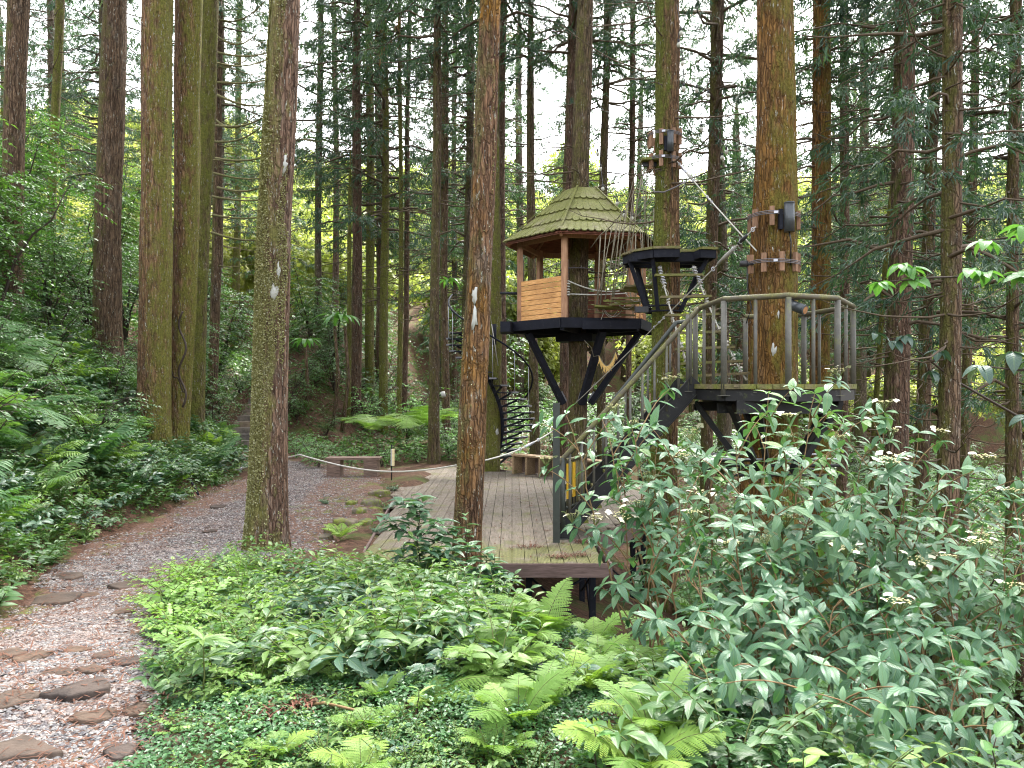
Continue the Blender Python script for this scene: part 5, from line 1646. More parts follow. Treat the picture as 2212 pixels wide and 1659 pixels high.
mb = MB(); mb.tube([(c[0], c[1], g - .1), (c[0], c[1], .75)], .012, 6); mb.build('rod', M['steel'], sg)
cc = P(846, 988, 15.85)
mb = MB(); mb.box(cc, (.03, .075, .34)); mb.build('board_edge', M['white'], sg)
mb = MB(); mb.box(cc + (.034, 0, 0), (.038, .08, .345)); mb.build('board', M['cream'], sg)
wl = thing('wall_lamp', 'small white lamp fixed to the trunk at the back edge of the deck', 'lamp', P(957, 852, 18.75))
c = P(957, 852, 18.7)
mb = MB(); mb.tube([c + (-.01, 0, .06), c + (.02, -.03, -.06)], .055, 12); mb.build('lamp_shade', M['white'], wl)
mb = MB(); mb.bar(c + (-.1, .1, -.03), c, .03, .03); mb.build('bracket', M['black'], wl)

# fallen needles and leaves on the deck
n = 420
x = RNG.uniform(-1.9, 1.0, n); y = RNG.uniform(8.65, 17, n); a = RNG.random(n) * 6.28
mb = MB(); mb.inst(STRIP, np.stack([x, y, np.full(n, .003)], -1), frames(np.stack([np.cos(a), np.sin(a), 0 * a], -1), (0, 0, 1)), np.stack([RNG.uniform(.008, .02, n), RNG.uniform(.04, .1, n), np.full(n, .1)], -1), RNG.random(n))
for cx, cy_ in ((.75, 8.95), (.2, 9.4), (.9, 9.7), (.55, 8.85)):
    m_ = 60; a = RNG.random(m_) * 6.28
    mb.inst(STRIP, np.stack([cx + RNG.normal(0, .08, m_), cy_ + RNG.normal(0, .05, m_), np.full(m_, .004)], -1), frames(np.stack([np.cos(a), np.sin(a), .15 + 0 * a], -1), (0, 0, 1)), np.stack([np.full(m_, .008), RNG.uniform(.05, .13, m_), np.full(m_, .2)], -1), RNG.random(m_))
tag(mb.build('fallen_needles', M['litter'], deck), kind='stuff')

# ------------------------------------------------------------------ leaves, sprigs, fronds
def leaf_tpl(ratio=.35, nseg=4, fold=.18, droop=.25, tip=.8, wavy=0.0):
    s = np.linspace(0, 1, nseg + 1)
    w = .5 * ratio * np.sin(np.pi * np.clip(s, 0, 1) ** tip) ** .85
    w[0] = .012; w[-1] = 0.004
    ang = -droop * s * 1.4
    y = np.concatenate([[0], np.cumsum(np.cos(ang[1:]) / nseg)]); z = np.concatenate([[0], np.cumsum(np.sin(ang[1:]) / nseg)])
    V, A = [], []
    for i in range(nseg + 1):
        zz = fold * w[i] * 2 + wavy * math.sin(i * 2.3)
        V += [(-w[i], y[i], z[i] + zz), (0, y[i], z[i]), (w[i], y[i], z[i] + zz * .9)]
        A += [(0, s[i]), (.5, s[i]), (1, s[i])]
    f = []
    for i in range(nseg):
        a = 3 * i
        f += [(a, a + 1, a + 4, a + 3), (a + 1, a + 2, a + 5, a + 4)]
    return np.array(V), [np.array(f)], np.array(A, float)
L_HERB = leaf_tpl(.36, 4, .2, .35, .75)
L_SMALL = leaf_tpl(.55, 2, .15, .2, .9)
L_TINY = (np.array([(-.02, 0, 0), (-.3, .4, .05), (-.02, 1, -.05), (0, .5, 0), (.3, .4, .05)], float), [np.array([(0, 3, 2, 1), (0, 4, 2, 3)])], np.array([(.5, 0), (0, .4), (.5, 1), (.5, .5), (1, .4)], float))

PINN = (np.array([(-.3, 0, 0), (-.5, .45, .02), (-.36, .85, 0), (0, 1, -.03), (.36, .85, 0), (.5, .45, .02), (.3, 0, 0)], float), [np.array([(0, 6, 5, 4, 3, 2, 1)])], np.array([(.2, 0), (0, .45), (.1, .85), (.5, 1), (.9, .85), (1, .45), (.8, 0)], float))

def sprig_mb(mb, rs, L, n, ll, spread=.9, lean=.8, tpl=L_HERB, az=0.0, o=(0, 0, 0), rbase=None, wide=1.0):
    """an arching stem with alternate leaves in two ranks"""
    t = np.linspace(0, 1, 8)
    a0 = rs.uniform(.1, .45); curve = lean * rs.uniform(.7, 1.2)
    ang = a0 + curve * t
    dx = np.concatenate([[0], np.cumsum(np.sin(ang[1:]) * L / 7)]); dz = np.concatenate([[0], np.cumsum(np.cos(ang[1:]) * L / 7)])
    h = np.array((math.cos(az), math.sin(az), 0)); sdv = np.array((-h[1], h[0], 0))
    pts = np.asarray(o, float) + np.outer(dx, h) + np.outer(dz, (0, 0, 1)) + np.outer(.04 * L * np.sin(t * 4 + rs.random() * 6), sdv)
    mb.tube(pts, np.linspace(.0045, .0018, 8), 4, 1, False)
    s = .22 + .78 * (np.arange(n) + rs.uniform(0, .5)) / n
    s = np.clip(s, 0, 1)
    p = np.stack([np.interp(s, t, pts[:, i]) for i in range(3)], -1)
    tg = norm(np.gradient(pts, axis=0))
    tt = norm(np.stack([np.interp(s, t, tg[:, i]) for i in range(3)], -1))
    sg = np.where(np.arange(n) % 2 == 0, 1, -1)[:, None]
    d = norm(tt * rs.uniform(.3, .8, (n, 1)) + sg * sdv * spread + (0, 0, -.12) + rs.normal(0, .12, (n, 3)))
    d[-1] = norm(tt[-1] + (0, 0, -.15))
    up = norm(np.cross(tt, sdv) * -1 * 0 + (0, 0, 1) + .35 * h + rs.normal(0, .18, (n, 3)))
    size = ll * (.55 + .6 * np.sin(np.pi * np.clip(s * .85 + .1, 0, 1))) * rs.uniform(.85, 1.15, n)
    r = np.clip((rbase if rbase is not None else rs.uniform(.2, .7)) + rs.normal(0, .13, n) + .15 * (s > .85), 0, 1)
    mb.inst(tpl, p, frames(d, up), np.stack([size * wide, size, size], -1), r)
    return pts

def frond_mb(mb, rs, L, npin=17, W=.42, arch=1.2, az=0.0, o=(0, 0, 0), a0=.3, rbase=.5, bip=True, tri=False, stipe=.18):
    n = 14
    t = np.linspace(0, 1, n)
    ang = a0 + arch * t ** 1.2
    dx = np.concatenate([[0], np.cumsum(np.sin(ang[1:]) * L / (n - 1))]); dz = np.concatenate([[0], np.cumsum(np.cos(ang[1:]) * L / (n - 1))])
    h = np.array((math.cos(az), math.sin(az), 0)); sdv = np.array((-h[1], h[0], 0))
    bend = rs.normal(0, .06) * L
    pts = np.asarray(o, float) + np.outer(dx, h) + np.outer(dz, (0, 0, 1)) + np.outer(bend * t ** 2, sdv)
    mb.tube(pts, np.linspace(.004, .0012, n) * (L / .6) ** .5, 4, 1, False)
    tg = norm(np.gradient(pts, axis=0))
    s = stipe + (1 - stipe) * (np.arange(npin) + .5) / npin
    q = (s - stipe) / (1 - stipe)
    prof = (1 - q) ** .75 if tri else np.sin(np.pi * (.14 + .86 * q)) ** .8
    for sg in (1, -1):
        p = np.stack([np.interp(s, t, pts[:, i]) for i in range(3)], -1)
        tt = norm(np.stack([np.interp(s, t, tg[:, i]) for i in range(3)], -1))
        nup = norm(np.cross(tt, sdv)); nup = np.where(nup[:, 2:3] < 0, -nup, nup)
        d = norm(sg * sdv + tt * (.32 + .3 * q[:, None]) + (0, 0, -.10) + rs.normal(0, .06, (npin, 3)))
        pl = L * W * prof * rs.uniform(.92, 1.06, npin)
        if not bip:
            mb.inst(L_HERB, p, frames(d, nup), np.stack([np.full(npin, L / npin * 2.3) * prof ** .5, pl, pl], -1), np.clip(rbase + rs.normal(0, .08, npin), 0, 1))
            continue
        m = 11
        for g in (1, -1):
            f = (np.arange(m) + .6) / m
            sd2 = norm(np.cross(d, nup)) * g
            pp = p[:, None] + d[:, None] * (f[None, :, None] * pl[:, None, None]) + np.array((0, 0, -1)) * (.10 * pl[:, None] * f[None] ** 2)[..., None]
            dd = norm(np.broadcast_to(sd2[:, None] + d[:, None] * .45, pp.shape) + rs.normal(0, .05, pp.shape))
            ln = np.minimum(pl[:, None] * .30, L * (1 - stipe) / npin * .74) * (1 - f[None]) ** .5 + .002
            k = npin * m
            ln = ln.reshape(-1)
            mb.inst(PINN, pp.reshape(-1, 3), frames(dd.reshape(-1, 3), np.repeat(nup, m, 0)), np.stack([pl.repeat(m) / m * 1.0, ln, ln], -1), np.clip(rbase + np.repeat(rs.normal(0, .07, npin), m) + rs.normal(0, .05, k), 0, 1))
    return pts

def shrub_data(seed, H, R, nstem, ntwig, nleaf, ll, mat, wide=.5, smat='stem_dark', up=.5, rb=.5):
    rs = np.random.default_rng(seed)
    mb = MB()
    P_, D_, U_, S_, R_ = [], [], [], [], []
    for k in range(nstem):
        az = rs.random() * 6.283; h = np.array((math.cos(az), math.sin(az), 0))
        hh = H * rs.uniform(.55, 1.0); rr = R * rs.uniform(.3, .9)
        t = np.linspace(0, 1, 8)
        pts = np.outer(rr * t ** 1.5, h) + np.outer(hh * (t - .12 * t ** 2), (0, 0, 1)) + rs.normal(0, .02 * H, (8, 3)) * t[:, None]
        mb.tube(pts, np.linspace(.012 * H / 1.5, .004, 8), 5, 1, False)
        for j in range(ntwig):
            f = .25 + .75 * (j + rs.random()) / ntwig
            b = np.array([np.interp(f, t, pts[:, i]) for i in range(3)])
            a2 = rs.random() * 6.283
            d = norm(np.array((math.cos(a2), math.sin(a2), rs.uniform(-.15, up))) + h * .4)
            ln = R * rs.uniform(.35, .75) * (1.15 - .5 * f)
            tt = np.linspace(0, 1, 5)
            tp = b + np.outer(tt * ln, d) + np.outer(-.28 * ln * tt ** 2, (0, 0, 1))
            mb.tube(tp, np.linspace(.005, .0018, 5), 4, 1, False)
            s = .15 + .85 * (np.arange(nleaf) + .5) / nleaf
            p = np.stack([np.interp(s, tt, tp[:, i]) for i in range(3)], -1)
            sd_ = norm(np.cross(d, (0, 0, 1.0)))
            sg = np.where(np.arange(nleaf) % 2 == 0, 1, -1)[:, None]
            dd = norm(d * rs.uniform(.4, .9, (nleaf, 1)) + sg * sd_ * .8 + (0, 0, -.2) + rs.normal(0, .18, (nleaf, 3)))
            dd[-1] = norm(d + (0, 0, -.4))
            P_.append(p); D_.append(dd); U_.append(norm((0, 0, 1) + rs.normal(0, .25, (nleaf, 3))))
            S_.append(ll * rs.uniform(.7, 1.2, nleaf)); R_.append(np.clip(rb + rs.normal(0, .12) + rs.normal(0, .1, nleaf) + .2 * (f - .6), 0, 1))
    P_, D_, U_, S_, R_ = map(np.concatenate, (P_, D_, U_, S_, R_))
    mb.inst(L_SMALL, P_, frames(D_, U_), np.stack([S_ * wide / .55, S_, S_], -1), R_)
    return mb.data('foliage', [M[mat], M[smat]])

def to_uv(x, y, z):
    return 1106 + x * F / y, 829.5 + (EYE - z) * F / y

# ---- leafy undergrowth that nobody could count, over the whole floor of the wood
rs = np.random.default_rng(404)
def scatter(n, ymin, ymax, fov=.74, power=1.0):
    y = ymin + (ymax - ymin) * rs.random(n) ** power
    x = rs.uniform(-fov, fov, n) * y
    return x, y
def on_floor(x, y, pad=.0):
    """not on path, deck, steps"""
    ok = ~((x > xl(y) + .05 - pad) & (x < xr(y) - .02 + pad) & (y < 22))
    ok &= ~((x > -2.3) & (x < 1.15) & (y > 8.45) & (y < 18.8))
    ok &= ~((x > 1.0) & (x < 2.8) & (y > 8.45 + (x - 1) * 1.5) & (y < 16.2))
    ok &= ~((np.abs(x + 7.9) < .7) & (y > 21) & (y < 27.5))
    return ok
mb = MB()
for (n, y0, y1, s0, s1, hh) in ((70000, 5.0, 12, .04, .08, .3), (70000, 9.0, 18, .05, .10, .4), (120000, 15, 32, .08, .15, .75), (70000, 27, 50, .14, .28, 1.2)):
    x, y = scatter(n, y0, y1)
    ok = on_floor(x, y, .06) & ~((x > xr(y) - .5) & (x < -1.0) & (y < 19) & (y > 8.0))
    cl = vnoise(x * 1.1, y * 1.1, 5.0) * .6 + vnoise(x * 2.7, y * 2.7, 2.0) * .4
    ok &= (rs.random(n) < .7 + cl * .9) & ((y > 7.5) | (x < -3) | (x > 2.2))
    x, y, cl = x[ok], y[ok], cl[ok]; n = len(x)
    z = gz(x, y) + hh * np.clip(.35 + cl, .05, 1.3) * rs.random(n) ** .7
    a = rs.random(n) * 6.283
    d = np.stack([np.cos(a), np.sin(a), rs.uniform(-.7, .25, n)], -1)
    s = rs.uniform(s0, s1, n)
    mb.inst(L_TINY, np.stack([x, y, z], -1), frames(d, norm((0, 0, 1) + rs.normal(0, .35, (n, 3)))), np.stack([s * .8, s, s], -1), np.clip(.45 + .5 * cl + rs.normal(0, .16, n), 0, 1))
o = mb.build('undergrowth', M['under_leaf']); tag(o, kind='stuff')

# ---- carpet of small leaves in the near middle
n = 230000
y = 2.3 + 4.6 * rs.random(n) ** 1.15; x = rs.uniform(-2.8, 2.4, n)
ok = (x > xr(y) - .08 + .18 * vnoise(x * 3, y * 3)) & (x < .72 * y)
ok &= rs.random(n) < .85 + .5 * vnoise(x * 2, y * 2, 7.0)
x, y = x[ok], y[ok]; n = len(x)
lump = vnoise(x * 2.4, y * 2.4, 1.0)
z = gz(x, y) + .02 + (.05 + .05 * lump) * rs.random(n) + .035 * np.maximum(lump, 0)
a = rs.random(n) * 6.283
d = np.stack([np.cos(a), np.sin(a), rs.uniform(-.35, .35, n)], -1)
s = rs.uniform(.016, .033, n)
mb = MB(); mb.inst(L_SMALL, np.stack([x, y, z], -1), frames(d, norm((0, 0, 1) + rs.normal(0, .3, (n, 3)))), np.stack([s * 1.1, s, s], -1), np.clip(.36 + .28 * lump + .35 * vnoise(x * 1.1, y * 1.1, 21.0) + rs.normal(0, .17, n), 0, 1))
o = mb.build('ground_cover', M['carpet']); tag(o, kind='stuff')

# ---- kinds of plants, each built once
def herb(name, nspr, L, n, ll, mat, seed, lean=.8, wide=1.0, single=False, tpl=L_HERB, rb=None):
    rs_ = np.random.default_rng(seed)
    root = bpy.data.objects.new(name, None); root.empty_display_size = .1
    ORG[root.name] = np.zeros(3)
    mbs = MB()
    for k in range(nspr):
        m_ = mbs if single else MB()
        sprig_mb(m_, rs_, L * rs_.uniform(.6, 1.1), n, ll * rs_.uniform(.85, 1.1), lean=lean, az=6.283 * (k + rs_.random() * .7) / nspr, o=(rs_.normal(0, .03), rs_.normal(0, .03), -.02), wide=wide, tpl=tpl, rbase=rb)
        if not single:
            c = bpy.data.objects.new('sprig', m_.data('sprig', [M[mat], M['stem_green']])); c.parent = root
    if single:
        c = bpy.data.objects.new('foliage', mbs.data('foliage', [M[mat], M['stem_green']])); c.parent = root; c['kind'] = 'stuff'
    return root
def fern(name, nfr, L, mat, seed, tri=False, W=.42, arch=1.2, npin=17, a0=.3, single=False, bip=True):
    rs_ = np.random.default_rng(seed)
    root = bpy.data.objects.new(name, None); root.empty_display_size = .1
    mbs = MB()
    for k in range(nfr):
        m_ = mbs if single else MB()
        frond_mb(m_, rs_, L * rs_.uniform(.7, 1.1), npin, W, arch * rs_.uniform(.8, 1.2), 6.283 * (k + rs_.random() * .6) / nfr, (0, 0, -.02), a0 * rs_.uniform(.6, 1.4), rs_.uniform(.3, .7), bip, tri)
        if not single:
            c = bpy.data.objects.new('frond', m_.data('frond', [M[mat], M['stem_green']])); c.parent = root
    if single:
        c = bpy.data.objects.new('foliage', mbs.data('foliage', [M[mat], M['stem_green']])); c.parent = root; c['kind'] = 'stuff'
    return root
def place(proto, x, y, s, label, cat, group, rz=None, dz=0.0, tilt=True):
    e = .3
    z = gzf(x, y)
    nx_ = (gzf(x - e, y) - gzf(x + e, y)) / (2 * e); ny_ = (gzf(x, y - e) - gzf(x, y + e)) / (2 * e)
    r = dup(proto, (x, y, z + dz), rs.random() * 6.283 if rz is None else rz, s, label, group, (-ny_ * .35, nx_ * .35) if tilt else None)
    r['category'] = cat
    return r
HERBS = [herb('leafy_herb', 8, .42, 9, .105, ('herb', 'herb_light', 'herb_blue', 'herb', 'herb_light')[k], 500 + k, lean=(.7, .9, 1.1, .8, 1.0)[k]) for k in range(5)]
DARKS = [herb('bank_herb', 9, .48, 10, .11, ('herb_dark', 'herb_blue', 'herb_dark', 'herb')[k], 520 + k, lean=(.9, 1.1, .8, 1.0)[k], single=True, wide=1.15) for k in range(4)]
PALES = [herb('pale_herb', 11, .40, 15, .046, 'pale', 540 + k, lean=1.0, wide=1.6, tpl=L_SMALL) for k in range(3)]
FERNS = [fern('fern', 8, .62, 'fern', 560 + k, W=.30, arch=(1.3, 1.5, 1.1)[k]) for k in range(3)]
BRACK = [fern('fern', 7, .62, 'fern', 570 + k, tri=True, W=.38, arch=1.2, npin=18) for k in range(2)]
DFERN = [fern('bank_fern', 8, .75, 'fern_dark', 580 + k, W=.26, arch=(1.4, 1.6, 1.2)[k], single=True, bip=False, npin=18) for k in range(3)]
BFERN = [fern('bank_fern', 8, .75, 'fern', 590 + k, W=.26, arch=(1.4, 1.2)[k], single=True, bip=False, npin=18) for k in range(2)]
CLUB = [herb('moss_herb', 12, .20, 16, .022, 'herb', 600 + k, lean=.5, wide=1.5, tpl=L_SMALL, single=True, rb=.65) for k in range(2)]

MARKS = [(-2.9, 9.1, 'beside the mossy trunk'), (-2.3, 6.6, 'at the path edge'), (-1.6, 7.9, 'below the left deck boards'), (-.5, 8.0, 'at the foot of the orange trunk'), (.5, 7.9, 'under the deck fascia'), (-1.3, 6.3, 'in the middle of the bed'),
         (-.6, 5.2, 'in front of the saplings'), (.3, 5.5, 'left of the flowering shrubs'), (-1.5, 4.2, 'beside the whorled plant'), (-.6, 3.8, 'by the fallen reddish spray'), (.2, 3.6, 'at the bottom edge'), (1.2, 4.6, 'among the orange stems'),
         (2.2, 4.8, 'under the right hand shrub tips'), (1.6, 3.4, 'in the bottom right corner'), (2.0, 8.0, 'below the railed platform'), (4.5, 9.5, 'by the pale mottled trunk'), (7.0, 12, 'near the right edge'),
         (-4.6, 5.4, 'at the left edge'), (-5.8, 9.0, 'above the first path bend'), (-7.5, 8.5, 'high at the left edge'), (-6.2, 11.5, 'opposite the mossy trunk'), (-7.0, 14.6, 'below the three joined trunks'), (-9.4, 17.0, 'round the flared trunk'),
         (-6.6, 18.0, 'between joined trunks and mossy trunk'), (-8.0, 20.5, 'near the stone steps'), (-9.0, 12.5, 'high on the slope')]
def where(x, y):
    return min(MARKS, key=lambda q_: (q_[0] - x) ** 2 + (q_[1] - y) ** 2)[2]
def cover(protos, spots_, label, cat, group, s0, s1):
    for x, y in spots_:
        k = rs.integers(len(protos))
        if len(protos) == 5:      # herbs of one kind keep together
            k = int(np.clip((vnoise(np.array(x * .9), np.array(y * .9), 4.0) * 1.1 + .5) * 5, 0, 4))
            if rs.random() < .25: k = rs.integers(5)
        hv = 1 + .3 * float(vnoise(np.array(x * 1.6), np.array(y * 1.6), 9.0))
        place(protos[k], x, y, rs.uniform(s0, s1) * hv, label + ', ' + where(x, y), cat, group)
def sample(n, u0, u1, v0, v1, dmin, cond=None, h=0.2, tries=60):
    out = []
    for _ in range(n * tries):
        if len(out) >= n: break
        u, v = rs.uniform(u0, u1), rs.uniform(v0, v1)
        y = 5.0
        for _i in range(10):
            x = (u - 1106) * y / F
            y = lerp(y, float(np.clip((EYE - gzf(x, y) - h) * F / (v - 829.5), 2.4, 40)), .7)
        x = (u - 1106) * y / F
        if not bool(on_floor(np.array(x), np.array(y))): continue
        if cond is not None and not cond(x, y): continue
        if any((x - a) ** 2 + (y - b) ** 2 < dmin ** 2 for a, b in out): continue
        out.append((x, y))
    return out
near = lambda x, y: y < 8.45 and x > xr(y) - .05
cover(PALES, sample(30, 325, 600, 1185, 1420, .24, near), 'pale fresh green herb of small leaflets', 'plant', 'pale herbs beside the path', .8, 1.15)
cover(HERBS, sample(100, 500, 1080, 1200, 1400, .20, near), 'green leafy herb of the bed before the deck', 'plant', 'leafy herbs in front of the deck', .75, 1.1)
cover(HERBS, sample(10, 330, 640, 1330, 1420, .27, near), 'low leafy herb beside the gravel', 'plant', 'leafy herbs at the path edge', .5, .8)
cover(HERBS, sample(36, 1000, 1500, 1380, 1600, .24, lambda x, y: near(x, y) and y > 3.75), 'leafy herb among the foreground ferns', 'plant', 'leafy herbs among the ferns', .45, .75)
cover(CLUB, sample(60, 700, 1180, 1480, 1680, .13, near), 'low bushy clubmoss with tiny leaves', 'plant', 'low clubmosses', .6, 1.0)
cover(FERNS, sample(8, 1050, 1300, 1270, 1440, .38, near, .3), 'bright yellow green fern before the deck', 'fern', 'bright ferns under the deck front', .5, .72)
cover(BRACK, sample(5, 1080, 1420, 1400, 1560, .45, near), 'broad triangular foreground fern', 'fern', 'broad foreground ferns', .45, .7)
cover(HERBS, sample(50, 1380, 2212, 1400, 1680, .3, near), 'leafy herb beneath the flowering shrubs', 'plant', 'leafy herbs under the shrubs', .7, 1.1)
cover(DFERN, sample(60, 1300, 2212, 1150, 1500, .42, lambda x, y: x > 1.2 and 5 < y < 13), 'dark fern on the right slope', 'fern', 'dark ferns on the right slope', .8, 1.3)
cover(HERBS, sample(22, 380, 1100, 1430, 1690, .22, near, .1), 'small leafy seedling in the ground cover', 'plant', 'seedlings in the ground cover', .28, .5)
cover(PALES, sample(14, 380, 1000, 1440, 1690, .25, near, .1), 'small pale herb in the ground cover', 'plant', 'pale herbs in the ground cover', .3, .5)
cover(FERNS, sample(6, 600, 1080, 1450, 1640, .35, near, .1), 'small young fern in the ground cover', 'fern', 'young ferns in the ground cover', .28, .42)
# ferns that stand alone in the photograph
place(BRACK[0], *[float(q_) for q_ in ground_pt(1170, 1420, 5.5)[:2]], .8, 'tall bright fern rising in front of the deck fascia', 'fern', None)
def lone_frond(label, pts_uv, L, az, a0, arch, W=.3, tri=False, mat='fern', n=1, name='fern', npin=20, rb=.7, spread=.5):
    root = thing(name, label, 'fern', pts_uv)
    for k in range(n):
        m_ = MB()
        frond_mb(m_, rs, L * rs.uniform(.85, 1.1), npin, W, arch, az + (k - (n - 1) / 2) * spread, pts_uv, a0, rb, True, tri, .12)
        m_.build('frond', [M[mat], M['stem_green']], root)
    return root
lone_frond('single long yellow green fern frond arching over the ground cover in the near middle', P(900, 1545, 3.75), .52, -.3, .55, 1.35, .26, n=2, rb=1.0, spread=.45)
fr = thing('fern', 'large bright fern spreading its fronds at the bottom edge, right of centre', 'fern', P(1385, 1690, 3.05))
for az, L_ in ((3.3, .46), (2.75, .40), (-.15, .42), (.3, .36), (-1.2, .34), (-2.1, .36), (1.6, .3)):
    m_ = MB(); frond_mb(m_, rs, L_, 22, .36, 1.25, az, ORG[fr.name], .38, .62 + .1 * rs.normal(), True, False, .10); m_.build('frond', [M['fern'], M['stem_green']], fr)
fr = thing('fern', 'bright fern clump at the bottom edge beneath the shrub stems', 'fern', P(1150, 1720, 3.2))
for az, L_ in ((.2, .36), (2.8, .34), (-.9, .32), (-2.2, .34), (1.4, .3)):
    m_ = MB(); frond_mb(m_, rs, L_, 20, .36, 1.2, az, ORG[fr.name], .4, .5 + .1 * rs.normal(), True, False, .10); m_.build('frond', [M['fern'], M['stem_green']], fr)
lone_frond('upright airy fern of small rounded leaflets in the bed before the deck', P(985, 1500, 4.6), .55, 1.2, .1, .5, .34, n=3, mat='pale', rb=.3, spread=1.6, npin=14)
# small bright clumps on the deck side of the path
for (u, v, s, lb) in ((850, 1060, .8, 'dense low leafy clump at the deck corner below the sign'), (835, 1095, .7, 'leafy clump on mossy stones beside the deck boards'), (700, 1090, .55, 'small lone leafy clump in the middle of the gravel'),
                      (735, 1165, .7, 'young fern on the deck side of the path'), (820, 1150, .75, 'leafy clump where the deck edge meets the front bed')):
    g = ground_pt(u, v, 11)
    place((DARKS if 'fern' not in lb else BFERN)[0], float(g[0]), float(g[1]), s * .72, lb, 'fern' if 'fern' in lb else 'plant', None)

# left bank
bank = lambda x, y: x < xl(y) - .12
BIGF = fern('bank_fern', 9, 1.5, 'fern_dark', 615, W=.3, arch=1.45, npin=22, a0=.5)
for x, y, s, lb in ((-7.2, 10.6, 1.0, 'large drooping grey green fern in front of the three joined trunks'), (-6.6, 8.6, .8, 'large fern hanging over the bank near the left edge'), (-8.6, 12.6, 1.0, 'large fern with pale tips below the flared trunk'), (-5.7, 6.6, .7, 'large fern at the left edge above the path'), (-8.2, 8.9, 1.0, 'tall fern high at the left edge')):
    place(BIGF, x, y, s, lb, 'fern', None)
sp_ = []
def bank_spots(n, dmin, y0, y1, d0, d1, power=1.2):
    out = []
    for _ in range(n * 50):
        if len(out) >= n: break
        y = y0 + (y1 - y0) * rs.random() ** power
        x = float(xl(y)) - rs.uniform(d0, d1)
        if x < -.78 * y - .5: continue
        if any((x - a) ** 2 + (y - b) ** 2 < dmin ** 2 for a, b in out): continue
        if any((x - a) ** 2 + (y - b) ** 2 < .42 ** 2 for a, b in ((-6.98, 15), (-6.85, 15.7), (-7.14, 17.5))): continue
        out.append((x, y))
    return out
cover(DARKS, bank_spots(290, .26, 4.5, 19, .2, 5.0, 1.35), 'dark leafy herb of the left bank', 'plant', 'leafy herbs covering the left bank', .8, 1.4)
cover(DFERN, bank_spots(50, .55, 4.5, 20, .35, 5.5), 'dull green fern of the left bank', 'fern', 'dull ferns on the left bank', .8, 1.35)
cover(BFERN, bank_spots(24, .7, 4.5, 19, .3, 4.0), 'bright green fern of the left bank', 'fern', 'bright ferns on the left bank', .7, 1.1)
cover(HERBS, bank_spots(95, .24, 4.6, 17, .05, .8), 'leafy herb spilling onto the gravel', 'plant', 'leafy herbs along the left path edge', .7, 1.1)

# shrubs and saplings on the bank and at the back
SHR = [shrub_data(700 + k, (1.8, 1.5, 2.2)[k], (1.0, .9, 1.1)[k], 7, 13, 11, (.075, .065, .085)[k], 'under_leaf') for k in range(3)]
SHRB = [shrub_data(710 + k, 1.6, 1.0, 7, 12, 11, .08, 'broad', rb=.4) for k in range(2)]
SAPL = [shrub_data(720 + k, (4.6, 5.4)[k], 1.7, 5, 60, 17, .10, 'under_leaf', up=.25) for k in range(2)]
def shrub(data, x, y, s, label, group=None, name='shrub', cat='shrub', dz=0):
    r = thing(name, label, cat, (x, y, gzf(x, y) - .05 + dz), group)
    r.rotation_euler[2] = rs.random() * 6.283; r.scale = (s, s, s)
    tag(obj('foliage', data, r), kind='stuff')
    return r
shrub(SAPL[0], -7.9, 9.6, 1.0, 'leafy understorey tree filling the left edge above the bank ferns', name='understorey_tree', cat='tree')
shrub(SAPL[1], -9.6, 14.2, 1.05, 'leafy understorey tree in front of the flared dark trunk', name='understorey_tree', cat='tree')
shrub(SAPL[0], -9.3, 12.2, .8, 'low branching understorey tree between left edge and flared trunk', name='understorey_tree', cat='tree')
shrub(SAPL[1], -12.5, 18, 1.1, 'dense understorey tree high on the left bank behind the flared trunk', name='understorey_tree', cat='tree')
for k, (x, y, s) in enumerate(((-11, 15.5, .9), (-13.5, 20.5, 1.2), (-11.5, 21, 1.1), (-16, 24, 1.3), (-12.8, 25.5, 1.2), (-10.6, 17.6, .7), (-10.4, 24.2, 1.0), (-15.2, 29, 1.3), (-11.2, 29.5, 1.2), (-7.9, 11.6, .55), (-6.8, 8.1, .6))):
    shrub(SAPL[k % 2], x, y, s, 'bank understorey tree, ' + ('behind the left edge trunk', 'high on the slope behind the flared trunk', 'behind the flared trunk', 'farthest up the left slope', 'on the crest behind the slim trunk', 'beside the flared trunk', 'behind the three joined trunks', 'far up the left slope', 'over the head of the steps', 'low on the near bank', 'at the left edge, nearest')[k], name='understorey_tree', cat='tree')
shrub(SAPL[0], -8.9, 20.2, .8, 'green understorey tree just right of the three joined trunks', name='understorey_tree', cat='tree')
shrub(SAPL[1], -6.3, 27.5, .8, 'leafy understorey tree over the top of the stone steps', name='understorey_tree', cat='tree')
for k, (x, y) in enumerate(bank_spots(26, 1.1, 6.5, 24, 1.0, 7.5, 1.0)):
    shrub(SHR[k % 3], x, y, rs.uniform(.6, 1.05), 'dark leafy shrub of the left bank, ' + where(x, y), 'dark shrubs on the left bank')
k = 0
for _ in range(900):
    if k >= 110: break
    y = rs.uniform(19.2, 36); x = rs.uniform(-.45, .75) * y
    if not bool(on_floor(np.array(x), np.array(y), .3)): continue
    shrub((SHR + SHRB)[rs.integers(5)], x, y, rs.uniform(.6, 1.4), 'leafy shrub on the wood floor, ' + wood_zone(1106 + x * F / y), 'shrubs beyond the deck'); k += 1
k = 0
for _ in range(900):
    if k >= 34: break
    y = rs.uniform(8.5, 19); x = rs.uniform(1.5, 12)
    if x > .75 * y or not bool(on_floor(np.array(x), np.array(y), .25)): continue
    if abs(x - 3.35) < .9 and y < 11.4: continue
    shrub((SHR + SHRB)[rs.integers(4)], x, y, rs.uniform(.6, 1.1), 'leafy shrub on the falling slope, ' + where(x, y), 'shrubs on the right slope'); k += 1
shrub(SAPL[0], 6.1, 11.0, .75, 'bluish leafed sapling right of the railed platform', name='understorey_tree', cat='tree')
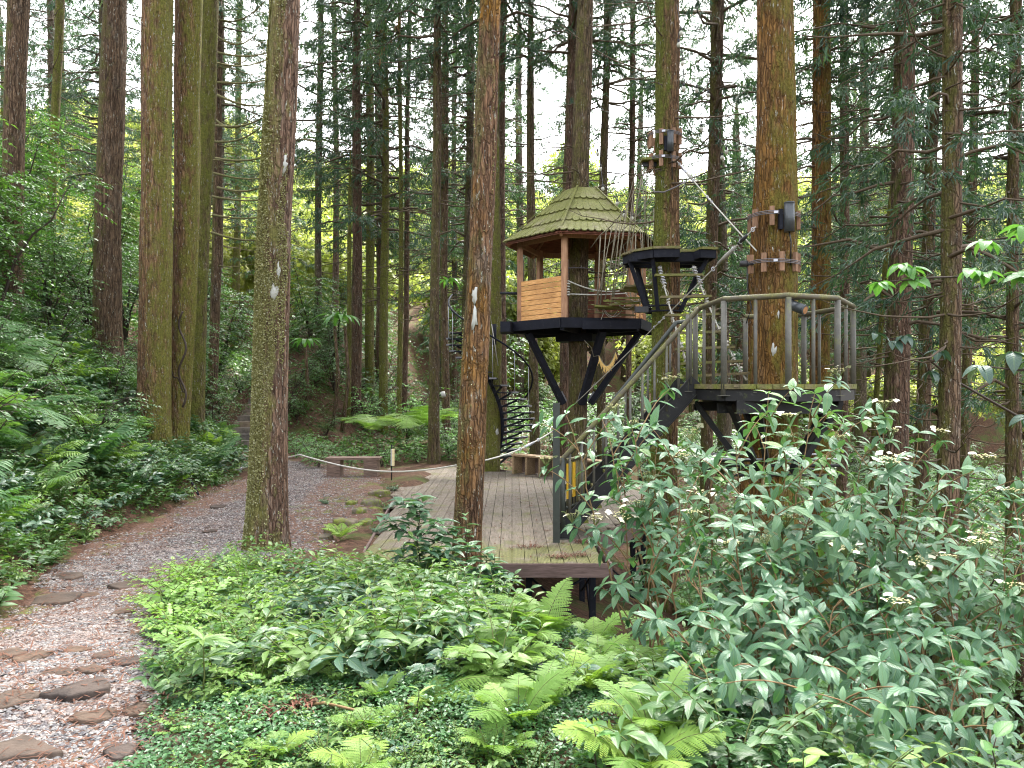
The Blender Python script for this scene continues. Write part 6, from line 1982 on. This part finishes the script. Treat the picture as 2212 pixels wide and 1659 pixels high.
shrub(SAPL[1], 7.4, 12.6, .7, 'spreading sapling behind the pale mottled trunk', name='understorey_tree', cat='tree')
k = 0
for _ in range(900):
    if k >= 14: break
    y = rs.uniform(23, 40); x = rs.uniform(-.5, .72) * y
    if abs(x + 7.8) < 1.6 and y < 28: continue
    shrub(SAPL[k % 2], x, y, rs.uniform(.6, 1.1), 'shaded understorey tree among far cedars, ' + wood_zone(1106 + x * F / y), 'understorey trees among the far trunks', name='understorey_tree', cat='tree'); k += 1
for k, (x, y) in enumerate(((-8.9, 23.4), (-6.6, 23.6), (-9.0, 25.4), (-6.5, 25.5), (-7.8, 28.2), (-9.2, 27.6), (-6.4, 27.8), (-8.6, 29.6), (-7.0, 30), (-10.2, 26.4), (-5.4, 26.6), (-5.6, 23.2), (-4.6, 25), (-3.6, 26.5), (-2.2, 24.5), (-1.0, 26))):
    shrub((SHR + SHRB)[k % 5], x, y, rs.uniform(.65, 1.0), 'green shrub ' + ('left of the lowest stone steps', 'right of the lowest stone steps', 'left of the upper stone steps', 'right of the upper stone steps', 'over the head of the stone steps', 'up the bank left of the steps', 'under the bough above the steps', 'behind the head of the steps', 'farther behind the steps', 'on the bank above the steps', 'below the understorey tree by the steps', 'between steps and bench', 'behind the bench', 'behind the reddish trunk foot', 'behind the slender dark stem', 'behind the trunk with the white lamp')[k])
# tree ferns and big leaves at the back of the deck
TF = fern('tree_fern', 9, 1.9, 'fern', 610, W=.32, arch=1.35, npin=24, a0=.55)
for (x, y, s, lb) in ((-2.6, 21.3, .95, 'big tree fern with wide bright fronds behind the deck'), (-4.1, 22.5, .7, 'tree fern with arching fronds left of the slender dark stem')):
    place(TF, x, y, s, lb, 'fern', None, dz=.5)
    mb = MB(); 
    cx = gzf(x, y)
for k, (x, y) in enumerate([(-4.6, 18.3), (-3.9, 18.6), (-3.2, 18.9), (-2.4, 19.4), (-5.0, 19.2), (-1.6, 19.3), (-5.6, 20), (.5, 18.3), (1.2, 17.9)]):
    shrub(SHRB[k % 2], x, y, rs.uniform(.42, .6), 'green leafy shrub behind the bench and along the deck back edge', 'shrubs behind the bench')
# bird's nest ferns perched on stems in the wood
def nest_fern(label, c, L, n=16):
    t = thing('nest_fern', label, 'fern', c)
    for k in range(n):
        az = 6.283 * k / n + rs.normal(0, .1); h = np.array((math.cos(az), math.sin(az), 0))
        mb = MB()
        tp = leaf_tpl(.17, 8, .2, rs.uniform(.9, 1.5), .9)
        mb.inst(tp, np.array([c]), frames(np.array([h + (0, 0, 1.0)]), -h + np.array((0, 0, .5))), [L * rs.uniform(.8, 1.1)], [rs.random()])
        mb.build('frond', M['broad'], t)
nest_fern("bird's nest fern of strap leaves perched among dark stems behind the mossy trunk", P(733, 690, 24), .95)
nest_fern("smaller bird's nest fern low in the dark wood left of the nest fern", P(660, 740, 24), .75)
nest_fern("bird's nest fern on the thin trunk left of the spiral stair", P(968, 610, 23), .6)
mb = MB(); g = gzf(-5.4, 24)
for du in (-10, 12):
    p = P(733 + du, 705, 24); mb.tube([(p[0] - .1, 24, g - .2), (p[0] + .1, 24.1, (g + p[2]) / 2), p], [.07, .06, .05], 7)
p = P(660, 750, 24); mb2 = MB(); mb2.tube([(p[0], 24, gzf(p[0], 24) - .2), (p[0] + .05, 24.05, 2), p], [.07, .06, .05], 7)
r = thing('forked_stem', 'dark forked stem carrying the nest fern in the shaded wood', 'tree', P(733, 930, 24))
mb.build('trunk', M['bark_brown'], r)
tag(mb2.build('bare_stem', M['bark_brown'], loc=(p[0], 24, gzf(p[0], 24))), 'short dark stem under the smaller nest fern', 'tree')

# ---- white flowering shrubs on the right, leaf by leaf
L_HYD = [leaf_tpl(.37, 6, .16, d_, .78, w_) for d_, w_ in ((.3, .0), (.55, .006), (.15, .004), (.75, 0), (.45, .008))]
def leaf_data(tp, mat, r):
    mb = MB(); mb.inst(tp, np.zeros((1, 3)), np.eye(3)[None], [1.0], [r]); return mb.data('leaf', [M[mat]])
HYD = [leaf_data(t_, 'hyd', (.2, .5, .75, .4, .6)[k]) for k, t_ in enumerate(L_HYD)]
def flower_data(seed):
    rs_ = np.random.default_rng(seed); mb = MB()
    k = 34; a = rs_.random(k) * 6.283; r = .042 * np.sqrt(rs_.random(k))
    p = np.stack([r * np.cos(a), r * np.sin(a), .03 - r * .25 + rs_.normal(0, .003, k)], -1)
    mb.inst(OCT, p, np.repeat(np.eye(3)[None], k, 0), np.full((k, 3), .005), rs_.random(k), 1, False)
    for q_ in p[::2]:
        mb.tube([(0, 0, -.03), q_], .0011, 3, 2, False)
    n_ = rs_.integers(3, 6)
    for j in range(n_):
        a0 = 6.283 * (j + rs_.random() * .5) / n_; c = np.array((.062 * math.cos(a0), .062 * math.sin(a0), .03))
        mb.tube([(0, 0, -.02), c], .0012, 3, 2, False)
        tilt = norm(np.array((rs_.normal(0, .35), rs_.normal(0, .35), 1)))
        for i in range(4):
            b = a0 + i * 1.571
            d = np.array((math.cos(b), math.sin(b), 0)); d = d - tilt * np.dot(d, tilt)
            mb.inst(leaf_tpl(.95, 3, .05, .1, .8), c[None], frames(d[None], tilt[None]), [rs_.uniform(.016, .023)], [.5])
    return mb.data('flower_head', [M['petal'], M['floret'], M['stem_green']])
FLW = [flower_data(k) for k in range(4)]
YOUNG = leaf_data(leaf_tpl(.4, 5, .25, .15, .8), 'bright', .7)
def bush(label, x, y, tops, seed, ll=.12, nside=6, nflow=6, flows=(), name='flowering_shrub'):
    """tops: where the main stems end, in the world"""
    rs_ = np.random.default_rng(seed)
    z = gzf(x, y)
    root = thing(name, label, 'shrub', (x, y, z), 'white flowering shrubs')
    base = np.array((x, y, z))
    leaves, tips = [], []
    def leaf_pair(p, d, rot, size):
        s_ = norm(np.cross(d, (0.13, .05, 1.0))); u_ = np.cross(s_, d)
        for sg in (1, -1):
            o_ = (math.cos(rot) * s_ + math.sin(rot) * u_) * sg
            dd = norm(o_ * .85 + d * rs_.uniform(.3, .7) + (0, 0, -.25) + rs_.normal(0, .12, 3))
            leaves.append((p, dd, norm(np.array((0, -.3, 1.0)) + d * .25 + rs_.normal(0, .2, 3)), size * rs_.uniform(.75, 1.15)))
    for ti, top in enumerate(tops):
        top = np.asarray(top, float)
        b = base + (rs_.normal(0, .10), rs_.normal(0, .10), -.05)
        n = 12; t = np.linspace(0, 1, n)
        mid = b * .45 + top * .55 + np.array((0, 0, .12 * np.linalg.norm(top - b)))
        pts = np.outer((1 - t) ** 2, b) + np.outer(2 * t * (1 - t), mid) + np.outer(t ** 2, top)
        pts[1:-1] += rs_.normal(0, .012, (n - 2, 3))
        LL = np.linalg.norm(top - b)
        mb = MB(); mb.tube(pts, np.linspace(.008, .0025, n), 6, 0, True); stem = mb.build('stem', M['stem'], root)
        tg = norm(np.gradient(pts, axis=0))
        nn = int(LL * .45 / .095)
        for k in range(nn):
            f = .55 + .45 * k / nn
            p = np.array([np.interp(f, t, pts[:, i]) for i in range(3)]); d = norm(np.array([np.interp(f, t, tg[:, i]) for i in range(3)]))
            leaf_pair(p, d, k * 1.571, ll * rs_.uniform(.7, 1))
        leaf_pair(top, tg[-1], .4, ll * .9); leaf_pair(top, tg[-1], 1.97, ll * .75)
        tips.append((top, tg[-1]))
        for k in range(nside):
            f = .28 + .66 * (k + rs_.random()) / nside
            p = np.array([np.interp(f, t, pts[:, i]) for i in range(3)]); d = norm(np.array([np.interp(f, t, tg[:, i]) for i in range(3)]))
            a = rs_.random() * 6.283
            e = norm(d * .7 + np.array((math.cos(a), math.sin(a), .15)) * .8)
            ln = rs_.uniform(.22, .55) * min(1, LL / 1.4)
            tt = np.linspace(0, 1, 6)
            q_ = p + np.outer(tt * ln, e) + np.outer(.16 * ln * tt * (1 - tt) * 2 - .05 * ln * tt ** 2, (0, 0, 1))
            mb = MB(); mb.tube(q_, np.linspace(.005, .002, 6), 5, 0, False); mb.build('twig', M['stem'], stem)
            m_ = max(1, int(ln / .11))
            for j in range(m_):
                g = (j + .6) / m_
                leaf_pair(p + (q_[-1] - p) * g + (0, 0, .32 * ln * g * (1 - g)), e, j * 1.571 + k, ll * rs_.uniform(.75, 1.05))
            leaf_pair(q_[-1], e, .3, ll * .85); leaf_pair(q_[-1], e, 1.87, ll * .6)
            tips.append((q_[-1], e))
    order = np.argsort([np.linalg.norm(l[0] - (0, 0, EYE)) for l in leaves])
    rest = MB()
    kk = 0
    for r_, i in enumerate(order):
        p, d, u_, s_ = leaves[i]
        R = frames(d[None], u_[None])[0]
        if r_ < 299:
            Mx = Matrix.Translation([float(c) for c in (p - base)]) @ Matrix([list(map(float, row)) for row in R]).to_4x4() @ Matrix.Scale(float(s_), 4)
            obj('leaf', HYD[rs_.integers(5)], root, mat=Mx)
        else:
            rest.inst(L_HYD[kk % 5], p[None], R[None], [s_], [rs_.random()]); kk += 1
    if kk:
        tag(rest.build('foliage', M['hyd'], root), kind='stuff')
    tips.sort(key=lambda q_: -q_[0][2])
    pick = [tips[j] for j in rs_.permutation(min(len(tips), nflow * 3))[:nflow]]
    for p, d in pick:
        R = Matrix.Rotation(rs_.random() * 6, 4, 'Z')
        o_ = obj('flower_head', FLW[rs_.integers(4)], root, mat=Matrix.Translation([float(c) for c in (p + (0, 0, .05) - base)]) @ Matrix.Rotation(rs_.normal(0, .25), 4, 'X') @ R @ Matrix.Scale(rs_.uniform(1.0, 1.5), 4))
    return root
Q = lambda u, v, y: P(u, v, y)
bush('tall white flowering shrub reaching over the stairs, its leftmost branch touching the square post', .85, 4.9,
     [Q(1222, 895, 5.2), Q(1300, 905, 5.5), Q(1365, 925, 5.0), Q(1420, 960, 5.3), Q(1330, 1010, 5.2), Q(1400, 1050, 4.8), Q(1470, 1010, 4.8), Q(1345, 1260, 4.7), Q(1430, 1150, 4.6), Q(1500, 1100, 5.6)], 801, .145, 4, 12)
bush('tallest flowering shrub, its top leaves in front of the railed platform', 1.65, 5.2,
     [Q(1660, 850, 5.4), Q(1760, 850, 5.2), Q(1590, 950, 5.0), Q(1820, 905, 5.5), Q(1700, 980, 4.8), Q(1540, 990, 5.3), Q(1620, 1080, 4.6), Q(1780, 1040, 4.8), Q(1880, 960, 5.6)], 802, .148, 6, 6)
bush('spreading flowering shrub before the broad dark red trunk', 2.45, 5.3,
     [Q(1905, 905, 5.4), Q(1985, 935, 5.2), Q(2030, 1020, 5.0), Q(1930, 1010, 4.8), Q(1860, 1090, 4.7), Q(2090, 1060, 5.3), Q(1990, 1130, 4.6), Q(1800, 1150, 4.5), Q(2130, 1090, 5.1)], 803, .145, 6, 4)
bush('flowering shrub leaning out to the right edge with arching tips', 2.75, 4.7,
     [Q(2190, 1085, 4.8), Q(2230, 1150, 4.5), Q(2120, 1180, 4.6), Q(2050, 1230, 4.3), Q(2180, 1290, 4.2), Q(2250, 1330, 4.4), Q(1970, 1250, 4.3), Q(2120, 1380, 4.0)], 804, .14, 6, 8)
bush('lower flowering shrub with orange stems in the right foreground', 1.35, 4.0,
     [Q(1480, 1230, 4.2), Q(1580, 1200, 4.3), Q(1690, 1230, 4.1), Q(1420, 1340, 3.9), Q(1560, 1340, 3.8), Q(1700, 1350, 3.7), Q(1820, 1290, 4.0), Q(1640, 1440, 3.5), Q(1480, 1450, 3.6)], 805, .135, 7, 2)
bush('low leafy shrub in the bottom right corner, almost without flowers', 1.95, 3.75,
     [Q(1900, 1320, 3.9), Q(2020, 1350, 3.8), Q(1850, 1440, 3.5), Q(1980, 1460, 3.5), Q(2120, 1440, 3.6), Q(1760, 1520, 3.3), Q(1900, 1560, 3.2), Q(2060, 1560, 3.3), Q(2180, 1520, 3.4)], 806, .12, 7, 1)
bush('dense low shrub filling the middle of the right hand shrub group', 1.95, 5.0,
     [Q(1560, 1150, 5.2), Q(1660, 1130, 5.1), Q(1760, 1160, 5.0), Q(1870, 1200, 4.9), Q(1960, 1180, 5.1), Q(1700, 1270, 4.7), Q(1820, 1360, 4.4), Q(1600, 1280, 4.7), Q(2040, 1300, 4.7)], 807, .135, 7, 2)

# ---- saplings with leaves one can pick out
def sapling(label, base, top, n, ll, mat, seed, wide=.38, group=None, name='sapling', side=0, whorl=False, droop=.4, cat='plant', stem='stem_dark'):
    rs_ = np.random.default_rng(seed)
    base, top = np.asarray(base, float), np.asarray(top, float)
    root = thing(name, label, cat, base, group)
    datas = [leaf_data(leaf_tpl(wide, 6, .2, droop * rs_.uniform(.5, 1.5), .8), mat, rs_.random()) for _ in range(4)]
    t = np.linspace(0, 1, 8)
    pts = base + np.outer(t, top - base) + rs_.normal(0, .01, (8, 3)) * np.linalg.norm(top - base)
    pts[0] = base
    mb = MB(); mb.tube(pts, np.linspace(.006, .002, 8), 6); stm = mb.build('stem', M[stem], root)
    axes = [(pts, n, .3)]
    for k in range(side):
        f = .35 + .55 * (k + .5) / side; i = int(f * 7)
        a = rs_.random() * 6.28
        e = pts[i] + np.array((math.cos(a), math.sin(a), .7)) * np.linalg.norm(top - base) * rs_.uniform(.2, .38)
        q_ = np.linspace(pts[i], e, 5); mb = MB(); mb.tube(q_, [.003, .003, .002, .002, .0015], 5); mb.build('twig', M[stem], stm)
        axes.append((q_, max(4, n // 2), .2))
    for pts_, n_, f0 in axes:
        dv = norm(pts_[-1] - pts_[0])
        for k in range(n_):
            f = 1.0 if whorl else f0 + (1 - f0) * (k + .5) / n_
            if k == n_ - 1: f = 1.0
            if whorl and k < n_ // 3: f = .72
            tq = np.linspace(0, 1, len(pts_))
            p = np.array([np.interp(f, tq, pts_[:, i]) for i in range(3)])
            a = k * 2.399 + rs_.normal(0, .2)
            d = norm(np.array((math.cos(a), math.sin(a), rs_.uniform(-.1, .45))) + dv * .2)
            R = frames(d[None], np.array([[0, 0, 1.0]]) + rs_.normal(0, .15, 3))[0]
            Mx = Matrix.Translation([float(c) for c in (p - base)]) @ Matrix([list(map(float, row)) for row in R]).to_4x4() @ Matrix.Scale(float(ll * rs_.uniform(.65, 1.15)), 4)
            obj('leaf', datas[rs_.integers(4)], root, mat=Mx)
    return root
def gp(u, v, y):
    p = P(u, v, y); p[2] = min(p[2], gzf(p[0], p[1])); return p
sapling('dark stemmed sapling with drooping top leaves before the deck boards', gp(905, 1290, 6.8), P(905, 1075, 6.8), 22, .19, 'herb_blue', 901, side=10)
sapling('small light leaved sapling growing against the foot of the orange trunk', gp(1015, 1290, 6.9), P(1005, 1110, 6.9), 16, .17, 'hyd', 902, side=4)
sapling('bushy dark leaved sapling at the left foot of the orange trunk', gp(940, 1320, 6.6), P(945, 1190, 6.6), 20, .19, 'herb_blue', 903, side=13)
sapling('leafy sapling between the orange trunk and the deck fascia', gp(1065, 1330, 6.6), P(1070, 1200, 6.6), 16, .15, 'hyd', 904, side=10)
sapling('upright plant with two whorls of long narrow leaves by the path', gp(440, 1500, 3.95), P(442, 1385, 3.95), 17, .2, 'herb_light', 905, wide=.2, whorl=True, droop=.6, side=0, stem='stem_green')
sapling('glossy dark plant with broad leaves in the near ground cover left of centre', gp(820, 1480, 4.3), P(820, 1400, 4.3), 7, .12, 'hyd', 906, wide=.5)
sapling('slim plant with light green narrow leaves in the near ground cover', gp(900, 1590, 3.6), P(905, 1490, 3.6), 10, .10, 'pale', 907, wide=.22)
sapling('bright lime green young shoot at the bottom edge right of centre', gp(1735, 1690, 2.9), P(1738, 1625, 2.75), 6, .085, 'bright', 908, wide=.5, droop=.1, stem='stem_green')
sapling('small three leaved plant poking over the gravel at the path edge', gp(345, 1380, 5.1), P(340, 1335, 5.1), 6, .11, 'broad', 909, wide=.5)
sapling('broad leaved seedling with one big leaf in the bottom right corner', gp(2150, 1700, 3.1), P(2150, 1590, 3.1), 9, .12, 'broad', 910, wide=.5)
sapling('leafy seedling at the bottom edge beneath the orange stems', gp(1290, 1720, 3.0), P(1285, 1580, 3.0), 10, .10, 'broad', 911, wide=.42)
# branches of broad leaved trees reaching in at the right edge
def branch_in(label, pts, n, ll, mat, seed, wide=.5):
    rs_ = np.random.default_rng(seed)
    pts = np.array(pts)
    root = thing('broad_leaf_tree', label, 'tree', (pts[0][0], pts[0][1], gzf(pts[0][0], pts[0][1])))
    base = ORG[root.name]
    mb = MB(); mb.tube([base - (0, 0, .1), base * .5 + pts[0] * .5 + (.05, .02, 0), pts[0]], [.05, .04, .03], 8); mb.build('trunk', M['bark_brown'], root)
    mb = MB(); mb.tube(pts, np.linspace(.018, .004, len(pts)), 6); lb = mb.build('branch', M['stem_dark'], root)
    datas = [leaf_data(leaf_tpl(wide, 6, .16, rs_.uniform(.3, .9), .85), mat, rs_.random()) for _ in range(4)]
    seg = np.linspace(0, 1, len(pts))
    nodes = max(2, n // 6)
    for j in range(nodes):
        f = .25 + .75 * (j + 1) / nodes
        p = np.array([np.interp(f, seg, pts[:, i]) for i in range(3)])
        out = norm(np.array((rs_.normal(0, 1), rs_.normal(-.3, .7), rs_.uniform(.0, .6)))); tip = p + out * .16 if j < nodes - 1 else p
        mb = MB(); mb.tube([p, tip], .003, 5); mb.build('twig', M['stem_green'], lb)
        for k in range(6):
            a = 6.283 * k / 6 + rs_.normal(0, .25)
            d = norm(np.array((math.cos(a), math.sin(a), rs_.uniform(-.5, .1))))
            R = frames(d[None], np.array([[0, 0, 1.0]]) + rs_.normal(0, .2, 3))[0]
            Mx = Matrix.Translation([float(c) for c in (tip - base)]) @ Matrix([list(map(float, row)) for row in R]).to_4x4() @ Matrix.Scale(float(ll * rs_.uniform(.75, 1.15)), 4)
            obj('leaf', datas[rs_.integers(4)], root, mat=Mx)
branch_in('broad leaved tree at the right edge with bright green hanging leaves', [P(2400, 470, 5.0), P(2290, 500, 5.0), P(2200, 510, 5.0), P(2130, 520, 5.0)], 36, .15, 'broad', 921)
branch_in('low leafy bough crossing in front of the pale mottled trunk', [P(2480, 640, 6.3), P(2300, 615, 6.2), P(2150, 595, 6.1), P(2010, 600, 6.0), P(1900, 610, 6.0)], 54, .16, 'broad', 922)
branch_in('bluish broad leaved bough at the right edge', [P(2460, 800, 5.4), P(2300, 790, 5.3), P(2200, 800, 5.2), P(2120, 790, 5.2)], 24, .17, 'blue_leaf', 923)
branch_in('bluish leafed bough at the right edge beside the slim brown trunk', [P(2480, 930, 5.6), P(2330, 920, 5.5), P(2220, 900, 5.5)], 12, .17, 'blue_leaf', 924)
branch_in('dark bluish leaved branch right of the railed platform', [P(2200, 900, 9.5), P(2060, 820, 9.4), P(1960, 740, 9.3), P(1890, 720, 9.2)], 30, .2, 'blue_leaf', 925)

# ---- fallen cedar boughs, reddish brown
def dead_bough(label, pts, n, spread, seed):
    rs_ = np.random.default_rng(seed); pts = np.array(pts) + (0, 0, .10)
    root = thing('fallen_bough', label, 'fallen branch', pts[0])
    mb = MB(); mb.tube(pts, np.linspace(.008, .004, len(pts)), 6); mb.build('branch', M['stem'], root)
    c = pts[0]
    mb = MB()
    a = rs_.random(n) * 6.283
    r = np.sqrt(rs_.random(n)) * spread
    p = c + np.stack([r * np.cos(a), r * np.sin(a) * .6, rs_.uniform(-.02, .05, n)], -1)
    d = norm(np.stack([rs_.normal(-.3, .8, n), rs_.normal(-.3, .6, n), rs_.uniform(-1.0, -.1, n)], -1))
    L = rs_.uniform(.04, .13, n)
    mb.inst(STRIP, p, frames(d, (0, .3, 1)), np.stack([np.full(n, .008), L, L], -1), rs_.random(n))
    tag(mb.build('needles', M['dead_spray'], root), kind='stuff')
dead_bough('fallen reddish cedar spray with a long arching pale stalk in the ground cover', [P(640, 1570, 3.75), P(700, 1563, 3.7), P(770, 1580, 3.65), P(825, 1610, 3.6), P(860, 1650, 3.55)], 300, .13, 1)
dead_bough('tuft of reddish dead cedar needles caught in the herbs in the middle foreground', [P(990, 1430, 4.6), P(1005, 1460, 4.55), P(1010, 1500, 4.5)], 320, .13, 2)
dead_bough('small reddish cedar sprig lying at the gravel edge among low leaves', [P(575, 1590, 3.6), P(600, 1600, 3.6), P(640, 1610, 3.5)], 160, .10, 3)
